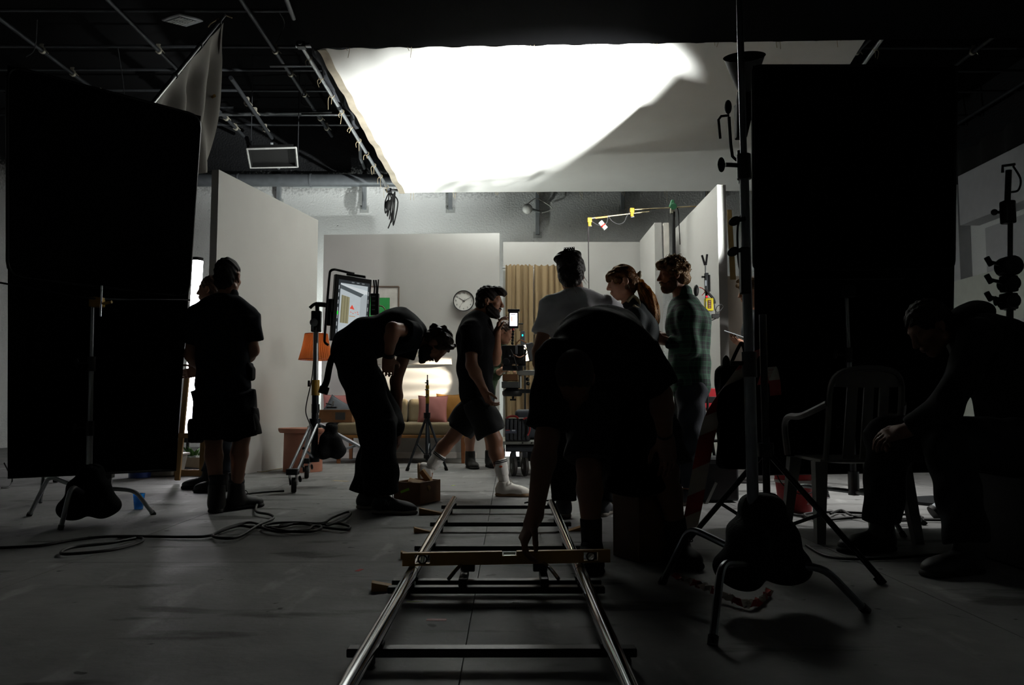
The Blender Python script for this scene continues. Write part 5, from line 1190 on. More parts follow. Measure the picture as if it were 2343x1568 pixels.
MB().box(((a.x+b.x)/2, 5.97, a.z-.03), (b.x-a.x-.02, .02, .035)).build('latch_rail', M('label_grey'), ck, bevel=.003)
MB().box(P(1657, 1060, 5.97), (.04, .012, .02)).build('yellow_label', M('tag_yellow', 'c8b414', .5), ck)
for x in (1635, 1650): MB().cyl(P(x, 1046, 6.2), P(x-6, 1010, 6.2), .012).build('handle_tube', BLACKMET, ck)
MB().cyl(P(1626, 1010, 6.2), P(1648, 1008, 6.2), .012).build('handle_grip', BLACKMET, ck)
MB().box(P(1626, 1130, 5.93), (.02, .03, .18), Euler((0, .45, 0)).to_matrix()).build('side_strut', M('plate_alu'), ck)
# plywood strip and cream flat behind the right set wall
py_ = 8.9; a, b = P(1668, 480, py_), P(1684, 640, py_)
tag(MB().hexa([(a.x, py_, b.z), (b.x, py_, b.z), (b.x, py_+.012, b.z), (a.x, py_+.012, b.z)], [(a.x-.02, py_, a.z), (a.x+.03, py_, a.z), (a.x+.03, py_+.012, a.z), (a.x-.02, py_+.012, a.z)]).build('plywood_strip', M('plywood', 'a88a55', .7), smooth=0), 'tan plywood strip fixed behind the edge of the right set wall', 'plywood')
a, b = P(1663, 632, 9.4), P(1800, 632, 9.4); flat('scenery_flat', (a.x, 9.4), (b.x, 9.4), a.z, .05, 'lower cream flat standing behind the edge of the right set wall', M('flat_cream', 'c2b6a8', .8, var=.03))
# red bucket
ky = G(1820, 1170); bk = thing('red_bucket', 'dirty red plastic bucket with white lettering among cables on the right', 'bucket', ky)
MB().lathe([(.105, .003), (.132, .245), (.140, .25), (.140, .262), (.126, .262), (.126, .25), (.10, .012), (.001, .01)], ky, n=36, cap=False).build('tub', M('bucket_red', 'a81a1e', .45, var=.15, scale=30), bk)
MB().lathe([(.1315, .195), (.1345, .215), (.1335, .215), (.1305, .195)], ky, n=36, closed=True).build('white_band', M('bucket_white', 'b8b2ac', .5, var=.2), bk)
text_part('lettering', 'AY', .05, ky+Vector((.085, -.108, .20)), Euler((math.pi/2, 0, .5)).to_matrix(), M('bucket_white'), bk); text_part('lettering', '+Ou', .03, ky+Vector((.035, -.118, .12)), Euler((math.pi/2, 0, .25)).to_matrix(), M('bucket_white'), bk)
text_part('lettering', '2', .04, ky+Vector((.045, -.112, .07)), Euler((math.pi/2, 0, .3)).to_matrix(), M('bucket_white'), bk)
MB().tube([ky+Vector((.138*math.cos(q), -.06-.1*abs(math.sin(q)), .25-.12*abs(math.sin(q)))) for q in [math.pi*i/14 for i in range(15)]], .004, 6).build('handle', DSTEEL, bk)
for i, (px, col, lab) in enumerate(((1806, 'c9b02a', 'yellow rag stuffed in the red bucket'), (1838, 'c7c0b2', 'pale rag stuffed in the red bucket'))):
    tag(sdf_mesh('rag', [('e', P(px, 1083, ky.y), (.05, .05, .03), None), ('e', P(px+6, 1080, ky.y), (.04, .04, .03), None)], M('rag_'+col, col, .9), None, res=.009, noise=[(.004, (60, 50, 0), i)]), lab, 'rag')
# steel chair legs and pale chair far right
for i, (pts, lab) in enumerate((([(1800, 1098, 5.9), (1860, 1088, 6.0), (1880, 1094, 6.0), (1895, 1140, 5.9)], 'shiny steel tube frame of a folded chair behind the red bucket'), ([(2075, 1070, 6.4), (2082, 1105, 6.3), (2090, 1146, 6.2)], 'shiny steel tube leg beyond the seated person\'s boots'))):
    tag(MB().tube(bez([P(*q) for q in pts], 6), .014, 10).build('tube_frame', CHROME), lab, 'tube frame')
c = G(2150, 1188); t = thing('paint_can', 'small pale paint can with a dark lid lying behind the seated person', 'can', c)
dd = Vector((.75, 0, .5)).normalized(); c = c+Vector((0, 0, .055)); MB().cyl(c-dd*.02, c+dd*.09, .05, n=20).build('can_body', M('mark_pale'), t); MB().cyl(c-dd*.045, c-dd*.02, .054, n=20).build('lid', RUB, t)
# white monobloc chair (dim)
def mono():
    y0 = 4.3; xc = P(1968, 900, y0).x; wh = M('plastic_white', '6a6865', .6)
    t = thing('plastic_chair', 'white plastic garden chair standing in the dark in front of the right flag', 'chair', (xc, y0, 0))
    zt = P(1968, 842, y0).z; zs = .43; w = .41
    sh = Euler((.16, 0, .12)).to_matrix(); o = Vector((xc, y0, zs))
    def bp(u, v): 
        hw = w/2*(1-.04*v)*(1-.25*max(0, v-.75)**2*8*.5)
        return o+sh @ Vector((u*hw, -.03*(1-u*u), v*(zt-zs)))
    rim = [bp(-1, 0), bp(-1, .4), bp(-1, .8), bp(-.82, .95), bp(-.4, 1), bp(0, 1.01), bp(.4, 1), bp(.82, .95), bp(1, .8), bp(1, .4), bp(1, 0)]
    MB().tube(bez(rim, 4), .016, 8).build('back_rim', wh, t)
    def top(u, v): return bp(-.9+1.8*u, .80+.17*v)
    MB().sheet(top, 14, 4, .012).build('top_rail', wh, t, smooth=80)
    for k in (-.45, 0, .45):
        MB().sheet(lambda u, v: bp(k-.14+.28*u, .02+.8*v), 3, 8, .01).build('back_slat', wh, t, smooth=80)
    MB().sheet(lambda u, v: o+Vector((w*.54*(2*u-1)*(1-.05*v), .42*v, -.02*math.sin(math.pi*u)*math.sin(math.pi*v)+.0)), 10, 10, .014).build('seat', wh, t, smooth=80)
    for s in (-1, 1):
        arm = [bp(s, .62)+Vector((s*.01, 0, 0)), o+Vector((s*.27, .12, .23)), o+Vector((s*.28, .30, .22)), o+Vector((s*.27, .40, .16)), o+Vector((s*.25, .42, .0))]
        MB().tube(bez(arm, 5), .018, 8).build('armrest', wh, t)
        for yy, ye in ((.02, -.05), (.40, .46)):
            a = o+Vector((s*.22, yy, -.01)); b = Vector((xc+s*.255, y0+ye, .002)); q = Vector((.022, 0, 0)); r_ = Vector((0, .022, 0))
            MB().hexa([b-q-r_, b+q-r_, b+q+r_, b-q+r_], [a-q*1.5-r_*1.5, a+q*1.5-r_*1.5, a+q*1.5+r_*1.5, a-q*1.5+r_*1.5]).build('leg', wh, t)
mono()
# ------------------------------------------------------------------ left-hand clutter behind the flag
ty_ = 7.4
tf_ = thing('timber_easel', 'leaning timber frame beside the glowing tube light', 'timber frame', G(408, 1092))
for a, b in (((428, 862), (406, 1090)), ((470, 872), (462, 1082))):
    p, q = P(*a, ty_+.25), P(*b, ty_); q.z = .03
    d = (p-q).normalized(); MB().box((p+q)/2, (.045, .03, (p-q).length), frame(d)).build('upright', M('pine', '8a6a40', .7, scale=6), tf_, bevel=.002)
MB().box(P(432, 997, ty_+.1), (.2, .03, .045)).build('cross_bar', M('pine'), tf_, bevel=.002)
a = G(425, 1090); MB().box((a.x+.02, a.y-.02, .035), (.28, .06, .06)).build('foot_board', M('pine'), tf_, bevel=.003)
c = G(434, 1078); bb_ = thing('cardboard_box', 'small pale cardboard box at the foot of the timber frame', 'box', Vector((c.x, c.y+.12, 0)))
for o_, s_ in (((0, -.1, .07), (.2, .006, .14)), ((0, .1, .07), (.2, .006, .14)), ((-.1, 0, .07), (.006, .2, .14)), ((.1, 0, .07), (.006, .2, .14)), ((0, 0, .006), (.2, .2, .006))):
    MB().box(Vector((c.x, c.y+.12, .001))+Vector(o_), s_).build('panel', M('card', '8d7f6a', .8), bb_)
pl = thing('potted_plant', 'leafy plant wrapped in clear foil standing in the cardboard box', 'plant', Vector((c.x, c.y+.12, .02)))
random.seed(3)
for k in range(16):
    a_ = random.uniform(0, 6.28); l_ = random.uniform(.10, .2); b0 = Vector((c.x+.02*math.cos(a_), c.y+.12+.02*math.sin(a_), .12)); d = Vector((.5*math.cos(a_), .5*math.sin(a_), 1)).normalized(); s = Vector((-math.sin(a_), math.cos(a_), 0))
    MB().add([b0, b0+d*l_*.5-s*.022, b0+d*l_*.5+s*.022, b0+d*l_+Vector((.04*math.cos(a_), .04*math.sin(a_), -.02)), b0+d*l_*.5+Vector((0, 0, -.006))], [(0, 1, 3), (0, 3, 2), (0, 4, 1), (1, 4, 3), (3, 4, 2), (2, 4, 0)]).build('leaf', M('leaf_green', '3f6a2c', .5), pl)
sdf_mesh('foil_wrap', [('e', (c.x, c.y+.12, .10), (.09, .09, .075), None)], M('foil_clear', 'cfd6d2', .12, .3), pl, res=.010, noise=[(.008, (70, 60, 0), 1), (.006, (0, 90, 80), 2)])
c = G(303, 1097); t = thing('blue_bin', 'dark blue plastic bin standing behind the left flag', 'bin', c)
MB().lathe([(.10, .004), (.125, .35), (.135, .36), (.135, .38), (.12, .38), (.095, .02), (.001, .015)], c+Vector((0, .15, 0)), n=28, cap=False).build('bin_wall', M('bin_blue', '16306a', .4), t)
MB().lathe([(.136, .36), (.142, .37), (.136, .385)], c+Vector((0, .15, 0)), n=28, closed=True).build('rim', M('bin_blue'), t)
c = G(360, 1092); t = thing('storage_tub', 'low pale plastic tub on the floor behind the left flag', 'tub', c)
MB().hexa([c+Vector(q) for q in ((-.14, 0, .004), (.14, 0, .004), (.14, .3, .004), (-.14, .3, .004))], [c+Vector(q) for q in ((-.17, -.03, .2), (.17, -.03, .2), (.17, .33, .2), (-.17, .33, .2))]).build('tub_body', M('tub_pale', '8b8880', .6), t, bevel=.015)
MB().box(c+Vector((0, .15, .21)), (.37, .39, .025)).build('lid', M('tub_pale'), t, bevel=.008)
ls = thing('roller_stand', 'wheeled stand half hidden behind the left black flag', 'stand', G(190, 1085))
c = G(190, 1085); MB().cyl(c+Vector((0, 0, .2)), c+Vector((0, 0, 1.6)), .022).build('column', DSTEEL, ls)
for px, py in ((127, 1105), (250, 1118), (215, 1072)):
    f = G(px, py); MB().cyl(c+Vector((0, 0, .45)), f+Vector((0, 0, .13)), .014).build('leg', DSTEEL, ls); MB().box(f+Vector((0, 0, .12)), (.06, .06, .06)).build('caster_block', DSTEEL, ls, bevel=.004)
    MB().lathe([(.015, -.016), (.05, -.018), (.053, 0), (.05, .018), (.015, .016)], f+Vector((0, 0, .054)), (1, .4, 0), 20).build('wheel', RUB, ls)
a, b = G(92, 1152), P(60, 1088, 5.9); t = tag(MB().cyl(a+Vector((0, 0, .004)), b+Vector((0, .3, .5)), .014).build('prop_tube', STEEL), 'slanting steel tube standing behind the left stand', 'tube')
tag(MB().tube(bez([G(3, 1117, .01), G(20, 1115, .01), G(28, 1100, .05), P(24, 1088, 6.4), P(10, 1060, 6.5)], 6), .006, 6).build('thin_cable', RUB), 'black cable hanging to the floor at the far left edge', 'cable')
# ================================================================== PEOPLE
def V3(p): return Vector(p) if len(p) == 3 and not (abs(p[0]) > 12) else P(*p)
def J(p):                      # joint given as photo pixel + distance
    return P(*p)
SKIN = M('skin', '8f6249', .55, var=.06, scale=12); SKIN2 = M('skin_pale', 'a5775f', .55, var=.06, scale=12)
HAIRD = M('hair_dark', '1a110b', .6, spec=.2, bump=.5, bscale=150); HAIRB = M('hair_brown', '3d2616', .45, bump=.6, bscale=140); HAIRG = None
def hair_mat(name, c0, c1, tr=.45):
    m = bpy.data.materials.new(name); m.use_nodes = True; nt = m.node_tree; nt.nodes.remove(nt.nodes['Principled BSDF']); N = nt.nodes.new; Lk = nt.links.new
    d = N('ShaderNodeBsdfDiffuse'); t_ = N('ShaderNodeBsdfTranslucent'); g_ = N('ShaderNodeBsdfGlossy'); g_.inputs['Roughness'].default_value = .35
    no = N('ShaderNodeTexNoise'); no.inputs['Scale'].default_value = 45; no.inputs['Detail'].default_value = 5; tc = N('ShaderNodeTexCoord'); Lk(tc.outputs['Object'], no.inputs['Vector'])
    cr = N('ShaderNodeValToRGB'); cr.color_ramp.elements[0].position = .35; cr.color_ramp.elements[1].position = .65; cr.color_ramp.elements[0].color = (*lin(c0), 1); cr.color_ramp.elements[1].color = (*lin(c1), 1); Lk(no.outputs['Fac'], cr.inputs['Fac'])
    for q in (d, t_): Lk(cr.outputs[0], q.inputs['Color'])
    g_.inputs['Color'].default_value = (.5, .4, .3, 1)
    a = N('ShaderNodeMixShader'); a.inputs[0].default_value = tr; Lk(d.outputs[0], a.inputs[1]); Lk(t_.outputs[0], a.inputs[2])
    b = N('ShaderNodeMixShader'); b.inputs[0].default_value = .10; Lk(a.outputs[0], b.inputs[1]); Lk(g_.outputs[0], b.inputs[2])
    bp = N('ShaderNodeBump'); bp.inputs['Strength'].default_value = .5; bp.inputs['Distance'].default_value = .01; n2 = N('ShaderNodeTexNoise'); n2.inputs['Scale'].default_value = 120; Lk(tc.outputs['Object'], n2.inputs['Vector']); Lk(n2.outputs['Fac'], bp.inputs['Height'])
    for q in (d, g_): Lk(bp.outputs[0], q.inputs['Normal'])
    Lk(b.outputs[0], nt.nodes['Material Output'].inputs['Surface']); MATS[name] = m; return m
class HF:                      # head frame
    def __init__(s, c, f, u, sc=1.0):
        s.c = Vector(c); s.f = Vector(f).normalized(); u = Vector(u); s.u = (u-s.f*u.dot(s.f)).normalized(); s.r = s.f.cross(s.u); s.s = sc
        s.R = np.array(Matrix((s.r, s.f, s.u)).transposed())
    def p(s, x, y, z): return s.c+(s.r*x+s.f*y+s.u*z)*s.s
    def e(s, x, y, z, rx, ry, rz, **k): return ('e', s.p(x, y, z), (rx*s.s, ry*s.s, rz*s.s), s.R, k)
    def sub(s, x, y, z, rx, ry, rz, **k): return ('-e', s.p(x, y, z), (rx*s.s, ry*s.s, rz*s.s), s.R, k)
    def c_(s, a, b, r0, r1, **k): return ('c', s.p(*a), s.p(*b), r0*s.s, r1*s.s, k)
def head_prims(h):
    q = [h.e(0, -.008, .03, .074, .094, .088), h.e(0, .03, -.035, .058, .066, .08), h.c_((0, .05, -.09), (0, .072, -.098), .028, .021, k=.02),
         h.c_((-.045, .0, -.07), (0, .06, -.095), .022, .02, k=.02), h.c_((.045, .0, -.07), (0, .06, -.095), .022, .02, k=.02),
         h.e(0, .075, .028, .05, .02, .016, k=.015), h.e(-.036, .065, -.018, .022, .02, .018, k=.02), h.e(.036, .065, -.018, .022, .02, .018, k=.02),
         h.sub(-.03, .108, .008, .018, .018, .012, k=.012), h.sub(.03, .108, .008, .018, .018, .012, k=.012),
         h.e(-.03, .082, .006, .012, .012, .011, k=.004), h.e(.03, .082, .006, .012, .012, .011, k=.004),
         h.c_((0, .093, .014), (0, .117, -.028), .009, .012, k=.012), h.e(-.011, .105, -.033, .009, .01, .008, k=.008), h.e(.011, .105, -.033, .009, .01, .008, k=.008),
         h.e(0, .097, -.058, .024, .011, .007, k=.006), h.e(0, .095, -.070, .021, .011, .008, k=.006), h.sub(0, .110, -.064, .026, .008, .0022, k=.004)]
    for s in (-1, 1): q += [h.e(s*.076, -.008, -.004, .009, .020, .031, k=.008), h.sub(s*.086, -.003, -.002, .008, .010, .016, k=.006), h.e(s*.074, .002, -.034, .008, .008, .009, k=.006)]
    return q
def hand_prims(wr, d, n, thumb, curl=.5, sc=1.0, curls=None, spread=.03):
    """d: direction of the hand, n: palm normal (fingers curl towards it), thumb: direction of the thumb side"""
    d = Vector(d).normalized(); n = Vector(n); n = (n-d*n.dot(d)).normalized(); t = Vector(thumb); t = (t-d*t.dot(d)-n*t.dot(n)).normalized()
    wr = Vector(wr); q = []
    R = np.array(Matrix((t, n, d)).transposed())
    q.append(('b', wr+d*.05*sc, (.041*sc, .014*sc, .052*sc), R, .012*sc, {'k': .014}))
    q.append(('c', wr, wr+d*.03*sc, .026*sc, .028*sc, {'k': .02}))
    lens = ((.034, .026, .022), (.040, .029, .023), (.037, .027, .022), (.028, .021, .019))
    for i in range(4):
        off = (.031-.0205*i)*sc; base = wr+d*(.098-.004*abs(i-1.2))*sc+t*off; cu = (curls[i] if curls else curl); dirv = (d+t*spread*(1.5-i)).normalized(); r = .0092*sc if i < 3 else .0078*sc; ang = 0; p = base
        for k_, L in enumerate(lens[i]):
            ang += cu*(1.0 if k_ < 2 else .7); dv = dirv*math.cos(ang)+n*math.sin(ang); e = p+dv*L*sc
            q.append(('c', p, e, r*(1-.06*k_), r*(1-.06*(k_+1)), {'k': .003})); p = e
    b0 = wr+d*.028*sc+t*.030*sc; d1 = (d*.6+t*.75+n*.25).normalized(); b1 = b0+d1*.042*sc; d2 = (d*.85+t*.25+n*.45).normalized(); b2 = b1+d2*.032*sc; d3 = (d*.9+n*.5).normalized(); b3 = b2+d3*.026*sc
    q += [('c', b0, b1, .015*sc, .0115*sc, {'k': .012}), ('c', b1, b2, .0112*sc, .0102*sc, {'k': .004}), ('c', b2, b3, .0102*sc, .0088*sc, {'k': .004})]
    return q
def leg_prims(hip, kn, an, fwd, g=0.0, thin=1.0):
    hip, kn, an = map(Vector, (hip, kn, an)); back = -Vector(fwd)
    mid = kn+(an-kn)*.32+back*.014
    return [('c', hip, kn, (.085+g)*thin, (.056+g)*thin), ('c', kn, mid, (.054+g)*thin, (.058+g)*thin), ('c', mid, an, (.057+g)*thin, (.036+g)*thin)]
def shoe(parent, an, toe, up=(0, 0, 1), L=.28, W=.05, mat=None, sole=None, boot=.0, name='shoe', laces=None, sole_t=.028, zmin=None):
    """an: ankle joint; toe: horizontal direction of the toes"""
    an = Vector(an); f = Vector(toe).normalized(); u = Vector(up)
    if u.z > .99 and abs(an.z-.087) < .07: an.z = .0865
    u = Vector(up); u = (u-f*u.dot(f)).normalized(); r = f.cross(u); R = np.array(Matrix((r, f, u)).transposed())
    g = an-u*.085                         # point under the ankle on the ground side
    def q(x, y, z): return g+r*x+f*y+u*z
    he, to = -.06, L-.06
    pr = [('e', q(0, he+.045, .05), (W*.78, .055, .055), R), ('t', q(0, he+.05, .045), q(0, to-.075, .038), r, (W*.8, .042), (W*.98, .034)), ('e', q(0, to-.06, .034), (W*.96, .06, .036), R), ('c', q(0, .0, .06), q(0, .0, .10+boot*.6), .047, .046), ('c', q(0, .02, .075), q(0, to-.10, .05), .038, .03)]
    if boot: pr += [('c', q(0, 0, .08), q(0, -.005, .10+boot), .05, .053)]
    sh = sdf_mesh(name, pr, mat, parent, res=.0075, k=.03, cut=[((-u.x, -u.y, -u.z), -(g.dot(u)+sole_t*.6)), ((u.x, u.y, u.z), g.dot(u)+.115+boot)])
    sp = [('t', q(0, he+.035, .01), q(0, to-.055, .01), r, (W*.86, .03), (W*1.04, .03)), ('e', q(0, to-.05, .012), (W*1.02, .056, .03), R), ('e', q(0, he+.04, .012), (W*.85, .05, .03), R)]
    so = sdf_mesh('sole', sp, sole or mat, sh, res=.0075, k=.02, cut=[((-u.x, -u.y, -u.z), -(g.dot(u)+.001)), ((u.x, u.y, u.z), g.dot(u)+sole_t)])
    if laces:
        m = MB()
        for k in range(4):
            y = .045+.022*k; z = .094-.010*k
            m.tube(bez([q(-.026, y, z-.008), q(0, y+.004, z+.012), q(.026, y, z-.008)], 4), .0028, 5)
        for s in (-1, 1): m.tube(bez([q(0, .05, .105), q(s*.03, .055, .125), q(s*.045, .06, .10), q(0, .055, .103)], 5), .0026, 5)
        m.build('laces', laces, sh)
    return sh
def torso(pel, wai, che, nek, side, g=0.0, sc=1.0, belly=0.0, fem=False):
    w = ((.15, .105), (.132, .10), (.16, .115)) if not fem else ((.16, .11), (.115, .09), (.14, .105))
    G_ = lambda q: ((q[0]+g)*sc, (q[1]+g+belly)*sc)
    return [('t', pel, wai, side, G_(w[0]), G_(w[1]), {'k': .04}), ('t', wai, che, side, G_(w[1]), G_(w[2]), {'k': .04}), ('t', che, Vector(che)+(Vector(nek)-Vector(che))*.55, side, G_(w[2]), ((.115+g)*sc, (.085+g*.8)*sc), {'k': .04})]
FOLDS = lambda A, s: [(A, (0, 21+s, 33), s), (A*.7, (27, 0, 24-s), s*1.7), (A*.5, (40, 38, 0), s*.6)]
def lerp(a, b, t): return Vector(a)*(1-t)+Vector(b)*t
def person(label, base, j, skin=SKIN, side=None, head=None, hands=None, top=None, bottom=None, sleeve=.55, arm=1.0, fem=False, tg=.022, res=.0072, fwd=(0, 1, 0), seed=1, belly=0, leg=1.0, headscale=1.0, pants_r=(.105, .085, .075), rot_seat=None):
    """top: material of a T-shirt (sleeve = share of the arm covered, up to 2 = wrist); bottom: (material, share of the leg covered up to 2)"""
    t = thing('person', label, 'person', base)
    h = HF(*head, headscale)
    pel, wai, che, nek = (Vector(j[k]) for k in ('pel', 'wai', 'che', 'nek'))
    side = Vector(side) if side is not None else (Vector(j['shR'])-Vector(j['shL'])).normalized()
    pr = torso(pel, wai, che, nek, side, 0, fem=fem, belly=belly)
    pr += [('c', nek, h.p(0, -.02, -.055), .058 if not fem else .05, .054 if not fem else .047, {'k': .03})]
    for s in 'LR':
        sh, el, wr = (Vector(j[k+s]) for k in ('sh', 'el', 'wr'))
        pr += [('c', lerp(che, nek, .85), lerp(nek, sh, .75), .055, .045, {'k': .04}), ('c', lerp(che, nek, .5), sh, .075, .055, {'k': .04}), ('c', sh, el, .052*arm, .04*arm), ('c', el, lerp(el, wr, .3), .041*arm, .043*arm), ('c', lerp(el, wr, .3), wr, .042*arm, .027*arm)]
        pr += leg_prims(j['hip'+s], j['kn'+s], j['an'+s], fwd, thin=leg)
        pr += [('c', j['an'+s], Vector(j['an'+s])+Vector((0, 0, -.04)), .036, .035)]
    for hd in hands or []: pr += hand_prims(*hd[:4], **(hd[4] if len(hd) > 4 else {}))
    pr += head_prims(h)
    sdf_mesh('body', pr, skin, t, res=res, k=.022)
    if top is not None:
        q = torso(pel+(wai-pel)*.02, wai, che, nek, side, tg, fem=fem, belly=belly)
        for s in 'LR':
            sh, el, wr = (Vector(j[k+s]) for k in ('sh', 'el', 'wr'))
            q.append(('c', lerp(che, nek, .62), sh+Vector((0, 0, .0)), .078, .068*arm, {'k': .05}))
            if sleeve <= 1: q.append(('f', sh, lerp(sh, el, sleeve), .072*arm+.004, .074*arm+.006, {'k': .03}))
            else:
                q += [('c', sh, el, .07*arm, .058*arm, {'k': .03}), ('f', el, lerp(el, wr, sleeve-1), .056*arm, .046*arm, {'k': .03})]
        dn = (wai-pel).normalized()
        sdf_mesh('shirt', q, top, t, res=.0105, k=.03, noise=FOLDS(.0035, seed))
    if bottom:
        bm_, ext = bottom; q = [('t', pel-(wai-pel)*.05, pel+(wai-pel)*.45, side, (.172, .125+belly), (.158, .118+belly), {'k': .04})]
        for s in 'LR':
            hp, kn, an = (Vector(j[k+s]) for k in ('hip', 'kn', 'an'))
            if ext <= 1.0: q.append(('f', lerp(hp, kn, -.05), lerp(hp, kn, ext), pants_r[0]+.006, pants_r[1]+.012, {'k': .03}))
            else: q += [('c', hp, kn, pants_r[0], pants_r[1], {'k': .04}), ('f', lerp(kn, an, -.02), lerp(kn, an, ext-1), pants_r[1]-.004, pants_r[2], {'k': .03})]
        sdf_mesh('trousers' if ext > 1.2 else 'shorts', q, bm_, t, res=.011, k=.03, noise=FOLDS(.005, seed+2))
    t['_'] = 0; del t['_']
    return t, h
def cap(h, extra=(), cuts=(), g=0.0, mat=HAIRD, parent=None, name='hair', noise=None, res=.007, face=True):
    q = [h.e(0, -.012, .035, .080+g, .098+g, .092+g), h.e(0, -.05, -.02, .070+g, .055+g, .08)]
    if face: q += [h.sub(0, .095, -.045, .085, .075, .105, k=.02)]
    for s in (-1, 1): q.append(h.sub(s*.085, .012, -.03, .022, .036, .05, k=.012))
    q += list(extra)
    return sdf_mesh(name, q, mat, parent, res=res, k=.015, noise=noise or [(.0025, (0, 160, 120), 1), (.0025, (150, 0, 140), 2)])
def beard(h, parent, mat, name='beard', long=0.0, sub=True):
    q = [h.e(0, .03, -.040, .0635, .0715, .086), h.c_((0, .05, -.092), (0, .076+long*.3, -.102-long), .034, .026, k=.02), h.c_((-.045, .0, -.07), (0, .06, -.098), .029, .027, k=.02), h.c_((.045, .0, -.07), (0, .06, -.098), .029, .027, k=.02)]
    q += [('-b', h.p(0, .0, .095), (.13*h.s, .16*h.s, .10*h.s), h.R, .01, {'k': .012}), h.sub(-.035, .085, -.012, .034, .05, .045, k=.012), h.sub(.035, .085, -.012, .034, .05, .045, k=.012), h.sub(0, .10, -.02, .03, .05, .028, k=.01), ('-b', h.p(0, -.085, -.05), (.13*h.s, .075*h.s, .12*h.s), h.R, .01, {'k': .01})]
    q += [h.e(0, .102, -.050, .027, .011, .0065, k=.006)]
    q += [h.sub(0, .112, -.0655, .02, .018, .007, k=.004)]
    return sdf_mesh(name, q, mat, parent, res=.0065, k=.012, noise=[(.0015, (0, 170, 150), 1), (.0015, (160, 0, 170), 2)])
def strands(name, paths, r, mat, parent):
    m = MB()
    for p in paths: m.tube(p, r, 3, radii=[r*(1-.6*i/(len(p)-1)) for i in range(len(p))])
    return m.build(name, mat, parent, smooth=80)
HAIRG = hair_mat('hair_ginger', 'a8682c', 'd8963e', .6)
BLKT = M('tee_black', '0a0a0c', .95, spec=.15, bump=.15, bscale=200); NAVY = M('tee_navy', '0d1119', .95, spec=.15, bump=.15, bscale=200); WHT = M('tee_white', 'dcdce0', .9, bump=.12, bscale=180); KHAKI = M('shorts_dark', '0d0d0e', .95, spec=.15, bump=.2, bscale=120)
JEANB = M('jeans_black', '0b0c0f', .95, spec=.15, bump=.2, bscale=200); JEAN = M('jeans_navy', '141b26', .85, bump=.2, bscale=200); BOOT = M('boot_leather', '14110f', .6); SNK = M('sneaker_white', 'd8d4cc', .6); GUM = M('sole_gum', '8a6f52', .7); SOLE = M('sole_dark', '1a1918', .8); LACE = M('lace_pale', '8f8b84', .8); LACEB = M('lace_black', '121212', .8)

# ---- A: man standing on the left, seen from behind
Y = 5.5
j = dict(pel=J((512, 880, Y)), wai=J((510, 820, Y)), che=J((511, 735, Y)), nek=J((520, 684, Y-.02)), shL=J((452, 722, Y)), shR=J((565, 726, Y)), elL=J((438, 812, Y+.05)), elR=J((577, 802, Y+.06)), wrL=J((462, 845, Y+.26)), wrR=J((548, 838, Y+.27)),
         hipL=J((484, 900, Y)), hipR=J((541, 900, Y)), knL=J((489, 1005, Y+.02)), knR=J((553, 1000, Y+.06)), anL=J((496, 1128, Y-.03)), anR=J((541, 1122, Y+.12)))
t, h = person('man seen from behind on the left, in dark polo, cargo shorts and boots', (G(512, 1165).x, Y, 0), j, headscale=1.07, head=(J((521, 634, Y+.0)), (.12, 1, -.12), (0, .05, 1)), top=NAVY, sleeve=.72, bottom=(KHAKI, .98), fwd=(0, 1, 0), seed=3, tg=.034, arm=1.12, belly=.02,
    hands=[(j['wrL'], (.6, .8, .2), (0, .2, 1), (.5, -.5, .5)), (j['wrR'], (-.6, .8, .2), (0, .2, 1), (-.5, -.5, .5))], pants_r=(.12, .115, .1))
cap(h, mat=M('hair_crop', '17110d', .8), parent=t, g=-.004)
q = MB(); c = j['nek']; sdf_mesh('collar', [('t', c+Vector((0, .0, -.01)), c+Vector((0, .01, .028)), (1, 0, 0), (.078, .07), (.07, .062))], NAVY, t, res=.008, noise=[(.002, (40, 0, 40), 1)])
for px, py, s in ((588, 960, 1), (436, 985, -1)):
    sdf_mesh('cargo_pocket', [('b', J((px-s*12, py, Y+.02)), (.035, .07, .085), None, .02)], KHAKI, t, res=.01, noise=[(.004, (0, 40, 40), 2)])
sdf_mesh('belt_pouch', [('b', J((568, 855, Y+.02)), (.04, .05, .05), None, .02), ('b', J((558, 836, Y+.02)), (.05, .06, .02), None, .012)], BLKT, t, res=.01)
shoe(t, j['anL'], (-.1, 1, 0), mat=BOOT, sole=SOLE, boot=.07, name='boot', W=.052); shoe(t, j['anR'], (.55, .8, 0), mat=BOOT, sole=SOLE, boot=.07, name='boot', laces=LACEB, W=.052)
for a in ('anL', 'anR'): sdf_mesh('sock', [('f', Vector(j[a])+Vector((0, 0, .02)), Vector(j[a])+Vector((0, 0, .12)), .05, .053)], M('sock_dark', '1b1d22', .9), t, res=.008, noise=[(.003, (0, 0, 120), 1)])
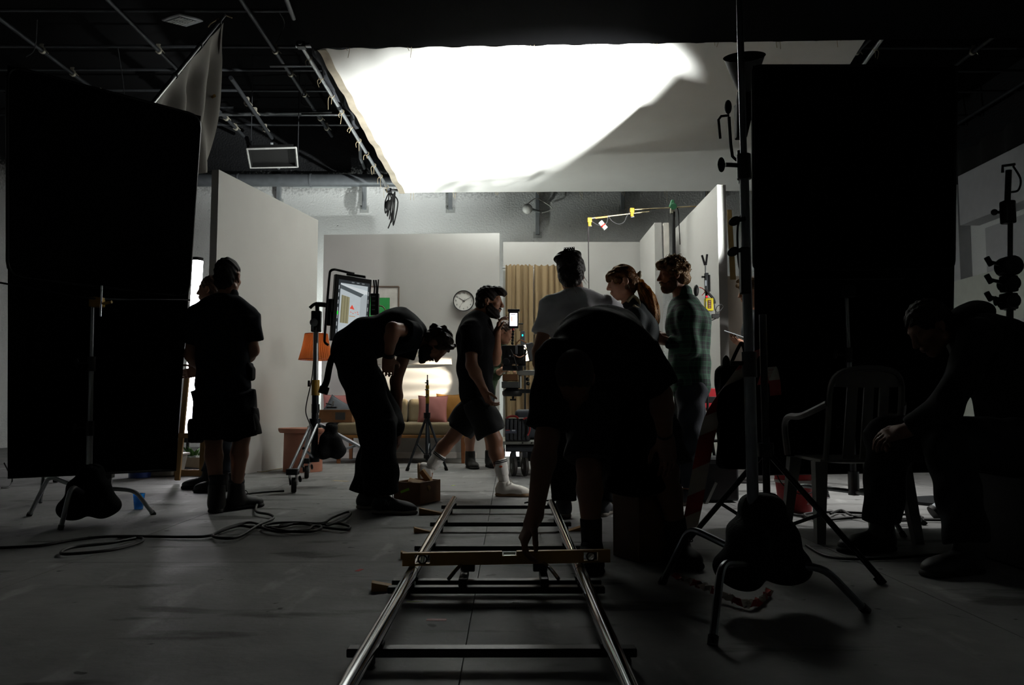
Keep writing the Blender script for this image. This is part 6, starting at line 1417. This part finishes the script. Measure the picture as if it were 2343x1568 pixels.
# ---- B: man hidden behind him
Y = 6.85
j = dict(pel=J((488, 890, Y)), wai=J((488, 835, Y)), che=J((488, 745, Y)), nek=J((484, 695, Y)), shL=J((486, 722, Y+.17)), shR=J((490, 722, Y-.17)), elL=J((480, 800, Y+.2)), elR=J((486, 800, Y-.2)), wrL=J((450, 850, Y+.1)), wrR=J((455, 850, Y-.1)),
         hipL=J((490, 900, Y+.09)), hipR=J((492, 900, Y-.09)), knL=J((500, 1000, Y+.1)), knR=J((510, 1000, Y-.1)), anL=J((478, 1094, Y+.12)), anR=J((508, 1096, Y-.12)))
t, h = person('man in a dark jacket and boots mostly hidden behind the man on the left', (G(490, 1118).x, Y, 0), j, head=(J((482, 664, Y)), (-1, .1, 0), (0, 0, 1)), top=JEANB, sleeve=1.9, bottom=(JEAN, 1.85), fwd=(-1, 0, 0), seed=5, side=(0, -1, 0), hands=[(j['wrL'], (-1, 0, -.2), (0, -1, 0), (0, 0, 1)), (j['wrR'], (-1, 0, -.2), (0, 1, 0), (0, 0, 1))], res=.009)
cap(h, parent=t, mat=HAIRB)
for a in ('anL', 'anR'): shoe(t, j[a], (-1, -.15, 0), mat=BOOT, sole=SOLE, boot=.06, name='boot')
# ---- C: man bending over, profile to the right
Y = 5.5
j = dict(pel=J((805, 800, Y)), wai=J((838, 775, Y)), che=J((915, 758, Y)), nek=J((958, 770, Y)), shL=J((940, 765, Y+.19)), shR=J((938, 768, Y-.19)), elL=J((906, 872, Y+.2)), elR=J((896, 838, Y-.24)), wrL=J((910, 985, Y+.12)), wrR=J((886, 832, Y-.05)),
         hipL=J((806, 812, Y+.09)), hipR=J((808, 812, Y-.09)), knL=J((880, 965, Y+.1)), knR=J((862, 970, Y-.1)), anL=J((838, 1130, Y+.16)), anR=J((874, 1134, Y-.08)))
j['shR'] = J((945, 760, Y-.19)); j['elR'] = J((898, 752, Y-.38)); j['wrR'] = J((889, 818, Y-.26))
t, h = person('bearded man in black with a hair bun, bending down over the floor in profile', (G(860, 1168).x, Y, 0), j, head=(J((996, 787, Y)), (.30, -.05, -.95), (.93, 0, .34)), top=M('tee_navy_c', '0e1219', .95, spec=.15, bump=.15, bscale=200), sleeve=.5, bottom=(JEANB, 1.98), fwd=(1, 0, 0), side=(0, -1, 0), seed=2, tg=.03, belly=.01,
    hands=[(j['wrL'], (0, 0, -1), (-1, .2, 0), (.2, -1, 0), {'curl': .35}), (j['wrR'], (-.1, .55, -.8), (-.2, .8, .5), (1, .1, 0), {'curl': .3})], pants_r=(.135, .13, .115), headscale=.98)
cap(h, mat=HAIRB, parent=t, g=.004, extra=[h.e(0, -.115, .03, .03, .03, .032), h.e(0, -.09, .02, .03, .025, .03)]+[h.e(random.uniform(-.07, .07), random.uniform(-.09, .07), .07+random.uniform(0, .05), .015, .015, .013, k=.014) for _ in range(28)], noise=[(.003, (0, 130, 110), 1), (.003, (120, 0, 130), 2)])
beard(h, t, HAIRD, long=.018)
s1 = shoe(t, j['anL'], (1, -.12, 0), L=.30, mat=M('sneaker_black', '0b0c10', .7), sole=M('sole_grey', '6b655c', .7), name='sneaker', W=.055); s2 = shoe(t, j['anR'], (1, -.18, 0), L=.30, mat=M('sneaker_black'), sole=M('sole_grey'), name='sneaker', laces=LACEB, W=.055)
text_part('shoe_logo', 'N', .05, j['anR']+Vector((.045, -.062, -.042)), Euler((math.pi/2, .25, -.15)).to_matrix(), M('logo_grey', '55585e', .5), s2)
ws = MB().lathe([(.033, -.012), (.039, -.012), (.039, .012), (.033, .012)], lerp(j['elR'], j['wrR'], .9), j['wrR']-j['elR'], 18, closed=True).build('wrist_watch', BLACKMET, t)
st = MB().tube(bez([J((770, 800, Y-.2)), J((756, 830, Y-.22)), J((748, 870, Y-.22)), J((742, 885, Y-.22))], 6), .022, 8, radii=None).build('hanging_strap', BLKT, t)
MB().box(J((741, 893, Y-.22)), (.06, .03, .05), Euler((0, .3, 0)).to_matrix()).build('strap_end', M('strap_red', '3a1012', .8), t, bevel=.006)
# ---- D: man walking to the right
Y = 6.5
j = dict(pel=J((1092, 905, Y)), wai=J((1086, 850, Y)), che=J((1088, 770, Y)), nek=J((1092, 722, Y)), shL=J((1096, 752, Y+.19)), shR=J((1078, 752, Y-.19)), elL=J((1133, 825, Y+.12)), elR=J((1079, 836, Y-.26)), wrL=J((1137, 765, Y-.05)), wrR=J((1107, 893, Y-.24)),
         hipL=J((1096, 918, Y+.09)), hipR=J((1092, 918, Y-.09)), knL=J((1038, 998, Y+.12)), knR=J((1133, 1008, Y-.10)), anL=J((980, 1078, Y+.12)), anR=J((1153, 1100, Y-.10)))
t, h = person('bearded man in black T-shirt and shorts with white socks, walking to the right', (G(1100, 1128).x, Y, 0), j, head=(J((1119, 690, Y)), (1, -.12, -.12), (.1, 0, 1)), top=BLKT, sleeve=.70, bottom=(M('shorts_black', '090a0d', .9, bump=.15, bscale=140), .82), fwd=(1, 0, 0), side=(0, -1, 0), seed=4, tg=.036, arm=1.08,
    hands=[(j['wrL'], (.14, -.12, 1), (1, 0, .2), (.2, -1, 0), {'curl': .55}), (j['wrR'], (.42, -.1, -1), (.9, .5, .3), (.5, -.8, .1), {'curl': .55})], pants_r=(.115, .11, .10))
cap(h, mat=HAIRD, parent=t, g=.003, extra=[h.e(0, .085, .09, .055, .045, .028), h.e(0, .11, .075, .05, .028, .022), h.e(0, .06, .105, .06, .05, .025)])
beard(h, t, HAIRD, long=.008)
SOCK = M('sock_white', 'e0ddd8', .9, bump=.2, bscale=200); STR = M('sock_stripe', '11131f', .9)
for a, kn in (('anL', 'knL'), ('anR', 'knR')):
    A, K = Vector(j[a]), Vector(j[kn]); L_ = (K-A).length; d = (K-A)/L_
    sk = sdf_mesh('sock', [('c', A-d*.02, A+d*.10, .041, .046), ('f', A+d*.05, A+d*.17, .046, .058)], SOCK, t, res=.008, k=.02)
    for z in (.145, .158): MB().lathe([(.0, -.0035), (.0595, -.0035), (.0595, .0035), (.0, .0035)], A+d*z, d, 24, cap=False).build('stripe', STR, sk)
    if a == 'anR':
        cc = A+d*.115+Vector((0, -.054, 0)); m = MB(); m.ell(cc, (.014, .003, .009)); m.build('sock_logo', M('logo_orange', 'c05020', .6), sk); MB().box(cc+Vector((0, -.003, 0)), (.012, .003, .003)).build('sock_logo', M('logo_red', '8a1c28', .6), sk)
shoe(t, j['anR'], (1, -.12, 0), L=.27, mat=SNK, sole=GUM, name='sneaker', laces=LACE, W=.048)
dl_ = Vector((.42, -.05, -.9)).normalized()
shoe(t, j['anL'], Vector((.05, -.05, -1)), up=(1, 0, .3), L=.245, mat=SNK, sole=GUM, name='sneaker', W=.046)
# ---- E: camera operator behind him
Y = 9.2
j = dict(pel=J((1108, 905, Y)), wai=J((1112, 868, Y)), che=J((1128, 815, Y)), nek=J((1146, 787, Y)), shL=J((1132, 808, Y+.17)), shR=J((1130, 808, Y-.17)), elL=J((1140, 850, Y+.2)), elR=J((1134, 858, Y-.2)), wrL=J((1158, 830, Y-.3)), wrR=J((1150, 846, Y-.4)),
         hipL=J((1108, 912, Y+.09)), hipR=J((1106, 912, Y-.09)), knL=J((1124, 980, Y+.12)), knR=J((1078, 985, Y-.05)), anL=J((1121, 1050, Y+.1)), anR=J((1076, 1053, Y-.05)))
t, h = person('curly-haired camera operator in a green top bending to the cinema camera', (G(1098, 1066).x, Y, 0), j, head=(J((1155, 760, Y-.1)), (.95, -.35, -.35), (.3, 0, 1)), top=M('top_green', '31452c', .9), sleeve=1.5, bottom=(JEAN, .75), fwd=(1, 0, 0), side=(0, -1, 0), seed=6, skin=SKIN2, hands=[(j['wrL'], (1, -.4, .1), (0, 0, -1), (0, -1, .3)), (j['wrR'], (1, -.4, .1), (0, 0, -1), (0, -1, .3))], res=.009)
random.seed(12)
cap(h, mat=HAIRB, parent=t, g=.006, extra=[h.e(random.uniform(-.07, .07), random.uniform(-.10, .085), .06+random.uniform(0, .06), .02, .02, .018) for k in range(26)])
for a in ('anL', 'anR'): shoe(t, j[a], (.35, -1, 0), mat=BOOT, sole=SOLE, boot=.075, name='boot')
# ---- F: woman in the white T-shirt, from behind
Y = 5.25
j = dict(pel=J((1330, 880, Y)), wai=J((1330, 820, Y)), che=J((1322, 735, Y)), nek=J((1316, 668, Y)), shL=J((1262, 698, Y)), shR=J((1378, 698, Y)), elL=J((1232, 805, Y-.02)), elR=J((1418, 722, Y+.14)), wrL=J((1240, 888, Y+.08)), wrR=J((1390, 760, Y+.33)),
         hipL=J((1302, 900, Y)), hipR=J((1362, 900, Y)), knL=J((1292, 1035, Y+.02)), knR=J((1372, 1035, Y+.04)), anL=J((1290, 1150, Y)), anR=J((1378, 1152, Y+.04)))
t, h = person('woman in a white T-shirt seen from behind, dark hair pinned up in a bun', (G(1330, 1180).x, Y, 0), j, head=(J((1308, 628, Y)), (.22, 1, -.1), (-.05, .05, 1)), top=WHT, sleeve=.62, bottom=(JEANB, 1.95), fwd=(0, 1, 0), seed=7, fem=True, tg=.045, skin=SKIN2, arm=.98,
    hands=[(j['wrL'], (.05, .15, -1), (1, 0, 0), (0, 1, 0)), (j['wrR'], (-.6, .8, .1), (0, 0, -1), (-.5, -.5, 0))], pants_r=(.12, .095, .085))
cap(h, mat=M('hair_darkbrown', '21150f', .4, var=.3, scale=40, bump=.6, bscale=140), parent=t, g=.013, face=True, extra=[h.e(-.062, -.045, .098, .043, .042, .036), h.e(-.03, -.04, .125, .04, .04, .03), h.e(.02, -.03, .118, .055, .05, .034), h.e(0, -.08, -.01, .074, .04, .08), h.e(0, -.065, -.07, .05, .033, .03)], noise=[(.003, (90, 60, 70), 1), (.0025, (0, 120, 160), 3)])
m = MB(); cc = h.p(.0, -.05, .152)
for k in range(5): m.tube([cc+h.r*(-.03+.015*k)-h.f*.02, cc+h.r*(-.03+.015*k)+h.u*.012, cc+h.r*(-.03+.015*k)+h.f*.03-h.u*.02], .006, 6)
m.tube([cc-h.r*.035+h.u*.01, cc+h.r*.035+h.u*.01], .008, 6); m.build('hair_claw', BLACKMET, t)
strands('loose_hair', [bez([h.p(x, -.07, z), h.p(x*1.15, -.10, z-.05), h.p(x*1.3+.01, -.09, z-.09)], 4) for x, z in ((-.06, -.02), (-.03, -.05), (.05, -.04), (.07, -.01), (.08, 0), (.02, -.06))], .0025, HAIRB, t)
for a, d in (('anL', (-.15, 1, 0)), ('anR', (.35, 1, 0))): shoe(t, j[a], d, L=.25, mat=M('sneaker_grey', '24272c', .7), sole=M('sole_grey'), name='sneaker', W=.045)
# ---- G: woman with the long ponytail, profile to the left
Y = 5.72
j = dict(pel=J((1462, 880, Y)), wai=J((1465, 820, Y)), che=J((1458, 748, Y)), nek=J((1440, 700, Y)), shL=J((1450, 728, Y-.17)), shR=J((1458, 728, Y+.17)), elL=J((1462, 815, Y-.2)), elR=J((1450, 815, Y+.2)), wrL=J((1420, 860, Y-.12)), wrR=J((1415, 855, Y+.12)),
         hipL=J((1460, 895, Y-.09)), hipR=J((1460, 895, Y+.09)), knL=J((1456, 1020, Y-.1)), knR=J((1452, 1020, Y+.1)), anL=J((1450, 1130, Y-.1)), anR=J((1440, 1128, Y+.1)))
DEN = M('denim_dark', '1c2629', .85, bump=.2, bscale=180)
t, h = person('woman with a long red-brown ponytail in a dark denim jacket, facing left', (G(1450, 1155).x, Y, 0), j, head=(J((1424, 646, Y)), (-1, -.1, -.22), (-.22, 0, 1)), top=DEN, sleeve=1.95, bottom=(JEANB, 1.95), fwd=(-1, 0, 0), side=(0, 1, 0), seed=8, fem=True, tg=.035, skin=M('skin_warm', 'b08068', .5, var=.05),
    hands=[(j['wrL'], (-1, .3, .1), (0, 0, 1), (0, .8, .3)), (j['wrR'], (-1, -.3, .1), (0, 0, 1), (0, -.8, .3))], headscale=.98)
HB = hair_mat('hair_chestnut', '4a2c16', '7a4a22', .35)
cap(h, mat=HB, parent=t, g=.004, face=False, extra=[h.sub(0, .11, -.065, .085, .07, .092, k=.01), h.e(0, .075, .062, .062, .034, .034, k=.02), h.e(0, .092, .045, .05, .02, .025, k=.015), h.e(-.06, .05, .03, .02, .035, .04), h.e(.06, .05, .03, .02, .035, .04), h.e(0, -.085, -.005, .06, .04, .06)], noise=[(.002, (60, 0, 150), 1), (.002, (0, 130, 90), 2)])
tail = [h.p(0, -.105, -.005), J((1478, 672, Y-.02)), J((1488, 705, Y-.04)), J((1490, 735, Y-.05)), J((1484, 760, Y-.05)), J((1478, 782, Y-.05))]
tb = bez(tail, 3); rr = [.024, .032, .040, .046, .05, .053, .055, .056, .055, .052, .047, .04, .032, .024, .014, .008]
sdf_mesh('ponytail', [('c', tb[i], tb[i+1], rr[min(i, 15)], rr[min(i+1, 15)]) for i in range(len(tb)-1)], HAIRG, t, res=.008, k=.015, noise=[(.0045, (110, 90, 9), 1), (.0035, (160, 0, 12), 2), (.003, (70, 130, 18), 3)])
random.seed(9); ps = []
for k in range(170):
    a_ = random.uniform(0, 6.28); off = [Vector((math.cos(a_+.25*i)*rr[min(3*i, 15)]*random.uniform(.85, 1.15), math.sin(a_+.25*i)*rr[min(3*i, 15)]*random.uniform(.85, 1.15), random.uniform(-.01, .01))) for i in range(6)]
    ps.append(bez([tail[i]+off[i] for i in range(6)], 3))
strands('ponytail_strands', ps, .0022, HAIRG, t)
m = MB(); cc = h.p(0, -.112, .02)
for s in (-1, 1): m.ell(cc+h.r*.022*s-h.f*.015, (.012, .018, .036), Matrix((h.r, h.f, h.u)).transposed() @ Euler((.3, .4*s, 0)).to_matrix())
m.build('hair_clip', M('clip_cream', 'b0a585', .4), t)
er = h.p(-.083, -.004, -.05); MB().tube([er+Vector((.014*math.cos(q), .002, .016*math.sin(q))) for q in [i*.449 for i in range(14)]], .0022, 6, closed=True).build('hoop_earring', M('silver', 'b9b4a8', .25, 1), t)
er = h.p(.083, -.004, -.05); MB().tube([er+Vector((.014*math.cos(q), .002, .016*math.sin(q))) for q in [i*.449 for i in range(14)]], .0022, 6, closed=True).build('hoop_earring', M('silver'), t)
MB().tube(bez([J((1436, 690, Y-.12)), J((1448, 678, Y-.1)), J((1460, 688, Y-.1)), J((1462, 706, Y-.14)), J((1450, 700, Y-.17))], 6), .012, 8).build('scarf', M('scarf_beige', '8f8468', .9), t)
for a in ('anL', 'anR'): shoe(t, j[a], (-1, -.2, 0), L=.25, mat=M('shoe_brown', '5a4a3c', .7), sole=GUM, name='shoe', W=.045)
# ---- H: curly man in the green plaid shirt, profile to the left
def plaid():
    m = bpy.data.materials.new('plaid_green'); m.use_nodes = True; nt = m.node_tree; b = nt.nodes['Principled BSDF']; N = nt.nodes.new; Lk = nt.links.new
    tc = N('ShaderNodeTexCoord'); sx = N('ShaderNodeSeparateXYZ'); Lk(tc.outputs['Object'], sx.inputs[0])
    def mt(op, a, c=None):
        n = N('ShaderNodeMath'); n.operation = op
        for i, v in enumerate((a, c)):
            if v is None: continue
            if isinstance(v, (int, float)): n.inputs[i].default_value = v
            else: Lk(v, n.inputs[i])
        return n.outputs[0]
    hx = mt('ADD', sx.outputs['X'], mt('MULTIPLY', sx.outputs['Y'], .9))
    f = None
    for co, sc in ((hx, 70), (sx.outputs['Z'], 70), (hx, 210), (sx.outputs['Z'], 210)):
        g = mt('GREATER_THAN', mt('SINE', mt('MULTIPLY', co, sc)), .25 if sc < 100 else .8); f = g if f is None else mt('ADD', f, g)
    r = N('ShaderNodeValToRGB'); r.color_ramp.elements[0].color = (*lin('10181c'), 1); r.color_ramp.elements[1].color = (*lin('2f5a44'), 1); Lk(mt('MULTIPLY', f, .33), r.inputs['Fac']); Lk(r.outputs[0], b.inputs['Base Color']); b.inputs['Roughness'].default_value = .9
    return m
Y = 5.95
j = dict(pel=J((1578, 880, Y)), wai=J((1578, 825, Y)), che=J((1574, 738, Y)), nek=J((1562, 685, Y)), shL=J((1572, 718, Y-.18)), shR=J((1574, 718, Y+.18)), elL=J((1580, 800, Y-.2)), elR=J((1572, 795, Y+.2)), wrL=J((1522, 780, Y-.12)), wrR=J((1522, 772, Y+.08)),
         hipL=J((1582, 895, Y-.09)), hipR=J((1580, 895, Y+.09)), knL=J((1578, 1010, Y-.1)), knR=J((1586, 1010, Y+.1)), anL=J((1575, 1120, Y-.1)), anR=J((1590, 1120, Y+.1)))
t, h = person('curly-haired man in a green plaid shirt and jeans, facing left', (G(1580, 1145).x, Y, 0), j, head=(J((1540, 630, Y)), (-1, -.12, -.08), (-.12, 0, 1)), top=plaid(), sleeve=1.92, bottom=(JEAN, 1.95), fwd=(-1, 0, 0), side=(0, 1, 0), seed=9, tg=.042, arm=1.12,
    hands=[(j['wrL'], (-1, .25, .15), (0, .6, .7), (.2, .1, 1), {'curl': .5}), (j['wrR'], (-1, -.2, .15), (0, -.6, .7), (.2, 0, 1), {'curl': .5})], headscale=1.0)
random.seed(21)
HC = hair_mat('hair_curly', '4a3524', '80603c', .35)
ex = []
for k in range(80):
    a_ = random.uniform(0, 6.28); b_ = random.uniform(-.35, 1.5)
    x, y, z = .085*math.cos(b_)*math.sin(a_), -.012+.105*math.cos(b_)*math.cos(a_), .04+.092*math.sin(b_)
    if y > .05 and z < .055: continue
    ex.append(h.e(x, y, z, .02, .02, .018, k=.006))
cap(h, mat=HC, parent=t, g=.008, extra=ex+[h.e(0, .09, .085, .05, .035, .03), h.e(0, -.09, -.03, .055, .04, .05)], noise=[(.003, (100, 90, 80), 1), (.003, (0, 140, 130), 2)])
ps = []
for k in range(150):
    a_ = random.uniform(0, 6.28); b_ = random.uniform(-.1, 1.5); x, y, z = .095*math.cos(b_)*math.sin(a_), -.012+.115*math.cos(b_)*math.cos(a_), .04+.102*math.sin(b_)
    if y > .05 and z < .05: continue
    o_ = h.p(x, y, z); ax1 = Vector((random.uniform(-1, 1), random.uniform(-1, 1), random.uniform(-1, 1))).normalized(); R_ = frame(ax1); r_ = random.uniform(.009, .016)
    ps.append([o_+R_ @ Vector((r_*math.cos(i*.55), r_*math.sin(i*.55), .0025*i)) for i in range(10)])
strands('curls', ps, .0032, HC, t)
beard(h, t, M('stubble_dark', '5a3e2d', .8), 'stubble')
sdf_mesh('collar', [('t', Vector(j['nek'])+Vector((.008, 0, .0)), Vector(j['nek'])+Vector((.01, 0, .05)), (0, 1, 0), (.075, .07), (.068, .062))], MATS.get('plaid_green') or bpy.data.materials['plaid_green'], t, res=.008)
for a in ('anL', 'anR'): shoe(t, j[a], (-1, -.15, 0), mat=M('sneaker_grey'), sole=M('sole_grey'), name='sneaker')
# ---- I: man bent double over the level, facing the camera
Y = 3.4
j = dict(pel=J((1400, 815, 3.80)), wai=J((1385, 772, 3.66)), che=J((1370, 790, 3.44)), nek=J((1332, 822, 3.32)), shL=J((1462, 800, 3.36)), shR=J((1274, 815, 3.30)), elL=J((1512, 905, 3.38)), elR=J((1252, 1000, 3.22)), wrL=J((1522, 1000, 3.5)), wrR=J((1224, 1180, 3.13)),
         hipL=J((1450, 860, 3.82)), hipR=J((1366, 862, 3.80)), knL=J((1525, 1080, 3.72)), knR=J((1348, 1065, 3.66)), anL=J((1552, 1238, 3.78)), anR=J((1354, 1242, 3.68)))
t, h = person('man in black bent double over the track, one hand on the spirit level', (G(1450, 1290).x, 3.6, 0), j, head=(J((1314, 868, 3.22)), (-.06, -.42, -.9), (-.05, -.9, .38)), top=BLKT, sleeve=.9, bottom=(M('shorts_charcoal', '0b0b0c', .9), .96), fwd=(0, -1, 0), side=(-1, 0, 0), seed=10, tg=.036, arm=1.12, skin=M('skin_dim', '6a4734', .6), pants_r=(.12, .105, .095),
    hands=[(j['wrL'], (.1, -.1, -1), (-.4, -.6, 0), (-.6, .5, 0), {'curl': .35}), (j['wrR'], (-.42, -.08, -.86), (.55, .1, -.75), (.4, -1, .1), {'curls': (.55, .6, .6, .62), 'sc': 1.08})])
cap(h, mat=M('hair_shaved', '241812', .8), parent=t, g=-.003, noise=[(.0008, (200, 0, 190), 1)])
for a, kn in (('anL', 'knL'), ('anR', 'knR')):
    A, K = Vector(j[a]), Vector(j[kn]); d = (K-A).normalized(); sdf_mesh('sock', [('f', A-d*.03, A+d*.11, .046, .05)], M('sock_black', '0c0c0e', .9), t, res=.008)
    shoe(t, A, (-.1 if a == 'anR' else .15, -1, 0), L=.28, mat=BOOT, sole=SOLE, name='shoe', laces=LACEB)
MB().lathe([(.031, -.006), (.036, -.006), (.036, .006), (.031, .006)], lerp(j['elL'], j['wrL'], .93), j['wrL']-j['elL'], 18, closed=True).build('bracelet', DSTEEL, t)
# ---- J: person with a note behind the right flag
Y = 7.55
j = dict(pel=J((1735, 890, Y)), wai=J((1735, 835, Y)), che=J((1733, 755, Y)), nek=J((1728, 712, Y)), shL=J((1733, 735, Y-.17)), shR=J((1735, 735, Y+.17)), elL=J((1738, 812, Y-.2)), elR=J((1735, 812, Y+.18)), wrL=J((1706, 788, Y-.12)), wrR=J((1712, 790, Y+.08)),
         hipL=J((1738, 902, Y-.09)), hipR=J((1738, 902, Y+.09)), knL=J((1738, 1000, Y-.1)), knR=J((1742, 1000, Y+.1)), anL=J((1738, 1084, Y-.1)), anR=J((1745, 1084, Y+.1)))
t, h = person('curly-haired person holding a note, half hidden behind the right flag', (G(1738, 1102).x, Y, 0), j, head=(J((1716, 668, Y)), (-1, -.1, -.2), (-.1, 0, 1)), top=M('top_dim', '23262b', .9), sleeve=1.6, bottom=(JEANB, 1.95), fwd=(-1, 0, 0), side=(0, 1, 0), seed=11, skin=SKIN2, hands=[(j['wrL'], (-1, -.1, .35), (0, .4, .9), (0, .6, .6), {'curl': .45}), (j['wrR'], (-1, 0, .3), (0, -.4, .9), (0, -.6, .6), {'curl': .45})], res=.009)
random.seed(30)
cap(h, mat=HC, parent=t, g=.006, extra=[h.e(random.uniform(-.07, .07), random.uniform(-.10, .09), .05+random.uniform(0, .07), .022, .022, .02) for k in range(30)])
for a in ('anL', 'anR'): shoe(t, j[a], (-1, -.1, 0), mat=BOOT, sole=SOLE, name='shoe')
tag(MB().hexa([J((1657, 757, Y-.14)), J((1712, 776, Y-.2)), J((1712, 777, Y-.0)), J((1657, 758, Y+.02))], [J((1657, 755.5, Y-.14)), J((1712, 774.5, Y-.2)), J((1712, 775.5, Y-.0)), J((1657, 756.5, Y+.02))]).build('note_paper', M('paper_pale', 'b8c0c4', .7), smooth=0), 'sheet of paper held by the half hidden person beside the tall pole', 'paper')
tag(MB().cyl(J((1680, 762, Y-.16)), J((1690, 777, Y-.16)), .006, .005).build('pen', BLACKMET), 'dark pen above the sheet of paper held beside the tall pole', 'pen')
# ---- K: person seated in the dark on the right
Y = 3.75
j = dict(pel=J((2330, 1010, Y+.05)), wai=J((2318, 920, Y+.03)), che=J((2270, 800, Y)), nek=J((2200, 742, Y)), shL=J((2240, 770, Y-.18)), shR=J((2245, 765, Y+.2)), elL=J((2170, 930, Y-.2)), elR=J((2160, 935, Y+.2)), wrL=J((2075, 985, Y-.06)), wrR=J((2072, 985, Y+.1)),
         hipL=J((2315, 1020, Y-.1)), hipR=J((2310, 1015, Y+.12)), knL=J((2170, 1010, 3.58)), knR=J((2030, 1000, 4.0)), anL=J((2215, 1255, 3.52)), anR=J((2018, 1205, 4.05)))
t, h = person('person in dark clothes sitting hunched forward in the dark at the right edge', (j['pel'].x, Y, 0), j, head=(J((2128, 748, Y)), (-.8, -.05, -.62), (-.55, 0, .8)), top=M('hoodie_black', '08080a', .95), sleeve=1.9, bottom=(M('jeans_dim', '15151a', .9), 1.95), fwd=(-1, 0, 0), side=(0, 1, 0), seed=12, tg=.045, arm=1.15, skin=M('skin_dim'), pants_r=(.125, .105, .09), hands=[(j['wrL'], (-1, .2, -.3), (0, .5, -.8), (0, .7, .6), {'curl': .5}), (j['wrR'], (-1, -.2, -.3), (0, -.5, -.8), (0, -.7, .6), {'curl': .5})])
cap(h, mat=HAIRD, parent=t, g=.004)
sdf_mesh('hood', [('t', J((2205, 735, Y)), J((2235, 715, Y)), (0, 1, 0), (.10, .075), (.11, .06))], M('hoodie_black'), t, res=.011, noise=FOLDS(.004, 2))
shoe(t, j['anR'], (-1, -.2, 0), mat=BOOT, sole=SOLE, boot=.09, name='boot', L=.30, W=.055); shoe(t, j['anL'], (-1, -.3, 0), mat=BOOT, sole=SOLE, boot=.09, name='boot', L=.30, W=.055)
st_ = thing('flight_case', 'black flight case used as a seat at the right edge', 'case', (j['pel'].x+.05, Y+.03, 0)); zt = j['pel'].z-.145
MB().box((j['pel'].x+.07, Y+.03, zt/2+.002), (.44, .5, zt-.004)).build('case_body', M('case_black'), st_, bevel=.008)
for sx_2 in (-.21, .21):
    for sy_2 in (-.24, .24): MB().box((j['pel'].x+.07+sx_2, Y+.03+sy_2, zt/2+.003), (.03, .03, zt)).build('corner_edge', DSTEEL, st_, bevel=.003)

# ------------------------------------------------------------------ groups of alike things
GROUPS = {'sandbag': 'black sandbags on the stands', 'grip_stand': 'turtle-base grip stands', 'light_stand': 'straight-legged light stands', 'black_flag': 'tall black cloth flags', 'floor_cable': 'cables lying on the floor', 'throw_cushion': 'cushions on the sofa', 'person': 'film crew at work', 'set_wall': 'painted walls of the living-room set', 'floor_tape': 'tape marks on the floor', 'wood_block': 'wood blocks in the open box', 'hanging_wire': 'wires under the ceiling', 'thin_cable': 'thin black cables', 'scenery_flat': 'spare scenery flats', 'barrier_tape': 'striped barrier tapes', 'rag': 'rags in the bucket', 'roller_stand': 'wheeled stands', 'apple_box': 'wooden apple boxes', 'tube_frame': 'shiny tube frames'}
for o in C.objects:
    if o.parent is None and 'label' in o.keys() and 'group' not in o.keys():
        b_ = o.name.split('.')[0]
        if b_ in GROUPS: o['group'] = GROUPS[b_]
